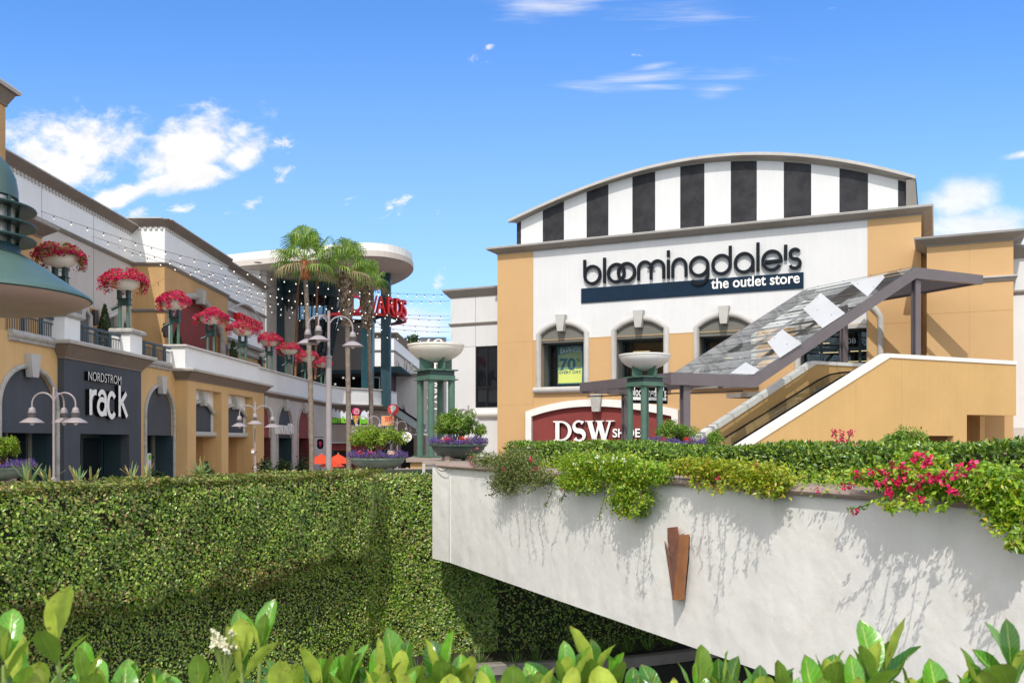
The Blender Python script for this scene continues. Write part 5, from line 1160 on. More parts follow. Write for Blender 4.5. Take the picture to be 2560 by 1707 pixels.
def far_wing():
    r = wthing('far_wing_building', 'pale far wing with a sloping cornice line and small arched windows', 'building', (-14, 92, 0))
    X = -11.55; Y0 = 90; z1 = EYE + 10.5; F = Frame((X, 0), (0, 1), (1, 0))
    m = MB(); m.box(F, Y0, 126, -12, 0, 0, z1, 'cool_white'); m.build('wall', r)
    zm = EYE + 8.8
    m = MB(); p = [F.pt(Y0, -12, z1 - .3), F.pt(Y0, 0, z1 - .3), F.pt(126, 0, z1 - .3)]; m.sweep(p, [(0, 0), (.05, 0), (.4, .4), (.4, .5), (0, .5)], 'cornice_brown'); m.sweep([q - V((0, 0, z1 - .3 - zm)) for q in p], [(0, 0), (.12, .1), (.12, .22), (0, .22)], 'cornice_grey'); m.build('cornice', r)
    m = MB(); m.box(F, Y0 + .01, 126, 0, .01, 0, zm, 'beige_stucco'); m.build('lower_wall', r)
    for u, v in ((992, 930), (1012, 928), (1026, 930)):
        y = -X * FPX / (1280 - u); z = EYE + (HOR - v) / FPX * y; w = MB(); w.prism(F, roundarch(y - .9, y + .9, z - .8, z, z + 1.0), .01, .08, 'glass_dark'); wo = w.build('window', r)
        MB().tube([F.pt(a, .1, b) for a, b in roundarch(y - .95, y + .95, z - .8, z, z + 1.05)[2:]], .12, 'grey_trim', 8).build('surround', wo)
    # kiosk with teal roof between the columns
    k = wthing('kiosk_building', 'purple framed upper shop with pale mullions and a teal roof edge behind the columns', 'kiosk', (-11, 76, 5.4))
    a, b = pix(928, 0, 75).x, pix(978, 0, 75).x; f = Frame((a, 75), (1, 0), (0, -1)); zt = pix(0, 932, 75).z
    MB().box(f, 0, b - a, -3, 0, 5.4, zt, 'purple_frame').build('wall', k)
    MB().box(f, .1, pix(950, 0, 75).x - a - .1, 0, .03, 5.5, zt - .5, 'glass_dark').build('pane', k)
    m = MB(); [m.box(f, .05, pix(950, 0, 75).x - a, .03, .08, z, z + .07, 'white_trim') for z in (5.5, 6.6, 6.9, zt - .4)]; m.box(f, pix(948, 0, 75).x - a, pix(950, 0, 75).x - a, .03, .08, 5.5, zt - .4, 'white_trim'); m.build('mullion', k)
    MB().prism(f, [(-.2, zt), (b - a + 1.4, zt), (b - a + .9, zt + .45), (-.2, zt + .45)], -3, 1.0, 'column_navy').build('roof', k)
    # white stair wall in front of the far wing
    w = wthing('stair_wall', 'large white wall with grey capped top behind the green torch columns', 'wall', (-8, 78, 0))
    a, b = pix(978, 0, 78).x, pix(1128, 0, 78).x; f = Frame((a, 78), (1, 0), (0, -1)); zt = pix(0, 941, 78).z
    MB().box(f, 0, b - a, -.6, 0, 0, zt, 'white_stucco').build('wall_face', w)
    m = MB(); m.box(f, -.1, b - a, -.7, .12, zt, zt + .22, 'cornice_grey'); m.box(f, -.1, b - a, -.75, .18, zt + .222, zt + .52, 'white_trim'); m.build('coping', w)
    # low escalator going down, brown wall under it
    e = wthing('far_escalator', 'distant escalator with blue glass side descending to the right of the round red sign', 'escalator', (-9, 75, 0))
    Y = 75; P = lambda u, v, y=Y: pix(u, v, y); up = .0
    m = MB(); q = [P(982, 1012), P(1062, 1066), P(1062, 1088), P(982, 1033)]; m.add(q + [x + V((0, .06, 0)) for x in q], [(0, 1, 2, 3), (7, 6, 5, 4), (0, 4, 5, 1), (1, 5, 6, 2), (2, 6, 7, 3), (3, 7, 4, 0)], 'far_glass'); m.build('glass_panel', e)
    m = MB(); m.tube([P(976, 1006), P(1064, 1065)], .09, 'letter_black', 6); m.build('handrail', e)
    m = MB(); m.tube([P(976, 1011, 76.2), P(1064, 1070, 76.2)], .09, 'letter_black', 6); m.build('handrail', e)
    m = MB(); q = [P(982, 1033), P(1062, 1088), P(1062, 1190), P(982, 1190)]; m.hexa([q[3] + V((0, .1, 0)), q[2] + V((0, .1, 0)), q[2] + V((0, 1.4, 0)), q[3] + V((0, 1.4, 0)), q[0] + V((0, .1, 0)), q[1] + V((0, .1, 0)), q[1] + V((0, 1.4, 0)), q[0] + V((0, 1.4, 0))], 'bg_brown'); m.build('side_wall', e)
    m = MB(); f = Frame((P(1003, 0).x, 75.09), (1, 0), (0, -1)); m.box(f, 0, P(1034, 0).x - P(1003, 0).x, 0, .02, 0, P(0, 1095).z, 'dark_void'); m.build('doorway', e)
mat('far_glass', (0.42, 0.52, 0.56), 0.2, var=0.05)
mat('bg_brown', (0.24, 0.19, 0.165), 0.85, var=0.06, scale=0.5)
far_wing()
# ================================================================ street lamps, torches, planters, palms
def street_lamp(H, arms, loc, label, rz=0.0, pole=(.055, .03, 1.9)):
    r = thing('street_lamp', label, 'street lamp', (0, 0, 0), 'mauve metal street lamps with hoop arms')
    lo, hi, zj = pole
    m = MB(); m.tube([V((0, 0, 0)), V((0, 0, zj))], [lo * 1.05, lo], 'mauve_metal', 14); m.lathe((0, 0, zj - .02), [(lo, 0), (lo + .015, .01), (lo + .012, .05), (hi, .09)], 'mauve_metal', 14); m.tube([V((0, 0, zj)), V((0, 0, H))], hi, 'mauve_metal', 12)
    m.lathe((0, 0, 0), [(lo * 2.2, 0), (lo * 2.2, .05), (lo * 1.3, .15), (lo, .3)], 'mauve_metal', 14); m.build('pole', r, smooth=True)
    for a, reach in arms:
        c, s = math.cos(a), math.sin(a); R = reach / 2; z = H - .14
        pts = [V((0, 0, z - R - .15)), V((0, 0, z - R))] + [V(((R - R * math.cos(t)) * c, (R - R * math.cos(t)) * s, z - R + R * math.sin(t) + 0)) for t in [math.pi * i / 14 for i in range(1, 15)]]
        pts.append(pts[-1] - V((0, 0, .09)))
        arm = MB().tube(pts, .020, 'mauve_metal', 8).build('arm', r, smooth=True)
        x, y, zz = pts[-1].x, pts[-1].y, pts[-1].z
        m = MB(); m.lathe((x, y, zz), [(.02, .01), (.045, 0), (.07, -.03), (.08, -.08), (.08, -.115), (.10, -.12), (.10, -.13), (.05, -.135)], 'mauve_metal', 18)
        for k in range(3): m.lathe((x, y, zz - .145 - .03 * k), [(.05, 0), (.095, 0), (.095, -.008), (.05, -.008)], 'mauve_dark', 16)
        m.lathe((x, y, zz), [(.055, -.13), (.055, -.24)], 'mauve_dark', 14)
        m.lathe((x, y, zz), [(.055, -.235), (.10, -.25), (.19, -.30), (.275, -.36), (.277, -.366), (.26, -.362), (.09, -.30)], 'mauve_metal', 26); hd = m.build('lamp_shade', r, smooth=True)
        MB().lathe((x, y, zz), [(.0, -.43), (.03, -.42), (.05, -.39), (.055, -.34)], 'lantern_glass', 12).build('lamp_bulb', hd, smooth=True)
    r.location = loc; r.rotation_euler = (0, 0, rz)
    return r
def at(u, Y): return ((u - 1280) / FPX * Y, Y, 0)
A3 = [(math.pi, .52), (0, .52), (math.pi / 2, .50)]
L1 = street_lamp(4.12, A3, at(134.6, 22), 'triple hooped street lamp in front of the dark grey shop front', .0)
A3b = [(math.radians(180), .55), (math.radians(-75), .40), (math.radians(28), .60)]
L2 = street_lamp(4.22, A3b, at(638, 32.2), 'triple hooped street lamp with a small red and white plate on its pole', 0)
A3c = [(math.radians(190), .52), (math.radians(-118), .40), (math.radians(8), .60)]
L3 = street_lamp(6.14, A3c, at(822, 23.4), 'tallest street lamp, standing between the first and second palms', 0, pole=(.072, .036, 4.95))
for u, Y, rz, lb in ((920.5, 42, 0.15, 'distant street lamp whose hoops rise behind the leafy bowl planter nearest the palms'), (993, 52, .3, 'distant street lamp with hoops in front of the round red sign'),
                     (1045, 61, .2, 'farthest street lamp, seen left of the large green torch column'), (1171, 33, 2.2, 'street lamp whose hoops show above the bowl planter beside the white wing')):
    dup(L1, at(u, Y), rz, lb)
def small_plate():
    r = wthing('notice_plate', 'small red and white notice plate strapped to a lamp pole', 'notice', (at(630, 32)[0], 32, 2.3)); f = Frame((at(628.5, 32.1)[0], 32.1), (1, 0), (0, -1)); z = pix(0, 1132, 32).z
    MB().box(f, 0, .10, -.01, 0, z, z + .13, 'letter_white').build('plate', r); m = MB(); m.box(f, .012, .09, 0, .003, z + .08, z + .118, 'red_sign'); m.build('red_field', r)
    MB().box(f, .10, .20, -.02, -.005, z + .03, z + .05, 'black_metal').build('strap', r)
small_plate()

def torch(u, Y, w, vrim, vbot, vp1, vp2, vbase, label, bowlmat):
    x = (u - 1280) / FPX * Y; k = Y / FPX; Z = lambda v: EYE + (HOR - v) * k
    r = thing('torch_column', label, 'torch lamp', (0, 0, 0), 'green four column torch lamps'); R = w / 2 * k
    z0 = Z(vbase); zr = Z(vrim) - z0; zb = Z(vbot) - z0; z1 = Z(vp1) - z0; z2 = Z(vp2) - z0
    n = 9; prof = [(R * math.sin(math.pi / 2 * i / n), zb + (zr - zb) * (1 - math.cos(math.pi / 2 * i / n)) ** .85) for i in range(n + 1)]
    prof += [(R * 1.02, zr), (R * 1.02, zr + .035), (R * .97, zr + .035), (R * .80, zr - (zr - zb) * .35), (0.01, zb + .05)]
    MB().lathe((0, 0, 0), prof, bowlmat, 44).build('bowl', r, smooth=True)
    q = R * .50
    rot = math.radians(33)
    def rc(x, y): return V((x * math.cos(rot) - y * math.sin(rot), x * math.sin(rot) + y * math.cos(rot), 0))
    for sx, sy in ((1, 1), (1, -1), (-1, -1), (-1, 1)):
        p = rc(sx * q * .82, sy * q * .82)
        MB().tube([p + V((0, 0, .03)), p + V((0, 0, z2))], .074, 'lamp_green', 18).build('column', r, smooth=True)
    def slab(h, z, th, mt, nm):
        P = [rc(a * h, b * h) for a, b in ((-1, -1), (1, -1), (1, 1), (-1, 1))]; MB().hexa([p + V((0, 0, z)) for p in P] + [p + V((0, 0, z + th)) for p in P], mt).build(nm, r)
    slab(q * 1.18, z2, .028, 'lamp_green', 'lower_plate'); slab(q * .98, z2 + .028, z1 - z2 - .056, 'lamp_green_dark', 'collar'); slab(q * 1.02, z2 + .03, (z1 - z2) * .3, 'lamp_green', 'collar_band'); slab(q * 1.18, z1 - .028, .028, 'lamp_green', 'upper_plate')
    slab(q * 1.25, 0, .03, 'lamp_green', 'base_plate')
    for i in range(4):
        a = rot + math.pi / 2 * i; d = V((math.cos(a), math.sin(a), 0)); s = V((-d.y, d.x, 0)) * .018; o, i_ = q * 1.28, q * .35
        zt_o = zb + (zr - zb) * .16; 
        P = [d * o, d * i_]; 
        m = MB(); m.hexa([P[0] - s + V((0, 0, z1)), P[1] - s + V((0, 0, z1)), P[1] + s + V((0, 0, z1)), P[0] + s + V((0, 0, z1)), P[0] - s + V((0, 0, zt_o + .07)), P[1] - s + V((0, 0, zb - .0)), P[1] + s + V((0, 0, zb - .0)), P[0] + s + V((0, 0, zt_o + .07))], 'lamp_green'); m.build('fin', r)
    r.location = (x, Y, z0); return r
torch(1089.5, 20, 140, 866, 907, 925, 951.5, 1142, 'larger green torch column with a cream bowl behind the vertical banner and planter', 'cream_bowl')
torch(1612, 22, 127, 890, 927, 942, 966, 1150, 'smaller green torch column with a white bowl in front of the store windows', 'white_bowl')

def bowl_planter(u, Y, halfw, vrim, vbot, label, mt, rz=0.0):
    k = Y / FPX; x = (u - 1280) * k; R = halfw * k; D = (vbot - vrim) * k; z0 = EYE + (HOR - vbot) * k - .03
    r = thing('bowl_planter', label, 'planter', (0, 0, 0), 'green metal bowl planters on stone feet')
    n = 10; prof = [(R * .95 * math.sin(math.pi / 2 * i / n) ** .9, .03 + D * .86 * (1 - math.cos(math.pi / 2 * i / n)) ** .9) for i in range(n + 1)]
    prof += [(R * .97, D * .90), (R, D * .91), (R, D * 1.02), (R * .94, D * 1.02), (R * .92, D * .9)]
    MB().lathe((0, 0, 0), prof, mt, 44).build('bowl', r, smooth=True)
    MB().lathe((0, 0, 0), [(R * .93, D * .9), (0.01, D * .95)], 'soil', 24).build('soil', r)
    for a in (-.6, .6, math.pi - .6, math.pi + .6):
        c, s = math.cos(a + rz), math.sin(a + rz); e = V((c, s, 0)); t = V((-s, c, 0)) * .05; o, i_ = R * .60, R * .28
        m = MB(); m.hexa([e * o - t + V((0, 0, -.06)), e * i_ - t + V((0, 0, -.06)), e * i_ + t + V((0, 0, -.06)), e * o + t + V((0, 0, -.06)), e * o - t + V((0, 0, D * .48)), e * i_ - t + V((0, 0, .05)), e * i_ + t + V((0, 0, .05)), e * o + t + V((0, 0, D * .48))], 'stone_foot'); m.build('foot', r)
    r.location = (x, Y, z0); return (x, Y, z0, R, D)
def shrub(name, label, cat, loc, box, n, mt, size=.05, twigs=7, group=None, seed=1, base=None, dark=.0, boxy=False):
    """leafy crown round loc+box centre; box = (rx, ry, rz), stems rise from base"""
    global RNG
    RNG = np.random.default_rng(seed); r = thing(name, label, cat, loc, group)
    cz = box[3] if len(box) > 3 else box[2]; nc = 26
    cen = rnd_dir(nc) * np.array(box[:3]) * RNG.uniform(.35, .80, (nc, 1)) + np.array([0, 0, cz])
    rad = RNG.uniform(.26, .42, nc) * min(box[0], box[2] * 1.6)
    if boxy: cen[:, 2] = cz + np.clip(cen[:, 2] - cz, -box[2] * .5, box[2] * .5)
    idx = RNG.integers(0, nc, n); d = rnd_dir(n); q = RNG.uniform(.3, 1.05, (n, 1)) ** .5; P = cen[idx] + d * rad[idx][:, None] * q
    N = unit(d + np.array([0, 0, .5]) + rnd_dir(n) * .5); D = unit(d * .6 + rnd_dir(n) + np.array([0, 0, -.2]))
    sz = RNG.uniform(.65, 1.25, n) * size
    leaf_mesh('foliage', [(P, D, N, sz, sz * .55, mt)], r)
    m = MB(); rr = random.Random(seed)
    for i in range(twigs):
        c = V(tuple(cen[i])); b0 = V((rr.uniform(-.2, .2) * box[0], rr.uniform(-.2, .2) * box[1], base if base is not None else 0)); mid = b0.lerp(c, .5) + V((rr.uniform(-.05, .05), rr.uniform(-.05, .05), .0))
        pts = [b0, b0.lerp(mid, .5) + V((rr.uniform(-.02, .02), 0, 0)), mid, mid.lerp(c, .6), c]; m.tube(pts, [.016, .014, .011, .008, .004], 'twig', 6)
        for j in range(2): e = c + V((rr.uniform(-1, 1) * rad[i], rr.uniform(-1, 1) * rad[i], rr.uniform(-.6, .8) * rad[i])); m.tube([mid, mid.lerp(e, .5) + V((0, 0, .02)), e], [.008, .006, .003], 'twig', 5)
    m.build('stems', r); return r
def flower_ring(label, x, y, z, R, n, seed, hot=3):
    global RNG
    RNG = np.random.default_rng(seed); r = wthing('bedding_flowers', label, 'flowers', (x, y, z), 'bedding flowers round the bowl planters')
    a = RNG.uniform(0, 2 * np.pi, n); q = R * np.sqrt(RNG.uniform(.25, 1.12, n)); lump = .04 + .035 * np.sin(a * 5 + seed) + .03 * np.sin(a * 9)
    P = np.stack([x + q * np.cos(a), y + q * np.sin(a), z + RNG.uniform(0, 1, n) * (.05 + lump) + .02 - .06 * np.clip(q / R - 1, 0, 1)], 1); N = unit(rnd_dir(n) + np.array([0, -.4, .9])); D = rnd_dir(n); s = RNG.uniform(.012, .024, n)
    leaf_mesh('blossoms', [(P, D, N, s, s * .9, 'lobelia')], r)
    n2 = n // 4; i = RNG.integers(0, n, n2); s = RNG.uniform(.015, .03, n2); leaf_mesh('leaves', [(P[i] - np.array([0, 0, .03]), rnd_dir(n2), N[i], s, s * .5, 'vine_dull')], r)
    for k in range(hot):
        t = RNG.uniform(math.pi * 1.1, math.pi * 1.9); c = np.array([x + R * .62 * math.cos(t), y + R * .62 * math.sin(t), z + .09]); n3 = 90
        P = c + rnd_dir(n3) * np.array([.06, .06, .035]); s = RNG.uniform(.02, .035, n3); leaf_mesh('red_blossoms' if k % 3 != 1 else 'white_blossoms', [(P, rnd_dir(n3), unit(rnd_dir(n3) + np.array([0, -.5, .5])), s, s, 'red_flower' if k % 3 != 1 else 'white_flower')], r)
def planters():
    x, y, z, R, D = bowl_planter(944, 17, 71.5, 1141, 1176, 'pale green bowl planter on a stone slab behind the clipped ivy wall', 'planter_green')
    shrub('planter_shrub', 'wide lime green shrub with bare stems growing in the pale bowl planter', 'shrub', (x - .02, y, z + D), (.60, .42, .20, .40), 6500, 'shrub_lime', .040, 12, 'shrubs in the bowl planters', 3, -.05)
    flower_ring('purple lobelia with red and white blooms filling the pale bowl planter', x, y, z + D, R, 5200, 3, 5)
    x, y, z, R, D = bowl_planter(1146, 16.2, 71, 1107, 1148, 'dark green bowl planter at the end of the white wall', 'planter_dark', .3)
    shrub('planter_shrub', 'spreading mid green shrub growing above the dark bowl planter', 'shrub', (x + .06, y, z + D), (.60, .42, .20, .36), 6500, 'shrub_leaf', .044, 12, 'shrubs in the bowl planters', 5, -.05)
    flower_ring('purple lobelia and red begonias in the dark bowl planter', x, y, z + D, R, 4600, 5, 4)
    x, y, z, R, D = bowl_planter(1697, 17.5, 76, 1107, 1150, 'bowl planter half hidden behind the long hedge', 'planter_dark', .8)
    shrub('planter_shrub', 'dense rounded shrub above the hedge beside the smaller torch column', 'shrub', (x - .02, y, z + D), (.50, .4, .20, .27), 7000, 'shrub_leaf', .036, 8, 'shrubs in the bowl planters', 7, -.05)
    flower_ring('purple lobelia seen just above the long hedge', x, y, z + D, R, 4600, 7, 4)
    x, y, z, R, D = bowl_planter(-6, 15.5, 76, 1164, 1203, 'bowl planter cut by the left edge of the view', 'planter_green', .5)
    shrub('planter_shrub', 'lime green shrub cut by the left edge of the view', 'shrub', (x, y, z + D), (.52, .4, .18, .36), 6500, 'shrub_lime', .042, 9, 'shrubs in the bowl planters', 9, -.05)
    flower_ring('purple and red bedding flowers in the planter at the left edge', x, y, z + D, R + .05, 5000, 9, 4)
    for Y, u, v0, v1, hw, lb in ((17, 944, 1180, 1188, .72, 'stone slab carrying the pale bowl planter'), (16.2, 1152, 1151, 1159, .62, 'stone slab carrying the dark bowl planter at the end of the white wall'), (15.5, -6, 1207, 1216, .8, 'stone slab under the planter at the left edge')):
        p = pix(u, v0, Y); zb = pix(u, v1, Y).z; r = wthing('stone_slab', lb, 'slab', (p.x, Y, zb), 'stone slabs under the bowl planters')
        f = Frame((p.x - hw, Y), (1, 0), (0, -1)); MB().box(f, 0, hw * 2, -hw, hw, zb, p.z, 'stone_cap').build('top', r); MB().box(f, .08, hw * 2 - .08, -hw + .08, hw - .08, 0, zb, 'white_stucco').build('base', r)
    # pedestal of the large torch
    for u, Y, v, lb in ((1089.5, 20, 1143, 'tan masonry pedestal with stone cap carrying the larger torch column'), (1612, 22, 1151, 'masonry pedestal under the smaller torch column behind the hedge')):
        x = (u - 1280) / FPX * Y; zt = pix(0, v, Y).z; r = wthing('torch_pedestal', lb, 'pedestal', (x, Y, 0)); f = Frame((x, Y), (1, 0), (0, -1)); h = .58
        MB().box(f, -h + .08, h - .08, -h + .08, h - .08, 0, zt - .09, 'tan_stucco').build('shaft', r); MB().box(f, -h, h, -h, h, zt - .09, zt, 'stone_cap').build('cap', r)
planters()

# bougainvillea bowls on the balcony
def balcony_bowls():
    g = 'green posts with white bowls along the balcony'; gb = 'bougainvillea spilling from the balcony bowls'
    spots = ((150, 29.0), (310, 33.4), (437, 38.3), (527, 43), (607, 47.6), (673, 52.8), (723, 57.9), (768, 63), (808, 67.8))
    names = ('first', 'second', 'third', 'fourth', 'fifth', 'sixth', 'seventh', 'eighth', 'ninth')
    root = thing('bowl_post', 'x', 'bowl post', (0, 0, 0), g); R = .53
    for sx in (-.145, .145):
        MB().tube([V((sx, 0, 0)), V((sx, 0, 1.55))], .06, 'lamp_green', 12).build('post', root, smooth=True)
    m = MB(); f = Frame((0, 0), (1, 0), (0, -1)); m.box(f, -.23, .23, -.2, .12, 1.15, 1.18, 'lamp_green_dark'); m.box(f, -.2, .2, -.16, .085, 1.18, 1.36, 'lamp_green_dark'); m.box(f, -.23, .23, -.2, .12, 1.36, 1.39, 'lamp_green_dark'); m.build('bracket', root)
    for sx in (-.16, .16): m = MB(); m.box(f, sx - .05, sx + .05, -.12, .12, 1.39, 1.72, 'lamp_green_dark'); m.build('fin', root)
    n = 9; prof = [(R * math.sin(math.pi / 2 * i / n), 1.64 + .36 * (1 - math.cos(math.pi / 2 * i / n)) ** .9) for i in range(n + 1)] + [(R * 1.02, 2.0), (R * 1.02, 2.03), (R * .95, 2.03), (R * .8, 1.9), (.01, 1.85)]
    MB().lathe((0, 0, 0), prof, 'cream_bowl', 32).build('bowl', root, smooth=True)
    MB().tube([V((-.2, -.05, 1.1)), V((-.42, -.1, .98))], .06, 'lamp_green_dark', 10).build('spotlight', root)
    desc = ('nearest the big green lantern', 'on the second white pedestal', 'at the start of the white parapet', 'in front of the maroon arch', 'in front of the cinema sign', 'left of the glass curtain wall', 'just left of the first palm trunk', 'right behind the first palm trunk', 'at the far end by the tall lamp')
    for i, (u, Y) in enumerate(spots):
        loc = ((u - 1280) / FPX * Y, Y, EYE + 5.46 - 1.64)
        lb = f'green post with cream bowl {desc[i]}'
        if i == 0: root.location = loc; root['label'] = lb
        else: dup(root, loc, 0.0, lb)
        global RNG
        RNG = np.random.default_rng(40 + i); nl = 5200 if i < 4 else 3600; rr = thing('bougainvillea', f'pink red bougainvillea overflowing the bowl {desc[i]}', 'flowering plant', (loc[0], loc[1], loc[2] + 2.0), gb)
        sx = 1.0 + .1 * math.sin(i * 2.1)
        d = rnd_dir(nl); d[:, 2] = np.abs(d[:, 2]); lump = 1 + .26 * np.sin(d[:, 0] * 5 + i * 1.7) * np.cos(d[:, 1] * 4 + i * 2.3) + .14 * np.sin(d[:, 0] * 11 + i) + RNG.normal(0, .10, nl)
        P = d * np.array([.74 * sx, .74, .31]) + np.array([0, 0, .05]) * (lump * RNG.uniform(.6, 1, nl) ** .35)[:, None]
        rim = np.hypot(P[:, 0], P[:, 1]) > .46; P[:, 2] -= rim * RNG.uniform(0, .13, nl) * (1 + .6 * np.sin(np.arctan2(P[:, 1], P[:, 0]) * 3 + i))
        P[:, 2] *= (1 + .35 * np.sin(np.arctan2(P[:, 1], P[:, 0]) * 2 + i * 1.3)); P[:, 0] += .06 * math.sin(i * 2.7)
        nt = nl // 6; k = RNG.integers(0, 5, nt); an = k * .9 + i + RNG.normal(0, .12, nt); q = .60 + RNG.uniform(0, .24, nt); T = np.stack([q * np.cos(an) * sx, q * np.sin(an), -RNG.uniform(-.1, .36, nt)], 1)
        P = np.concatenate([P, T]); nn = len(P); isf = RNG.uniform(0, 1, nn) < (.60 if i else .45) + .25 * np.sin(P[:, 0] * 9 + i * 2) * np.sin(P[:, 1] * 8 + P[:, 2] * 10); N = unit(P + rnd_dir(nn) * .5); D = rnd_dir(nn); s = RNG.uniform(.04, .085, nn)
        fm = 'bougainvillea' if i else 'bougainvillea_dark'
        leaf_mesh('flowers', [(P[isf], D[isf], N[isf], s[isf], s[isf] * .9, fm)], rr)
        g_ = ~isf; leaf_mesh('leaves', [(P[g_] * .96, D[g_], N[g_], s[g_] * .9, s[g_] * .5, 'shrub_leaf')], rr)
balcony_bowls()

# palms
def palm(u0, u1, vt, Y, label, seed, boots, n=34, R=1.0, red=0):
    global RNG
    RNG = np.random.default_rng(seed); b = V(at(u0, Y)); t = pix(u1, vt, Y); rr = random.Random(seed)
    r = wthing('palm_tree', label, 'palm tree', tuple(b), 'fan palms in front of the balcony'); H = t.z
    path = []; rad = []
    for i in range(25):
        f = i / 24; p = b.lerp(t, f); p.x += math.sin(f * math.pi) * (t.x - b.x) * -.25; path.append(p); rad.append(.15 - .025 * f + (.03 if f < .03 else 0) + rr.uniform(-.004, .004))
    m = MB(); m.tube(path, rad, 'palm_trunk', 12); tr = m.build('trunk', r, smooth=True)
    m = MB(); zz = b.z + .3
    while zz < H - boots - .3:
        f = (zz - b.z) / (H - b.z); j = f * 24; p = path[int(j)].lerp(path[min(int(j) + 1, 24)], j % 1); m.lathe(tuple(p), [(rad[int(j)] - .003, -.012), (rad[int(j)] + .010, 0), (rad[int(j)] - .003, .012)], 'palm_trunk', 12); zz += .13 + rr.uniform(0, .05)
    m.build('leaf_scar_rings', tr)
    if boots > .5:
        nb = int(boots * 420); h = RNG.uniform(0, boots, nb); a = RNG.uniform(0, 2 * np.pi, nb); f = (H - h) / H
        base = np.array([tuple(b.lerp(t, x)) for x in f]); w = .24 + .16 * np.sin(np.clip(h / boots, 0, 1) * np.pi) ** .5 * np.clip((boots - h) / boots * 2, .2, 1); rd = np.stack([np.cos(a), np.sin(a), np.zeros(nb)], 1)
        P = base + rd * (w * .72)[:, None]; D = unit(rd * .7 + np.array([0, 0, .9]) + rnd_dir(nb) * .3); N = unit(rd + rnd_dir(nb) * .3); s = RNG.uniform(.16, .30, nb)
        leaf_mesh('leaf_boots', [(P, D, N, s, s * .5, 'palm_boot')], r)
        m = MB(); k = [i for i in range(25) if path[i].z > H - boots]; m.tube([path[i] for i in k], [.17 + .05 * math.sin(j / max(1, len(k) - 1) * math.pi) for j in range(len(k))], 'palm_trunk', 12); m.build('boot_core', r)
    if red:
        m = MB(); k = [i for i in range(25) if path[i].z > H - red]; m.tube([path[i] for i in k], [.15 + .09 * math.sin((j + .6) / max(1, len(k)) * math.pi) for j in range(len(k))], 'palm_red', 12); m.build('red_sheath', r)
    # fans
    for i in range(n):
        f = i / (n - 1); el = math.radians(86 - 110 * f ** .9 + rr.uniform(-8, 8)); az = i * 2.39996 + rr.uniform(-.2, .2)
        d = V((math.cos(az) * math.cos(el), math.sin(az) * math.cos(el), math.sin(el))); pl = (.75 + .25 * rr.random()) * R * (1.0 - .2 * f)
        side = d.cross(V((0, 0, 1))).normalized(); up = side.cross(d).normalized(); tip = t + d * pl + V((0, 0, -.10 * pl * (1 - abs(d.z)))); dry = f > .93
        mb = MB(); mb.tube([t, t + d * pl * .5 + V((0, 0, .03)), tip], [.022, .016, .012], 'palm_red' if f > .6 else 'lime_stalk', 5)
        ns = 26; mt = 'palm_dry' if dry else 'palm_leaf'; fl = R * rr.uniform(.82, 1.0); tilt = rr.uniform(-.3, .3)
        for s in range(ns):
            th = math.radians(-118 + 236 * s / (ns - 1)); dd = (d * math.cos(th) + side * math.sin(th) + up * .22 * math.cos(th) + up * tilt * math.sin(th)).normalized(); ln = fl * (.72 + .28 * math.cos(th * .75)) * rr.uniform(.9, 1.05); w = side.cross(V((0, 0, 1))); pr = (dd.cross(up)).normalized() * (.030 * R)
            a = tip; b1 = tip + dd * ln * .55; c1 = tip + dd * ln * .82 + V((0, 0, -.20 * ln)); e = tip + dd * ln * .92 + V((0, 0, -.62 * ln * rr.uniform(.7, 1.2)))
            mb.add([a, b1 + pr, b1 - pr, c1 + pr * .7, c1 - pr * .7, e], [(0, 2, 1), (1, 2, 4, 3), (3, 4, 5)], mt)
        mb.build('frond', r)
mat('lime_stalk', (0.22, 0.30, 0.07), 0.6, var=0.1)
palm(780, 761, 652, 50, 'tallest fan palm with a reddish sheath under its crown', 11, 0, 22, 1.30, red=1.5)
palm(872, 865, 668, 52, 'middle fan palm with a shaggy swollen upper trunk', 12, 3.4, 20, 1.15)
palm(930, 916, 704, 55, 'shortest fan palm with a shaggy trunk near the navy column', 13, 2.9, 18, 1.0)

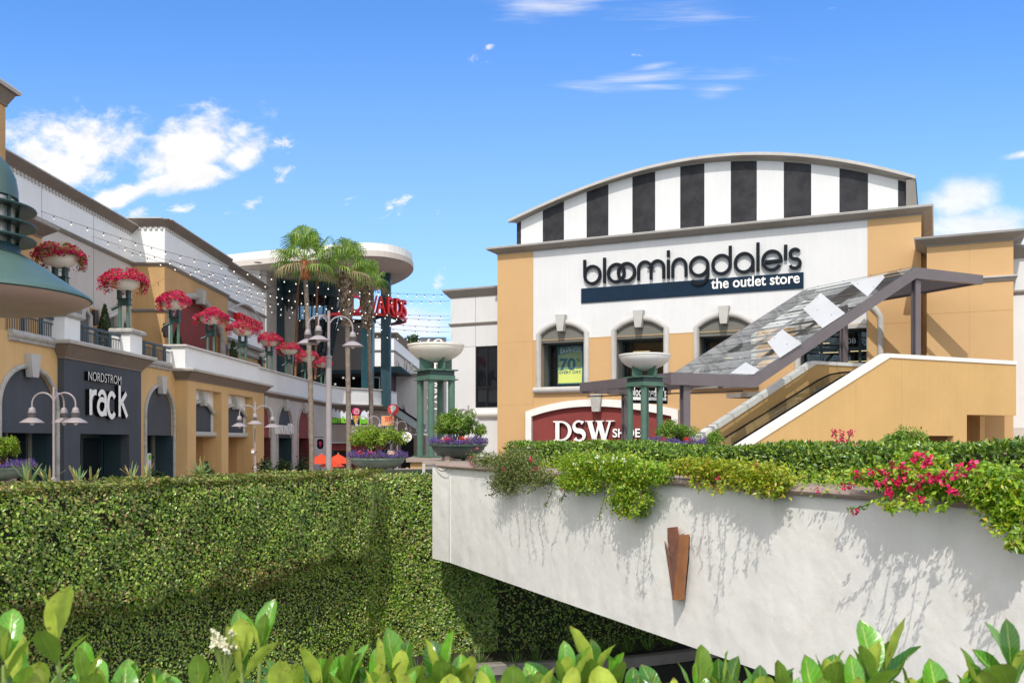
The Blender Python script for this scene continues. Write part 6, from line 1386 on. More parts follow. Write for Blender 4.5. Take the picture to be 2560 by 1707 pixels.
# big lantern in the foreground
def lantern():
    Y = 5.0; x = (-61 - 1280) / FPX * Y; r = wthing('hanging_lantern', 'huge green metal lantern with ringed vents and pink underside at the left edge', 'lantern', (x, Y, 3.5)); c = (x, Y, EYE)
    MB().lathe(c, [(.02, 1.60), (.07, 1.595), (.13, 1.565), (.18, 1.515), (.212, 1.45), (.224, 1.38), (.226, 1.335), (.05, 1.33)], 'lantern_green', 40).build('dome', r, smooth=True)
    for z in (1.285, 1.195, 1.115): MB().lathe(c, [(.05, z + .006), (.235, z + .006), (.322, z - .004), (.325, z - .010), (.322, z - .016), (.235, z - .008), (.05, z - .008)], 'lantern_green_dark', 48).build('vent_ring', r, smooth=True)
    MB().lathe(c, [(.205, 1.04), (.205, 1.33)], 'lantern_glass', 40).build('glass_cylinder', r, smooth=True)
    for a in (-60, -10, 40, 120, 190, 250): p = V((x + .222 * math.cos(math.radians(a)), Y + .222 * math.sin(math.radians(a)), 0)); MB().tube([p + V((0, 0, EYE + 1.03)), p + V((0, 0, EYE + 1.33))], .011, 'lamp_green_dark', 8).build('rod', r)
    MB().lathe(c, [(.232, 1.075), (.236, 1.07), (.236, 1.0)], 'column_navy', 40).build('neck_band', r, smooth=True)
    MB().lathe(c, [(.23, 1.035), (.27, 1.02), (.38, .955), (.50, .88), (.60, .822), (.626, .805), (.632, .792), (.622, .786)], 'lantern_green', 56).build('shade', r, smooth=True)
    MB().lathe(c, [(.621, .787), (.585, .765), (.50, .735), (.36, .722), (.02, .72)], 'lantern_pink', 56).build('underside', r, smooth=True)
    m = MB(); vs = []; nn = 14
    for i in range(nn + 1):
        a = math.radians(-115 + 42 * i / nn)
        for rr_, z in ((.602, .770), (.50, .7315), (.40, .7215)): vs.append(V((x + rr_ * math.cos(a), Y + rr_ * math.sin(a), EYE + z)))
    m.add(vs, [(i * 3 + k, i * 3 + k + 1, i * 3 + k + 4, i * 3 + k + 3) for i in range(nn) for k in range(2)], 'lantern_plate'); m.build('access_plate', r)
    MB().tube([V((x, Y, EYE + 1.58)), V((x, Y, EYE + 1.85)), V((x - .3, Y, EYE + 2.15)), V((x - .8, Y, EYE + 2.1)), V((x - 1.1, Y, EYE + 1.7)), V((x - 1.1, Y, -1))], .05, 'lantern_green', 12).build('pole', r, smooth=True); r.scale = (.92, .92, 1)
mat('lantern_green_dark', (0.030, 0.075, 0.068), 0.42, var=0.1, scale=5)
lantern()

# string lights
def string_lights():
    FBd = -1.2
    left = [((88, 523), 35, 'highest'), ((231, 591), 39.4, 'second'), ((291, 617), 42, 'third'), ((417, 646), 44.2, 'fourth'), ((497, 688), 48.5, 'fifth'), ((563, 722), 53, 'sixth'), ((612, 752), 57.5, 'lowest')]
    right = [(1125, 736), (1125, 752), (1125, 790), (1125, 800), (1125, 818), (1125, 830), (1125, 850)]
    word = ('starting beside the big green lantern', 'anchored high on the white wall above the second bowl', 'anchored by the inner corner of the upper wall', 'anchored beside the sunlit corner pier', 'anchored above the maroon arch', 'anchored above the cinema sign', 'anchored at the far end of the upper wall')
    for i, (((u, v), Y, _), (ur, vr)) in enumerate(zip(left, right)):
        a = pix(u, v, Y); b = pix(ur, vr, 52.3); r = wthing('string_lights', 'string of round bulbs ' + word[i], 'string lights', tuple(a.lerp(b, .5)), 'strings of bulbs over the plaza'); n = 48; sag = .9 - .06 * i
        pts = [a.lerp(b, k / n) - V((0, 0, 4 * sag * (k / n) * (1 - k / n))) for k in range(n + 1)]
        MB().tube(pts, .008, 'black_metal', 4, cap=False).build('wire', r)
        L_ = (b - a).length; nb = int(L_ / .66); rr = random.Random(i)
        for k in range(1, nb):
            f = (k + rr.uniform(-.06, .06)) / nb; p = a.lerp(b, f) - V((0, 0, 4 * sag * f * (1 - f)))
            m = MB(); m.lathe(tuple(p), [(.0, -.005), (.020, -.01), (.020, -.09), (.01, -.095)], 'black_metal', 6); m.lathe(tuple(p), [(.014, -.09), (.026, -.11), (.031, -.13), (.026, -.15), (.0, -.162)], 'bulb_glow', 8); m.build('light_bulb', r, smooth=True)
string_lights()

# umbrellas with tables
def umbrellas():
    for i, (u, Y, v, s, lb) in enumerate(((803.5, 55, 1134, 1.0, 'orange red cafe umbrella left of the tall lamp pole'), (845.5, 56, 1134, 1.0, 'orange red cafe umbrella right of the tall lamp pole'), (829, 60, 1146, .9, 'lower cafe umbrella partly behind the other two'))):
        p = pix(u, v, Y); r = wthing('cafe_umbrella', lb, 'umbrella', (p.x, Y, 0), 'red cafe umbrellas'); R = .95 * s
        m = MB(); n = 8; top = V((p.x, Y, p.z)); ring = [V((p.x + R * math.cos(2 * math.pi * (k + .3) / n), Y + R * math.sin(2 * math.pi * (k + .3) / n), p.z - .58 * s)) for k in range(n)]; mid = [top.lerp(q, .5) + V((0, 0, .03)) for q in ring]
        m.add([top] + mid + ring, [(0, 1 + k, 1 + (k + 1) % n) for k in range(n)] + [(1 + k, 1 + n + k, 1 + n + (k + 1) % n, 1 + (k + 1) % n) for k in range(n)], 'umbrella_red')
        m.build('canopy', r); MB().tube([V((p.x, Y, 0)), V((p.x, Y, p.z + .06))], .025, 'white_trim', 8).build('pole', r); MB().lathe((p.x, Y, p.z), [(.03, 0), (.04, .05), (.0, .09)], 'silver', 8).build('finial', r)
        MB().lathe((p.x, Y, 0), [(0, .70), (.45, .70), (.45, .73), (0, .735)], 'mauve_metal', 20).build('table_top', r); MB().lathe((p.x, Y, 0), [(.3, 0), (.3, .03), (.05, .06), (.03, .7)], 'mauve_dark', 14).build('table_base', r)
umbrellas()

# shrubs and cypresses by the shop fronts
def shrubs():
    g = 'dark clipped bushes along the shop fronts'
    for i, (u, v, Y, w, lb) in enumerate(((397, 1160, 31, .32, 'dark bush under the poster window right of the grey shop front'), (218, 1176, 27, .30, 'dark low bush in front of the grey shop entrance'), (512, 1143, 38, .42, 'dark bush in the first tan bay'), (660, 1141, 44, .60, 'dark bush beside the second hooped lamp pole'),
                                      (707, 1134, 48, .60, 'dark bush in front of the narrow grey arch'), (759, 1133, 53, .70, 'dark bush in front of the farther maroon arch'), (700 + 10, 1150, 60, .4, 'small dark bush far along the shop fronts'))):
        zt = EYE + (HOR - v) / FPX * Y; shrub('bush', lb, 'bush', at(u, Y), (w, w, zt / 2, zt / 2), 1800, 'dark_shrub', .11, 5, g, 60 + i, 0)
    g = 'slim cypresses on the balcony'
    for i, (u, v, Y, lb) in enumerate(((262, 764, 40, 'slim dark cypress behind the railing above the grey shop front'), (443, 822, 44.5, 'slim dark cypress behind the third green post'), (583, 853, 53, 'slim dark cypress beneath the cinema sign'))):
        zt = EYE + (HOR - v) / FPX * Y; x = (u - 1280) / FPX * Y; z0 = 5.4; r = thing('cypress', lb, 'cypress', (x, Y, z0), g); h = zt - z0; n = 2600
        global RNG
        RNG = np.random.default_rng(80 + i); f = RNG.uniform(0, 1, n); a = RNG.uniform(0, 2 * np.pi, n); w = .34 * np.sin(np.clip((1 - f), 0, 1) ** .8 * np.pi * .62) * RNG.uniform(.75, 1.08, n)
        P = np.stack([w * np.cos(a), w * np.sin(a), f * h], 1); D = unit(np.stack([np.cos(a) * .4, np.sin(a) * .4, np.ones(n)], 1) + rnd_dir(n) * .4); N = unit(np.stack([np.cos(a), np.sin(a), .2 + 0 * a], 1) + rnd_dir(n) * .4)
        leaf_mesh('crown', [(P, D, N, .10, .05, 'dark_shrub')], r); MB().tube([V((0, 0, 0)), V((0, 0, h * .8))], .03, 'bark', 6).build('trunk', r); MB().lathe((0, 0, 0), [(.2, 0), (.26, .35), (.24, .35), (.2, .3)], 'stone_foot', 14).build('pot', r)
    # tip of a distant tree above the far roof
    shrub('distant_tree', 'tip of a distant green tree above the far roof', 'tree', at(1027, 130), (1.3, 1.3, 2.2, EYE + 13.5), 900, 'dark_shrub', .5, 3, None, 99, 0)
shrubs()

# shop signs under the curved balcony
def small_signs():
    Yj = 64.6; f = Frame((pix(826, 0, Yj).x, Yj), (.97, .22), (.22, -.97)); S = lambda u: f.hit(u, 1050, 0)[0]; Z = lambda u, v: f.hit(u, v, 0)[1]
    r = wthing('juice_bar_sign', 'lime lettered juice bar sign with a swirl cone on a pale splash', 'sign', (pix(870, 0, Yj).x, Yj, 3.7))
    def poly(pts, d0, d1, mt, nm): MB().prism(f, [(S(u), Z(u, v)) for u, v in pts], d0, d1, mt).build(nm, r)
    poly([(826, 1052), (985 - 55, 1056), (930, 1030), (922, 1026), (917, 1031), (910, 1025), (903, 1032), (897, 1040), (890, 1047), (880, 1036), (876, 1026), (870, 1030), (864, 1028), (860, 1034), (855, 1026), (848, 1031), (845, 1022), (839, 1030), (835, 1020), (829, 1024), (826, 1030)][::-1], 0, .05, 'pale_blue', 'splash')
    poly([(825, 1060), (934, 1062), (934, 1052), (825, 1043)][::-1], .05, .10, 'navy', 'band')
    text_mesh('sign_text', 'jamba', f, S(826), .10, Z(830, 1056), .62, .08, 'lime', r, fitw=S(877) - S(826), bold=.03)
    text_mesh('sign_text', 'juice', f, S(899), .10, Z(905, 1058), .62, .08, 'lime', r, fitw=S(933) - S(899), bold=.03)
    c = (S(890), Z(890, 1029)); k = 1 / 36.0
    m = MB(); o = [(c[0] + .34 * math.cos(t), c[1] + .36 * math.sin(t)) for t in [math.radians(-25 + 230 * i / 22) for i in range(23)]] + [(c[0] - .12, c[1] - 1.05), (c[0] + .08, c[1] - 1.05)]; m.prism(f, o, .05, .12, 'letter_black'); m.build('cone_outline', r)
    MB().prism(f, arc(c[0], c[1] + .02, .29, .28, 0, 342, 19), .12, .15, 'pink').build('swirl', r)
    m = MB(); ribbon(m, f, [(c[0] + (.06 + .17 * i / 26) * math.cos(i * .32), c[1] + (.05 + .15 * i / 26) * math.sin(i * .32)) for i in range(27)], .035, .15, .165, 'letter_white'); m.build('swirl_line', r)
    for j, (w, mt) in enumerate(((.25, 'orange'), (.21, 'orange'), (.17, 'gold'), (.13, 'gold'), (.08, 'gold'))):
        z = c[1] - .33 - .14 * j; MB().prism(f, [(c[0] - w, z - .03), (c[0] - w * .2, z - .09), (c[0] + w, z + .03), (c[0] + w, z + .07), (c[0] - w, z + .04)], .12, .14, mt).build('cone_stripe', r)
    # round red sign
    Y = 62; f2 = Frame((pix(983, 0, Y).x, Y), (1, 0), (0, -1)); z = pix(0, 1023.5, Y).z; r = wthing('round_sign', 'round red sign with a white cone emblem below the curved parapet', 'sign', (pix(983, 0, Y).x, Y, z)); R = 14 * Y / FPX
    MB().prism(f2, arc(0, z, R, R, 0, 351, 40), -.12, 0, 'red_sign').build('disc', r)
    MB().prism(f2, arc(0, z + R * .28, R * .52, R * .5, -30, 210, 14) + [(-.06, z - R * .85), (-.12, z - R * .85)] + [(.0, z - R * .4)], .0, .03, 'letter_white').build('emblem', r)
    MB().tube([V((pix(983, 0, Y).x, Y + .1, z)), V((pix(974, 0, 66).x, 66, z))], .04, 'black_metal', 6).build('bracket', r)
    # orange sign
    f3 = Frame((pix(953.5, 0, Y).x, Y), (1, 0), (0, -1)); z0, z1 = pix(0, 1064, Y).z, pix(0, 1039.5, Y).z; w = pix(985, 0, Y).x - pix(953.5, 0, Y).x
    r = wthing('orange_sign', 'orange square shop sign with red letters beside the round red sign', 'sign', (pix(968, 0, Y).x, Y, z0)); MB().box(f3, 0, w, -.1, 0, z0, z1, 'orange_pale').build('board', r)
    
    for k in range(4):
        x0 = w * (.30 + .15 * k); m = MB(); ribbon(m, f3, [(x0 + w * .10, z0 + .60), (x0, z0 + .56), (x0 + w * .09, z0 + .44), (x0 + w * .0, z0 + .30)], .05, 0, .03, 'red_sign'); m.build('red_letter', r)
    MB().box(f3, w * .2, w * .25, -.2, -.1, 0, z1, 'black_metal').build('post', r)
    # oval white sign
    Y = 46; x = pix(1017, 0, Y).x; f4 = Frame((x, Y), (1, 0), (0, -1)); z = pix(0, 1092, Y).z; a, b = 12.5 * Y / FPX, 12.5 * Y / FPX
    r = wthing('oval_sign', 'white round hanging sign with gold lettering near the far lamps', 'sign', (x, Y, z)); MB().prism(f4, arc(0, z, a, b, 0, 351, 40), -.05, 0, 'letter_white').build('disc', r)
    text_mesh('sign_text', 'K', f4, -.02, 0, z - .1, .34, .01, 'gold', r); m = MB(); m.tube([V((x, Y, z + b)), V((x, Y, z + b + .5))], .015, 'black_metal', 5); m.build('hanger', r)
    # small black hanging sign left of the tall lamp pole
    Y = 58; x = pix(800.5, 0, Y).x; f5 = Frame((x, Y), (1, 0), (0, -1)); zb, zt = pix(0, 1122, Y).z, pix(0, 1097, Y).z; w = 8 * Y / FPX
    r = wthing('projecting_sign', 'small black hanging sign with a pink cone emblem on a wall bracket', 'sign', (x, Y, zb)); MB().prism(f5, [(-w, zb + .15), (-w * .5, zb), (w * .5, zb), (w, zb + .15), (w, zt - .1), (w * .5, zt), (-w * .5, zt), (-w, zt - .1)], -.05, 0, 'letter_black').build('board', r)
    MB().prism(f5, arc(0, (zb + zt) / 2 + .08, w * .5, w * .5, -20, 200, 12) + [(0, zb + .1)], 0, .01, 'pink').build('emblem', r); MB().tube([V((x - w * 2, Y, zt + .12)), V((x + w * 1.2, Y, zt + .12))], .02, 'black_metal', 5).build('bracket', r)
small_signs()

# people
def body(name, label, loc, joints, bones, radii, parts):
    r = thing(name, label, 'person', loc); me = bpy.data.meshes.new('body'); me.from_pydata(joints, bones, []); o = newobj('body', me, r)
    sk = o.modifiers.new('skin', 'SKIN'); sk.use_smooth_shade = True
    if not me.skin_vertices: bpy.context.view_layer.update()
    lay = me.skin_vertices[0].data
    for i, q in enumerate(radii): lay[i].radius = (q, q); lay[i].use_root = (i == 0)
    sb = o.modifiers.new('sub', 'SUBSURF'); sb.levels = 1; sb.render_levels = 1; me.materials.append(MATS[parts]); return r, o
def people():
    J = [(0, 0, .95), (0, 0, 1.15), (0, 0, 1.36), (0, -.01, 1.45), (0, -.01, 1.52), (-.09, 0, .90), (-.10, 0, .48), (-.10, .02, .08), (-.10, -.10, .04), (.09, 0, .90), (.10, -.04, .48), (.10, .06, .09), (.10, -.06, .04),
         (-.17, 0, 1.37), (-.21, .02, 1.12), (-.20, -.08, .90), (.17, 0, 1.37), (.22, .0, 1.12), (.17, -.14, .95)]
    B = [(0, 1), (1, 2), (2, 3), (3, 4), (0, 5), (5, 6), (6, 7), (7, 8), (0, 9), (9, 10), (10, 11), (11, 12), (2, 13), (13, 14), (14, 15), (2, 16), (16, 17), (17, 18)]
    Rr = [.13, .115, .125, .05, .05, .095, .06, .04, .035, .095, .06, .04, .035, .06, .042, .03, .06, .042, .03]
    for loc, hair, cloth, lb in (((pix(1018, 0, 38).x, 38, 0), 'hair_blond', 'cloth_white', 'blond woman in a light top standing beyond the ivy wall'), ((pix(1009, 0, 75.6).x, 75.6, pix(0, 1017, 75.6).z - 1.6), 'hair_dark', 'cloth_blue', 'person in dark blue riding down the distant escalator')):
        r, o = body('person', lb, loc, J, B, Rr, 'skin')
        h = MB(); h.lathe((0, -.01, 1.61), [(.0, -.12), (.045, -.115), (.065, -.07), (.075, -.01), (.078, .04), (.065, .09), (.035, .12), (0, .125)], 'skin', 16); hd = h.build('head', r, smooth=True)
        m = MB(); m.lathe((0, .012, 1.63), [(.06, -.22), (.085, -.12), (.088, -.0), (.088, .05), (.07, .10), (.035, .128), (0, .133)], hair, 16); hr = m.build('hair', r, smooth=True)
        for v in hr.data.vertices:
            if v.co.y < -.03 and v.co.z < 1.68: v.co.y = -.03
        m = MB(); m.lathe((0, 0, 0), [(.16, .84), (.155, .95), (.14, 1.10), (.165, 1.25), (.185, 1.36), (.12, 1.43), (.06, 1.46)], cloth, 18); c = m.build('top', r, smooth=True)
        for v in c.data.vertices: v.co.y *= .68
        m = MB(); [m.tube([V((s * .09, 0, .92)), V((s * .10, -.01, .48)), V((s * .10, .03, .1))], [.105, .08, .06], 'cloth_blue', 12) for s in (-1, 1)]; m.build('trousers', r, smooth=True)
        m = MB(); [m.lathe((s * .028, -.082, 1.615), [(.0, -.008), (.008, 0), (0, .008)], 'letter_black', 6) for s in (-1, 1)]; m.build('eyes', r)
        MB().lathe((0, -.09, 1.585), [(.012, -.012), (.008, .02), (0, .03)], 'skin', 8).build('nose', r); MB().box(Frame((0, -.078), (1, 0), (0, -1)), -.018, .018, 0, .006, 1.553, 1.56, 'pink').build('mouth', r)
people()
# ================================================================ driveway edge: white bridge parapet, hedges, ivy wall, laurel in front
FW = Frame((-0.882, 13.0), (0.4053, -0.9142), (-0.9142, -0.4053))
ws, wz = (lambda u, v, d=0: FW.hit(u, v, d)[0]), (lambda u, v, d=0: FW.hit(u, v, d)[1])
SE = 11.2                                     # how far the parapet runs past the right edge of the view
def near_white_stucco():
    m = mat('bridge_stucco', (0.83, 0.81, 0.765), 0.85, var=0.05, scale=0.9, streak=0.05)
    g = NG(m.node_tree); b = g.n['Principled BSDF']; tc = g.new('ShaderNodeTexCoord')
    n1 = g.new('ShaderNodeTexNoise'); n1.inputs['Scale'].default_value = 2.6; n1.inputs['Detail'].default_value = 3; n1.inputs['Roughness'].default_value = .45
    n2 = g.new('ShaderNodeTexNoise'); n2.inputs['Scale'].default_value = 70; n2.inputs['Detail'].default_value = 5
    g.link(tc.outputs['Object'], n1.inputs['Vector']); g.link(tc.outputs['Object'], n2.inputs['Vector'])
    b1 = g.new('ShaderNodeBump'); b1.inputs['Strength'].default_value = .3; b1.inputs['Distance'].default_value = .09; g.link(n1.outputs[0], b1.inputs['Height'])
    b2 = g.new('ShaderNodeBump'); b2.inputs['Strength'].default_value = .25; b2.inputs['Distance'].default_value = .006; g.link(n2.outputs[0], b2.inputs['Height']); g.link(b1.outputs[0], b2.inputs['Normal']); g.link(b2.outputs[0], b.inputs['Normal'])
    old = b.inputs['Base Color'].links[0].from_socket                     # faint ochre weather marks
    n3 = g.new('ShaderNodeTexNoise'); n3.inputs['Scale'].default_value = 1.7; n3.inputs['Detail'].default_value = 9; n3.inputs['Roughness'].default_value = .68; g.link(tc.outputs['Object'], n3.inputs['Vector'])
    c = g.mixc(g.smooth(n3.outputs[0], .54, .74, 0, .32), old, (0.55, 0.47, 0.36)); 
    v = g.new('ShaderNodeTexVoronoi'); v.feature = 'DISTANCE_TO_EDGE'; v.inputs['Scale'].default_value = 1.1
    wv = g.new('ShaderNodeVectorMath'); wv.operation = 'ADD'; g.link(tc.outputs['Object'], wv.inputs[0]); g.link(n3.outputs[1], wv.inputs[1]); g.link(wv.outputs[0], v.inputs['Vector'])
    c = g.mixc(g.math('MULTIPLY', g.smooth(v.outputs[0], .0, .004, .45, 0), g.smooth(n1.outputs[0], .5, .62, 0, 1)), c, (0.35, 0.31, 0.27)); g.link(c, b.inputs['Base Color'])
near_white_stucco()
def bridge():
    r = wthing('bridge_wall', 'long white stucco bridge parapet with brown coping crossing the lower right', 'wall', tuple(FW.pt(4, -.3, 1.1)))
    zt, zb = 2.43, 1.10
    m = MB(); e = FW.pt(0, 0, 0); l = pix(1081, 0, 13.46); f2 = Frame((l.x, l.y), (e.x - l.x, e.y - l.y), (-(e.y - l.y) * -1 * -1, (e.x - l.x) * -1))
    m.box(FW, 0, SE, -1.15, 0, zb, zt, 'bridge_stucco'); m.build('wall_face', r)
    P = [V((l.x, l.y, 0)), V((e.x, e.y, 0)), FW.pt(0, -1.15, 0) - V((0, 0, FW.pt(0, -1.15, 0).z)), V((l.x + .75, l.y + .9, 0))]
    m = MB(); m.hexa([V((p.x, p.y, zb)) for p in P] + [V((p.x, p.y, zt)) for p in P], 'bridge_stucco'); m.build('end_pier', r)
    m = MB(); m.box(FW, -.005, .055, .001, .012, zb + .005, zt, 'white_trim'); m.build('pale_strip', r)
    m = MB(); pr = [(-.42, 0), (.035, 0), (.055, .012), (.062, .03), (.055, .05), (.035, .062), (-.42, .066)]
    m.sweep([V((l.x + .1, l.y, zt)) + V((0, 0, .0)), FW.pt(0, 0, zt), FW.pt(SE, 0, zt)], [(x, z) for x, z in pr], 'wall_cap'); m.build('coping', r, smooth=True)
    MB().box(FW, 0, SE, -7.5, -1.15, zb, 1.55, 'bridge_stucco').build('deck', r)
    MB().box(FW, 0, SE, -1.10, -.43, zt, zt + .02, 'soil').build('planting_bed', r)
    # small cable hanging off the end
    c = wthing('hanging_cable', 'thin brown cable looping below the coping at the left end of the white wall', 'cable', tuple(pix(1115, 1165, 13)))
    a, b = pix(1084, 1158, 13.35), FW.pt(.12, .06, 2.44); MB().tube([a.lerp(b, i / 10) - V((0, 0, .30 * (i / 10) * (1 - i / 10))) for i in range(11)], .006, 'twig', 6).build('cable', c, smooth=True)
    # copper sconce
    k = wthing('copper_sconce', 'folded rusty copper sconce with pointed plates on the white wall', 'sconce', tuple(FW.pt(*[ws(1700, 1420), 0, wz(1700, 1420)])))
    dA = .15
    def W(u, v, d): s, z = FW.hit(u, v, d); return FW.pt(s, d, z)
    At, Ab = W(1698.6, 1336, dA), W(1683.4, 1499, dA * .9); Lt, Lb = W(1663, 1352, .01), W(1684, 1494, .01); Rt, Rb = W(1723, 1335, .05), W(1710, 1497, .04)
    def plate(P, nm, mt, th=.008):
        n = (P[1] - P[0]).cross(P[-1] - P[0]).normalized() * th; q = [p + n for p in P]; N = len(P); m = MB(); m.add(P + q, [tuple(range(N)), tuple(range(2 * N - 1, N - 1, -1))] + [(i, (i + 1) % N, (i + 1) % N + N, i + N) for i in range(N)], mt); m.build(nm, k)
    plate([Ab, Rb, Rt, At], 'front_plate', 'copper_rust')
    lp = lambda p, q: Lb.lerp(Ab, p).lerp(Lt.lerp(At, p), q)
    plate([lp(0, 0), lp(1, 0), lp(1, 1), lp(.62, .70), lp(.28, .74), lp(0, 1)], 'side_plate', 'copper_dark')
    b0 = W(1670, 1319, .035); b1 = W(1695, 1316, .05); b2 = W(1699, 1345, .06); b3 = W(1681, 1392, .06); b4 = W(1671, 1352, .03); plate([b3, b2, b1, b0, b4], 'back_plate', 'copper_dark')
    plate([W(1688, 1340, .075), W(1711, 1333, .05), W(1704, 1352, .06), W(1688, 1384, .07)][::-1], 'middle_plate', 'copper_dark')
    MB().tube([W(1724, 1340, .0), W(1722, 1400, .0), W(1714, 1470, .0)], .006, 'black_metal', 5).build('wire', k)
bridge()

# ---- clipped ivy wall
def ivy():
    global RNG
    RNG = np.random.default_rng(21)
    G0 = -0.5
    base = [V((-7.6, 3.0, 0)), V((-5.6, 6.5, 0)), V((-4.27, 9.0, 0)), V((-3.1, 11.2, 0)), V((-2.32, 12.75, 0)), V((-2.05, 13.25, 0)), V((-1.75, 13.62, 0)), V((-1.2, 13.88, 0)), V((0, 14.1, 0)), V((1.36, 14.4, 0)), V((2.93, 15.1, 0)), (V((5.4, 16.4, 0)))]
    base = spline(base, 10, closed=False)
    B = np.array([(p.x, p.y) for p in base]); seg = np.linalg.norm(np.diff(B, axis=0), axis=1); cum = np.concatenate([[0], np.cumsum(seg)]); Lt = cum[-1]
    tg = np.gradient(B, axis=0); tg /= np.linalg.norm(tg, axis=1)[:, None]; nm = np.stack([tg[:, 1], -tg[:, 0]], 1)       # towards the camera side
    def ev(s):
        x = np.interp(s, cum, B[:, 0]); y = np.interp(s, cum, B[:, 1]); nx = np.interp(s, cum, nm[:, 0]); ny = np.interp(s, cum, nm[:, 1]); return x, y, nx, ny
    sE_ = cum[np.argmin(np.abs(B[:, 1] - 13.12) + np.abs(B[:, 0] + 2.1))]      # where the bulge stops
    def off(s, z):
        zb = 1.16 + .06 * np.sin(s * 1.3) + .05 * np.sin(s * 3.1 + 1) - .18 * np.clip((3.2 - s) / 3, 0, 1) + .03 * np.sin(s * 9)
        e = 1 / (1 + np.exp((s - sE_ + .05) * 16)); lo = 1 / (1 + np.exp(-(z - zb) * 30)); k = .26 * e * lo + .34 * (1 - lo) * e * np.clip((.95 - z) / 1.3, 0, 1)
        rnd = np.clip((z - 2.22) / .17, 0, 1); return k + .03 * np.sin(s * 2.3 + z * 3) + .02 * np.sin(s * 7 - z * 5) - .20 * rnd ** 2.4
    r = wthing('ivy_wall', 'clipped ivy covered retaining wall with a bulging upper layer', 'ivy wall', tuple(FA.pt(0, 0, 0) * 0 + V((-3, 11, 0))))
    # backing
    ns, nz = 110, 34; S = np.linspace(0, Lt, ns); Z = np.linspace(G0 - .1, 2.36, nz); vs = []
    for s in S:
        x, y, nx, ny = ev(s)
        for z in Z: o = off(s, z) - .055; vs.append((x + nx * o, y + ny * o, z))
        vs.append((x - nx * 1.2, y - ny * 1.2, 2.36)); vs.append((x - nx * 1.2, y - ny * 1.2, 1.9))
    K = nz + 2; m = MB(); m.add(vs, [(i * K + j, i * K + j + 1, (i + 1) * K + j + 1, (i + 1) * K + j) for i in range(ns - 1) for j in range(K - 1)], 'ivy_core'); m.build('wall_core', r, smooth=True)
    # leaves on the face
    def layer(n, s0, s1, z0, z1, size, depth, dry=0.05, nmn='ivy_leaves'):
        s = RNG.uniform(s0, s1, n); z = RNG.uniform(z0, z1, n); x, y, nx, ny = ev(s); o = off(s, z); o1 = off(s, z + .02); gz = (o1 - o) / .02
        o = o + RNG.uniform(-depth, .02, n)
        P = np.stack([x + nx * o, y + ny * o, z], 1); Nn = unit(np.stack([nx, ny, -gz * .8 + .15], 1)); tan = np.stack([-ny, nx, 0 * nx], 1)
        a = RNG.uniform(0, 2 * np.pi, n); D = unit(tan * np.cos(a)[:, None] + np.array([0, 0, 1]) * (np.sin(a) - .35)[:, None] + Nn * RNG.uniform(-.1, .6, n)[:, None]); N = unit(Nn + np.array([0, -.6, .6]) + rnd_dir(n) * .6); sz = size * RNG.uniform(.6, 1.35, n)
        # brown, dry foliage along the lip of the bulge and near the top
        lip = np.exp(-((z - 1.24 - .05 * np.sin(s * 3.1 + 1)) / .13) ** 2) * (s < sE_) * (.6 + .5 * np.sin(s * 2.2)) + .45 * np.exp(-((z - 2.34) / .12) ** 2) + .25 * (np.sin(s * 1.7 + z * 4) > .75)
        gap = (np.sin(s * 2.9 + 3 * np.sin(z * 3.1)) * np.sin(z * 6.3 + 2 * np.sin(s * 1.9)) + .35 * np.sin(s * 17 + z * 13)) > 1.02
        keep = ~(gap & (RNG.uniform(0, 1, n) < .75)); P, D, N, sz, s, z, lip = P[keep], D[keep], N[keep], sz[keep], s[keep], z[keep], lip[keep]; n = len(P)
        dr = RNG.uniform(0, 1, n) < (dry + .55 * np.clip(lip, 0, 1)); return (P[~dr], D[~dr], N[~dr], sz[~dr], sz[~dr] * .68, 'ivy_leaf'), (P[dr], D[dr], N[dr], sz[dr], sz[dr] * .55, 'ivy_dry')
    gs = []
    gs += layer(78000, 1.6, sE_ + .25, 1.0, 2.39, .034, .08); gs += layer(52000, 1.6, sE_ + .25, G0, 1.14, .030, .07, .03); gs += layer(32000, sE_ + .1, sE_ + 2.2, G0, 2.33, .038, .07, .06); gs += layer(16000, sE_ + 2.2, Lt, G0, 2.0, .042, .08, .12)
    # top surface
    n = 22000; s = RNG.uniform(1.6, sE_ + .2, n); x, y, nx, ny = ev(s); q = RNG.uniform(0, 1, n) ** 1.3; o = .24 - q * 1.0; z = 2.36 + .02 * np.sin(s * 5) + RNG.uniform(-.03, .035, n)
    P = np.stack([x + nx * o, y + ny * o, z], 1); N = unit(np.array([0, 0, 1]) + rnd_dir(n) * .5); D = unit(rnd_dir(n) * np.array([1, 1, .45]) + np.array([0, 0, .15])); sz = .042 * RNG.uniform(.6, 1.3, n); dr = RNG.uniform(0, 1, n) < .28
    gs += [(P[~dr], D[~dr], N[~dr], sz[~dr], sz[~dr] * .65, 'ivy_top'), (P[dr], D[dr], N[dr], sz[dr], sz[dr] * .5, 'ivy_dry')]
    leaf_mesh('foliage', gs, r)
    # white kerb that shows along the top near the torch
    w = wthing('planter_ledge', 'thin white ledge bordering the planting bed below the pale bowl planter', 'ledge', tuple(pix(980, 1190, 14.2)))
    a, b, c = pix(868, 1184, 14.3), pix(1060, 1199, 14.0), pix(1061, 1160, 13.9)
    m = MB(); f = Frame((a.x, a.y), (b.x - a.x, b.y - a.y), (0, -1)); L_ = math.hypot(b.x - a.x, b.y - a.y); m.hexa([a + V((0, 0, -.05)), b + V((0, 0, -.04)), b + V((0, .08, -.04)), a + V((0, .08, -.05)), a, b + V((0, 0, .01)), b + V((0, .08, .01)), a + V((0, .08, 0))], 'white_trim'); m.build('front_edge', w)
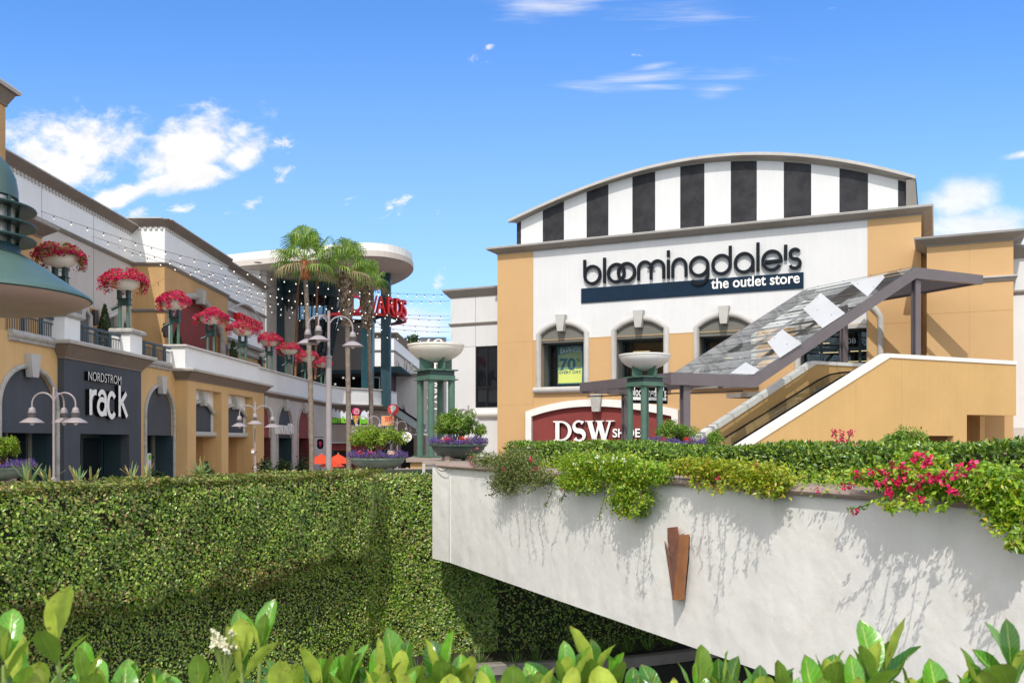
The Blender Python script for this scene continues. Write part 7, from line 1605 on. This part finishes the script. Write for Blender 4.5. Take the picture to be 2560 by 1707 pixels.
    m = MB(); m.hexa([b + V((-.03, 0, -.04)), b + V((.01, 0, -.04)), b + V((.01, .08, -.04)), b + V((-.03, .08, -.04)), c + V((-.03, 0, 0)), c + V((.01, 0, 0)), c + V((.01, .08, 0)), c + V((-.03, .08, 0))], 'white_trim'); m.build('upright_edge', w)
    m = MB(); P = [a + V((0, .08, -.03)), b + V((0, .08, -.03)), V((b.x + .3, 19, a.z - .05)), V((a.x - .6, 19, a.z - .05))]; Q = [V((p.x, p.y, 0)) for p in P]; m.hexa(Q + [V((p.x, p.y, p.z)) for p in P], 'stone_cap'); m.build('bed', w)
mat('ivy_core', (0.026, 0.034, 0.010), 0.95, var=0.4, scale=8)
leafmat('ivy_top', [(0.0, (0.07, 0.10, 0.018)), (0.5, (0.16, 0.22, 0.03)), (0.85, (0.28, 0.32, 0.06)), (1.0, (0.36, 0.26, 0.10))], 0.4, 0.2, 0.6)
ivy()

# ---- long hedge and hanging vines over the white wall
def right_hedge():
    global RNG
    RNG = np.random.default_rng(33); r = wthing('box_hedge', 'long clipped green hedge running along the top of the white wall', 'hedge', tuple(FW.pt(5, -.8, 2.45)))
    s0 = .95; zt = 2.79
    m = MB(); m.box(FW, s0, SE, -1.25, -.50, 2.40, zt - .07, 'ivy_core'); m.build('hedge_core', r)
    def hz(s): return zt + .015 * np.sin(s * 2.3) + .012 * np.sin(s * 6.1) - .045 * np.exp(-((s - 5.2) / 1.3) ** 2) 
    n = 34000; s = s0 + (SE - s0) * RNG.uniform(0, 1, n); q = RNG.uniform(0, 1, n); top = hz(s)
    face = q < .5; z = np.where(face, 2.44 + (top - 2.44) * RNG.uniform(0, 1, n), top - RNG.uniform(0, .05, n)); d = np.where(face, -.43 - RNG.uniform(0, .08, n) - .05 * np.clip((z - 2.65) / .14, 0, 1) + .03 * np.sin(s * 3 + z * 9), -.45 - RNG.uniform(0, .85, n))
    P = np.array(FW.o)[None, :] + s[:, None] * np.array(FW.e) + d[:, None] * np.array(FW.n); P = np.concatenate([P, z[:, None]], 1)
    nn = np.array([FW.n.x, FW.n.y, 0.0]); N = unit(np.where(face[:, None], nn * 1.0 + np.array([0, 0, .35]), np.array([0, 0, 1.0])) + rnd_dir(n) * .6); D = unit(np.where(face[:, None], nn * .5, 0) + np.array([0, 0, .55]) + rnd_dir(n) * .8); sz = RNG.uniform(.028, .050, n)
    m2 = 9000; s_ = s0 + (SE - s0) * RNG.uniform(0, 1, m2); w_ = np.clip(.5 + .5 * np.sin(s_ * 1.9 + .8) + .35 * np.sin(s_ * 5.3), 0, 1); kp = RNG.uniform(0, 1, m2) < w_ * .8 + .12; s_, w_ = s_[kp], w_[kp]; m2 = len(s_)
    d_ = -.44 + RNG.uniform(0, 1, m2) ** 1.4 * (.16 + .40 * w_); z_ = 2.50 + RNG.uniform(0, .13, m2) * (1 - (d_ + .44) * 1.2) - .10 * np.clip(d_ / .1, 0, 1) * RNG.uniform(0, 1, m2)
    P2 = np.concatenate([np.array(FW.o)[None, :] + s_[:, None] * np.array(FW.e) + d_[:, None] * np.array(FW.n), z_[:, None]], 1); sz2 = RNG.uniform(.022, .040, m2)
    leaf_mesh('foliage', [(P, D, N, sz, sz * .5, 'hedge_leaf'), (P2, unit(rnd_dir(m2) + nn * .5), unit(nn * .6 + np.array([0, 0, .8]) + rnd_dir(m2) * .5), sz2, sz2 * .52, 'vine_leaf')], r)
    # second, farther strip of hedge on the right
    r2 = wthing('low_hedge', 'second low hedge seen over the back of the long one at the right edge', 'hedge', tuple(FW.pt(8, -4, 2.5))); n = 9000; s = RNG.uniform(6.3, 13, n); d = -3.6 - RNG.uniform(0, .5, n); z = 2.86 - RNG.uniform(0, .35, n) ** 1.3
    P = np.concatenate([np.array(FW.o)[None, :] + s[:, None] * np.array(FW.e) + d[:, None] * np.array(FW.n), z[:, None]], 1); leaf_mesh('foliage', [(P, unit(rnd_dir(n) + np.array([0, 0, .5])), unit(nn + np.array([0, 0, .6]) + rnd_dir(n) * .6), RNG.uniform(.035, .055, n), .025, 'hedge_leaf')], r2)
right_hedge()
def vine_mass(name, label, cat, blobs, mt, size, seed, group, flowers=None, strands=(), drip=0.0, fl_n=0, aspect=.52):
    """blobs: (u, v, ru, rv, d, count) ellipses on the wall plane; strands: list of pixel polylines with offset from the wall"""
    global RNG
    RNG = np.random.default_rng(seed); u0, v0 = blobs[0][:2]; s, z = FW.hit(u0, v0, .1); r = wthing(name, label, cat, tuple(FW.pt(s, .1, z)), group); gs = []; Ps = []; fp = []
    tw = MB(); k = 0; rr = random.Random(seed)
    nn = np.array([FW.n.x, FW.n.y, 0.0]); ee = np.array([FW.e.x, FW.e.y, 0.0])
    for (u, v, ru, rv, d, n) in blobs:
        s, z = FW.hit(u, v, d); sa = FW.hit(u + ru, v, d)[0] - s; rz = rv / FPX * FW.pt(s, d, z).y
        a = rnd_dir(n); q = RNG.uniform(0, 1, n) ** .55 * (1 + .22 * np.abs(RNG.normal(0, 1, n)) * (RNG.uniform(0, 1, n) < .35)); rd = np.clip(.07 + .5 * rz, .06, .14); lump = 1 + .26 * np.sin(a[:, 0] * 9 + seed + u) * np.sin(a[:, 2] * 7 + v)
        S = s + a[:, 0] * q * sa * lump; Zz = z + a[:, 2] * q * rz * lump; Dd = np.maximum(d + a[:, 1] * q * rd, np.where(Zz > 2.5, -.45, .012))
        P = np.array(FW.pt(0, 0, 0))[None, :] + S[:, None] * ee + Dd[:, None] * nn; P[:, 2] = Zz
        N = unit(nn * .8 + np.array([0, 0, .7]) + a * .4 + rnd_dir(n) * .6); D = unit(nn * .35 + np.array([0, 0, -.35]) + rnd_dir(n) * .9); sz = size * RNG.uniform(.6, 1.3, n); gs.append((P, D, N, sz, sz * aspect, mt))
        fp.append(P[RNG.integers(0, n, max(4, n // 12))] + nn * .02)
    for st in strands:
        pts = [FW.pt(*(lambda h: (h[0], d, h[1]))(FW.hit(u, v, d))) for u, v, d in st]; pts = spline(pts, 5, closed=False); tw.tube(pts, .0032, 'twig', 4); n = max(6, int(sum((pts[i + 1] - pts[i]).length for i in range(len(pts) - 1)) * 130)); A = np.array([tuple(p) for p in pts]); t = RNG.uniform(0, len(A) - 1.001, n); i = t.astype(int); f = (t - i)[:, None]; P = A[i] * (1 - f) + A[i + 1] * f + rnd_dir(n) * .016
        fade = RNG.uniform(0, 1, n) < .9; P = P[fade]; n = len(P); sz = size * RNG.uniform(.6, 1.15, n); gs.append((P, unit(rnd_dir(n) + np.array([0, 0, -.6])), unit(nn + rnd_dir(n) * .8), sz, sz * aspect, mt)); k += 1
    leaf_mesh('leaves', gs, r)
    if k: tw.build('stems', r)
    if flowers:
        mtf, fs_, spots = flowers
        for (u, v, d) in spots:
            s, z = FW.hit(u, v, d); c = np.array(FW.pt(s, d, z)); n = 13; P = c + rnd_dir(n) * .016; sz = RNG.uniform(.016, .026, n) * fs_; leaf_mesh('flower', [(P, rnd_dir(n), unit(nn + rnd_dir(n)), sz, sz * .95, mtf)], r)
    return r
def vines():
    rr = random.Random(5); g = 'vines hanging over the white wall'
    def drop(u, v0, v1, d0, d1, wob=8): 
        p = [(u, v0, d0)]; 
        for k in range(1, 5): f = k / 4; p.append((u - 10 * f + rr.uniform(-wob, wob), v0 + (v1 - v0) * f, d0 + (d1 - d0) * f))
        return p
    vine_mass('hanging_vine', 'dull green feathery vine drooping over the white wall below the dark planter shrub', 'vine',
              [(1290, 1165, 62, 46, .10, 5200), (1255, 1205, 26, 34, .12, 1500), (1340, 1190, 45, 26, .12, 1500), (1215, 1150, 45, 22, .02, 1500)], 'vine_dull', .030, 1, g,
              ('bougainvillea', .8, [(1190, 1120, -.1), (1328, 1150, .16), (1335, 1172, .2), (1347, 1170, .2), (1403, 1222, .12), (1260, 1172, .2), (1180, 1145, .05), (1176, 1156, .08), (1182, 1162, .08), (1325, 1146, .14)]),
              [[(1250, 1215, .12), (1232, 1238, .18), (1220, 1236, .22)], [(1395, 1195, .14), (1380, 1225, .22), (1368, 1255, .24), (1362, 1262, .24)], [(1400, 1200, .12), (1412, 1230, .2), (1400, 1250, .22)]] + [drop(u, 1195, v, .08, dd, 4) for u, v, dd in ((1235, 1222, .3), (1262, 1236, .34), (1280, 1232, .36), (1300, 1236, .42), (1315, 1230, .40), (1335, 1228, .44), (1352, 1215, .34), (1245, 1228, .22))])
    vine_mass('hanging_vine', 'bright green jasmine vine with white blooms and a long lobe hanging down the wall', 'vine',
              [(1470, 1160, 80, 34, .10, 3600), (1445, 1205, 55, 24, .14, 2600), (1560, 1172, 75, 42, .12, 3800), (1575, 1240, 46, 42, .13, 2900), (1570, 1278, 26, 14, .12, 400), (1640, 1185, 40, 26, .1, 1500)], 'vine_leaf', .034, 2, g,
              ('white_flower', .8, [(1438, 1160, .2), (1494, 1140, .2), (1512, 1150, .2), (1502, 1171, .22), (1537, 1145, .2), (1535, 1152, .2), (1470, 1155, .2), (1562, 1150, .2)]),
              [drop(u, 1205, v, .1, dd, 5) for u, v, dd in ((1430, 1228, .26), (1450, 1232, .30), (1470, 1226, .26), (1500, 1225, .22), (1525, 1262, .2), (1540, 1285, .3), (1560, 1298, .34), (1590, 1296, .4), (1605, 1285, .42), (1622, 1262, .36), (1510, 1300, .16))])
    vine_mass('hanging_vine', 'yellow green trailing vine along the coping in the middle of the wall', 'vine',
              [(1800, 1175, 90, 26, .06, 4600), (1900, 1190, 75, 32, .08, 4400), (1930, 1222, 30, 18, .1, 900), (1735, 1165, 60, 22, .02, 2200)], 'vine_yellow', .034, 3, g,
              ('bougainvillea', .8, [(1895, 1162, .1), (2043, 1228, .1), (1798, 1195, .15)]),
              [drop(u, 1195, v, .08, dd, 7) for u, v, dd in ((1735, 1215, .30), (1755, 1225, .34), (1775, 1222, .40), (1800, 1232, .5), (1820, 1228, .44), (1850, 1225, .36), (1880, 1230, .36), (1905, 1238, .30), (1940, 1245, .22))])
    fl = [(2290, 1140, .1), (2305, 1137, .1), (2325, 1146, .12), (2311, 1158, .15), (2318, 1160, .15), (2290, 1150, .1), (2178, 1181, .2), (2190, 1178, .2), (2205, 1182, .22), (2222, 1184, .22), (2260, 1175, .2), (2255, 1165, .2), (2230, 1163, .18), (2139, 1186, .18), (2150, 1185, .18),
          (2198, 1210, .25), (2215, 1207, .25), (2240, 1204, .25), (2252, 1200, .24), (2220, 1222, .28), (2222, 1235, .28), (2248, 1210, .25), (2300, 1196, .24), (2325, 1192, .24), (2340, 1200, .25), (2362, 1185, .2), (2391, 1188, .2), (2374, 1222, .28), (2366, 1212, .26), (2392, 1231, .28), (2294, 1213, .26), (2300, 1245, .3), (2296, 1253, .3), (2281, 1249, .3), (2425, 1163, .1), (2430, 1175, .12), (2435, 1157, .1), (2107, 1215, .2), (2126, 1215, .2), (2137, 1280, .25), (2393, 1165, .12), (2264, 1183, .2), (2275, 1222, .26)]
    vine_mass('flowering_vine', 'bougainvillea vine with many deep pink blooms over the coping', 'flowering plant',
              [(2260, 1195, 90, 40, .12, 2300), (2360, 1205, 80, 34, .12, 1900), (2300, 1150, 60, 24, .0, 700), (2170, 1190, 45, 20, .1, 500)], 'vine_leaf', .036, 4, g, ('bougainvillea', 1.15, fl),
              [[(2230, 1240, .2), (2190, 1252, .3), (2150, 1268, .34), (2120, 1272, .36)], [(2300, 1240, .2), (2270, 1262, .4), (2240, 1268, .5), (2225, 1275, .52)], [(2330, 1235, .2), (2330, 1258, .45), (2300, 1265, .62), (2280, 1268, .7)], [(2380, 1240, .2), (2360, 1262, .34), (2350, 1266, .5)],
               [(2260, 1235, .2), (2240, 1255, .5), (2225, 1262, .72), (2212, 1266, .85)], [(2290, 1235, .2), (2280, 1255, .5), (2262, 1262, .7)], [(2220, 1235, .15), (2210, 1250, .3), (2200, 1256, .4)]])
    vine_mass('hanging_vine', 'lush green vine hanging down the wall at the right edge', 'vine',
              [(2500, 1225, 75, 56, .10, 3600), (2545, 1285, 60, 45, .12, 2200), (2470, 1190, 60, 30, .02, 1800), (2555, 1350, 24, 24, .12, 900)], 'vine_leaf', .036, 6, g, ('bougainvillea', 1.0, [(2460, 1225, .2), (2412, 1190, .15)]),
              [drop(u, 1290, v, .12, dd, 8) for u, v, dd in ((2490, 1330, .30), (2510, 1335, .34), (2530, 1350, .42), (2550, 1360, .5), (2470, 1300, .24))])
    # pink sprays above the hedge
    for i, (u, v, n, lb) in enumerate(((2105, 1082, 5, 'tall pink bougainvillea spray sticking up above the hedge'), (2135, 1103, 4, 'low pink bougainvillea spray just above the hedge'), (1290, 1118, 6, 'pink bougainvillea sprays on the hedge below the store wing'), (2040, 1105, 2, 'tiny pink bloom on the hedge left of the tall spray'))):
        s, z = FW.hit(u, v, -.7); p = FW.pt(s, -.7, z); r = wthing('pink_spray', lb, 'flowering plant', tuple(p), 'pink sprays above the hedge'); rq = random.Random(i)
        tips = [p + V((rq.uniform(-.11, .11), rq.uniform(-.06, .06), rq.uniform(-.05, .05))) for _ in range(n)]; m = MB()
        for t in tips: m.tube([V((p.x, p.y, 2.68)), V((p.x, p.y, 2.68)).lerp(t, .6) + V((0, .01, 0)), t], .003, 'twig', 4)
        m.build('stems', r); P = np.concatenate([np.array(tuple(t)) + rnd_dir(16) * .020 for t in tips]); k = len(P); leaf_mesh('flowers', [(P, rnd_dir(k), rnd_dir(k), .019, .017, 'bougainvillea')], r)
    x, y = at(2268, 12)[:2]; zc = EYE + (HOR - 1104) / FPX * 12; shrub('bush', 'rounded green bush rising behind the hedge near the garage opening', 'bush', (x, y, 1.5), (.36, .3, .16, zc - 1.5), 3000, 'shrub_leaf', .04, 5, None, 77, 0)
    x, y = at(1786, 15)[:2]; zc = EYE + (HOR - 1098) / FPX * 15; shrub('bush', 'small leafy bush beside the right-hand bowl planter', 'bush', (x, y, 1.5), (.16, .16, .14, zc - 1.5), 1200, 'shrub_leaf', .035, 5, None, 78, 0)
leafmat('vine_yellow', [(0.0, (0.14, 0.22, 0.015)), (0.4, (0.30, 0.40, 0.022)), (0.75, (0.46, 0.50, 0.03)), (0.93, (0.50, 0.36, 0.05)), (1.0, (0.36, 0.12, 0.05))], 0.4, 0.3)
vines()

# ---- agaves behind the ivy, grasses under the bridge
def spiky(name, label, cat, loc, n, ln, wd, seed, mt, group, spread=.7, droop=.15, lean=0):
    rr = random.Random(seed); r = thing(name, label, cat, loc, group)
    m = MB()
    for i in range(n):
        a = rr.uniform(0, 2 * math.pi); el = math.radians(rr.uniform(90 - 70 * spread, 88)); L_ = ln * rr.uniform(.6, 1.1); d = V((math.cos(a) * math.cos(el), math.sin(a) * math.cos(el), math.sin(el))); s = d.cross(V((0, 0, 1))); s = s.normalized() if s.length > .01 else V((1, 0, 0)); up = s.cross(d); b = V((rr.uniform(-.03, .03), rr.uniform(-.03, .03), 0)); P = []
        for k, (f, w) in enumerate(((0, .7), (.35, 1), (.7, .7), (1, .03))): c = b + d * L_ * f + V((0, 0, -droop * L_ * f * f * (1 - abs(d.z) * .8))); P += [c - s * wd * w * .5 + up * wd * .12, c - up * wd * .08, c + s * wd * w * .5 + up * wd * .12]
        m.add(P, [(k * 3 + j, k * 3 + j + 1, k * 3 + j + 4, k * 3 + j + 3) for k in range(3) for j in range(2)], mt)
    m.build('leaves', r); return r
def plants():
    for i, (u, v, Y, n, ln, lb) in enumerate(((70, 1204, 9.6, 14, .26, 'strap leaved plant at the left end of the ivy wall top'), (120, 1204, 9.9, 12, .24, 'strap leaved plant left of the first lamp pole'), (195, 1201, 10.3, 10, .22, 'strap leaved plant in front of the grey shop entrance'), (232, 1199, 10.5, 8, .20, 'sparse strap leaved plant right of the grey entrance'),
                                       (330, 1194, 11.0, 8, .24, 'strap leaved plant in front of the poster window'), (365, 1192, 11.2, 7, .20, 'small orange tipped strap leaved plant'))):
        p = pix(u, v, Y); spiky('strap_plant', lb, 'plant', (p.x, p.y, p.z - .02), n, ln, .028, 100 + i, 'agave_leaf', 'strap leaved plants behind the ivy wall', .75)
    p = pix(503, 1190, 12.3); spiky('strap_plant', 'largest pale striped strap plant in front of the tan bays', 'plant', (p.x, p.y, p.z), 26, .26, .026, 110, 'agave_leaf', 'strap leaved plants behind the ivy wall', .85)
    rr = random.Random(3)
    spots = [(1000, 1660, 12.6), (1040, 1668, 12.6), (1075, 1672, 12.4), (1130, 1655, 13.0), (1165, 1665, 13.0), (1200, 1660, 13.2), (1290, 1668, 13.2), (1345, 1662, 13.3), (1400, 1655, 13.5), (1450, 1650, 13.6), (1520, 1648, 13.8), (1570, 1640, 14.0), (1620, 1634, 14.2), (1670, 1624, 14.5), (1715, 1618, 14.8), (560, 1695, 9.6), (500, 1700, 9.2)]
    wd = ('near the dark shade edge', 'under the bridge')
    for i, (u, v, Y) in enumerate(spots):
        p = pix(u, v, Y); lb = 'spider grass clump growing at the foot of the ivy wall' 
        spiky('grass_clump', lb, 'grass clump', (p.x, p.y, -.47), 60, .42, .012, 200 + i, 'grass_blade', 'spider grass clumps at the foot of the ivy wall', 1.0, .45)
    # foot bed, kerb and road
    m = MB(); pts = [(-6.8, 3), (-5, 6.5), (-3.7, 9), (-2.3, 11.6), (-1.4, 12.7), (-.2, 13.05), (1.6, 13.4), (3.3, 14.2), (6, 15.6)]
    m = MB(); m.sweep([V((x, y, -.50)) for x, y in spline([V((a, b, 0)) for a, b in pts], 4, closed=False) and [(p.x, p.y) for p in spline([V((a, b, 0)) for a, b in pts], 4, closed=False)]], [(-.16, 0), (0, 0), (0, .13), (-.02, .15), (-.16, .15)], 'concrete'); k = m.build('kerb'); k['kind'] = 'structure'
    P = [V((a, b, -.40)) for a, b in pts]; Q = [V((a - .9, b + .9, -.40)) for a, b in pts]; m = MB(); n = len(P); m.add(P + Q, [(i, i + 1, n + i + 1, n + i) for i in range(n - 1)], 'soil'); k = m.build('planting_ground'); k['kind'] = 'structure'
plants()

# ---- laurel bush right in front of the camera
def laurel_leaf(mb, uv, base, d, up, ln, wd, cup, bend, mt, twist=0.0):
    s = d.cross(up).normalized(); up = s.cross(d).normalized(); c, q = math.cos(twist), math.sin(twist); s, up = s * c + up * q, up * c - s * q
    nl, nw = 9, 4; vs = []
    for i in range(nl + 1):
        f = i / nl; w = wd * .5 * (math.sin(math.pi * (f * .97 + .02) ** 1.3) ** .68) if 0 < f < 1 else wd * (.05 if f == 0 else .008); cc = base + d * ln * f + up * (-bend * ln * f * f)
        for j in range(nw + 1): x = (j / nw) * 2 - 1; vs.append(cc + s * w * x + up * (cup * w * (abs(x) ** 1.5) + .010 * ln * math.sin(f * 17 + x * 2))); uv.append((x, f, 0))
    W = nw + 1; mb.add(vs, [(i * W + j, i * W + j + 1, (i + 1) * W + j + 1, (i + 1) * W + j) for i in range(nl) for j in range(nw)], mt)
def laurel():
    r = wthing('laurel_bush', 'glossy large leaved laurel bush filling the bottom edge close to the viewer', 'bush', (0, 1.3, 1.0)); rr = random.Random(12)
    tips = [(140, 1500, 1.15, 5, 1), (45, 1600, 1.2, 6, .9), (215, 1610, 1.25, 6, .9), (605, 1540, 1.25, 6, 1), (650, 1515, 1.35, 3, 1), (500, 1635, 1.3, 6, .75), (560, 1660, 1.3, 6, .8), (720, 1640, 1.4, 6, .8), (800, 1620, 1.4, 7, .85), (870, 1610, 1.4, 6, .9), (940, 1615, 1.4, 7, .95), (1000, 1610, 1.45, 5, .95), (1100, 1605, 1.45, 7, .95),
            (1150, 1640, 1.45, 6, .8), (1255, 1680, 1.5, 6, .8), (1310, 1660, 1.5, 5, .8), (1420, 1600, 1.4, 7, 1), (1485, 1590, 1.45, 6, 1), (1530, 1640, 1.45, 5, .85), (1640, 1665, 1.5, 6, .75), (1750, 1625, 1.45, 6, .9), (1800, 1640, 1.45, 5, .8), (1900, 1690, 1.5, 6, .7), (1960, 1660, 1.5, 6, .85), (2070, 1620, 1.45, 6, .95), (2180, 1590, 1.35, 7, 1.05), (2210, 1570, 1.4, 4, 1),
            (2130, 1660, 1.45, 6, .85), (2330, 1690, 1.5, 5, .7), (2440, 1640, 1.3, 7, .95), (2530, 1570, 1.25, 6, 1.05), (2500, 1660, 1.3, 6, .9), (320, 1660, 1.35, 6, .8), (400, 1680, 1.4, 5, .7), (90, 1680, 1.2, 6, .9), (980, 1680, 1.5, 6, .8), (1380, 1690, 1.5, 6, .8), (1600, 1700, 1.5, 6, .7), (2280, 1700, 1.5, 6, .6), (700, 1700, 1.5, 6, .8), (850, 1695, 1.5, 6, .8), (2020, 1700, 1.5, 6, .8), (1850, 1700, 1.5, 5, .7), (10, 1540, 1.1, 4, .9)]
    tips += [(25 + 75 * i + rr.uniform(-24, 24), 1665 + rr.uniform(-12, 30), 1.38 + rr.uniform(-.1, .12), 6, rr.uniform(.75, .95)) for i in range(34)]
    for (u, v, Y, n, sc_) in tips:
        sc_ *= 1.0; tip = pix(u, v + 122, Y); m = MB(); uv = []; L0 = .080 * sc_ * Y / 1.35
        root = V((tip.x + rr.uniform(-.08, .08), tip.y + rr.uniform(-.05, .15), tip.z - .45)); a0 = rr.uniform(0, 6.28)
        for i in range(n + 7):
            lev = i < n; a = a0 + i * 2.4 + rr.uniform(-.3, .3); el = math.radians(rr.uniform(66, 88) if i < 3 else rr.uniform(45, 75) if lev else rr.uniform(15, 60)); d = V((math.cos(a) * math.cos(el), math.sin(a) * math.cos(el), math.sin(el)))
            f = 0 if i < 3 else (.05 if lev else rr.uniform(.14, .5)); b = tip.lerp(root, f) + d * .006; up = V((0, 0, 1)) - d * d.z
            up = (V((0, 0, 1)) * .6 - V((math.cos(a), math.sin(a), 0)) * .8); ln = L0 * rr.uniform(.62, 1.22) * (1.05 if not lev else 1)
            laurel_leaf(m, uv, b, d, up, ln, ln * rr.uniform(.38, .50), rr.uniform(.15, .5), rr.uniform(-.12, .22), 'laurel_young' if (i < 2 or rr.random() < .22) else 'laurel_leaf', rr.uniform(-.5, .5))
        o = m.build('leaf_rosette', r, smooth=True); at_ = o.data.attributes.new('leafuv', 'FLOAT_VECTOR', 'POINT'); at_.data.foreach_set('vector', np.array(uv, dtype=np.float32).ravel())
        MB().tube([root, root.lerp(tip, .5) + V((rr.uniform(-.01, .01), 0, 0)), tip], [.005, .004, .003], 'lime_stalk', 6).build('stem', r, smooth=True)
    # white blossom head
    P = []; c0 = pix(562, 1600, 1.25); m = MB()
    for i in range(26):
        c = c0 + V((rr.uniform(-.020, .022), rr.uniform(-.012, .012), rr.uniform(-.014, .017))); m.tube([c0 - V((0, 0, .06)), c], .0008, 'lime_stalk', 4); P.append(tuple(c))
    m.build('flower_stalks', r); A = np.repeat(np.array(P), 12, axis=0); k = len(A); leaf_mesh('blossom', [(A + rnd_dir(k) * .0018, unit(rnd_dir(k)), rnd_dir(k), .0055, .0048, 'white_flower')], r)
    # denser body of the bush below the frame
    for q in range(48):
        x = -1.8 + q * .08; m = MB(); uv = []
        for i in range(12):
            a = rr.uniform(0, 6.28); el = math.radians(rr.uniform(5, 70)); d = V((math.cos(a) * math.cos(el), math.sin(a) * math.cos(el), math.sin(el))); b = V((x + rr.uniform(-.05, .05), 1.45 + rr.uniform(-.12, .2), 2.33 + rr.uniform(-.09, .02))); ln = rr.uniform(.06, .085); laurel_leaf(m, uv, b, d, V((0, 0, 1)) * .7 - V((math.cos(a), math.sin(a), 0)) * .7, ln, ln * .4, .4, .15, 'laurel_leaf', rr.uniform(-.5, .5))
        o = m.build('leaf_rosette', r, smooth=True); at_ = o.data.attributes.new('leafuv', 'FLOAT_VECTOR', 'POINT'); at_.data.foreach_set('vector', np.array(uv, dtype=np.float32).ravel())
laurel()
# ================================================================ ground
def ground():
    m = MB(); m.add([(-400, -60, -.52), (400, -60, -.52), (400, 900, -.52), (-400, 900, -.52)], [(0, 1, 2, 3)], 'asphalt'); o = m.build('driveway_road'); o['kind'] = 'structure'
    pts = [(-60, 2.0), (-8.9, 2.6), (-6.6, 6.8), (-5.2, 9.4), (-3.3, 13.0), (-2.2, 14.6), (0, 15.1), (3, 16.0), (6, 17.5), (60, 17.5), (60, 140), (-60, 140)]
    m = MB(); m.add([(x, y, 0) for x, y in pts] + [(x, y, -.6) for x, y in pts], [tuple(range(12))] + [(i, (i + 1) % 12, (i + 1) % 12 + 12, i + 12) for i in range(12)], 'plaza'); o = m.build('plaza_ground'); o['kind'] = 'structure'
ground()
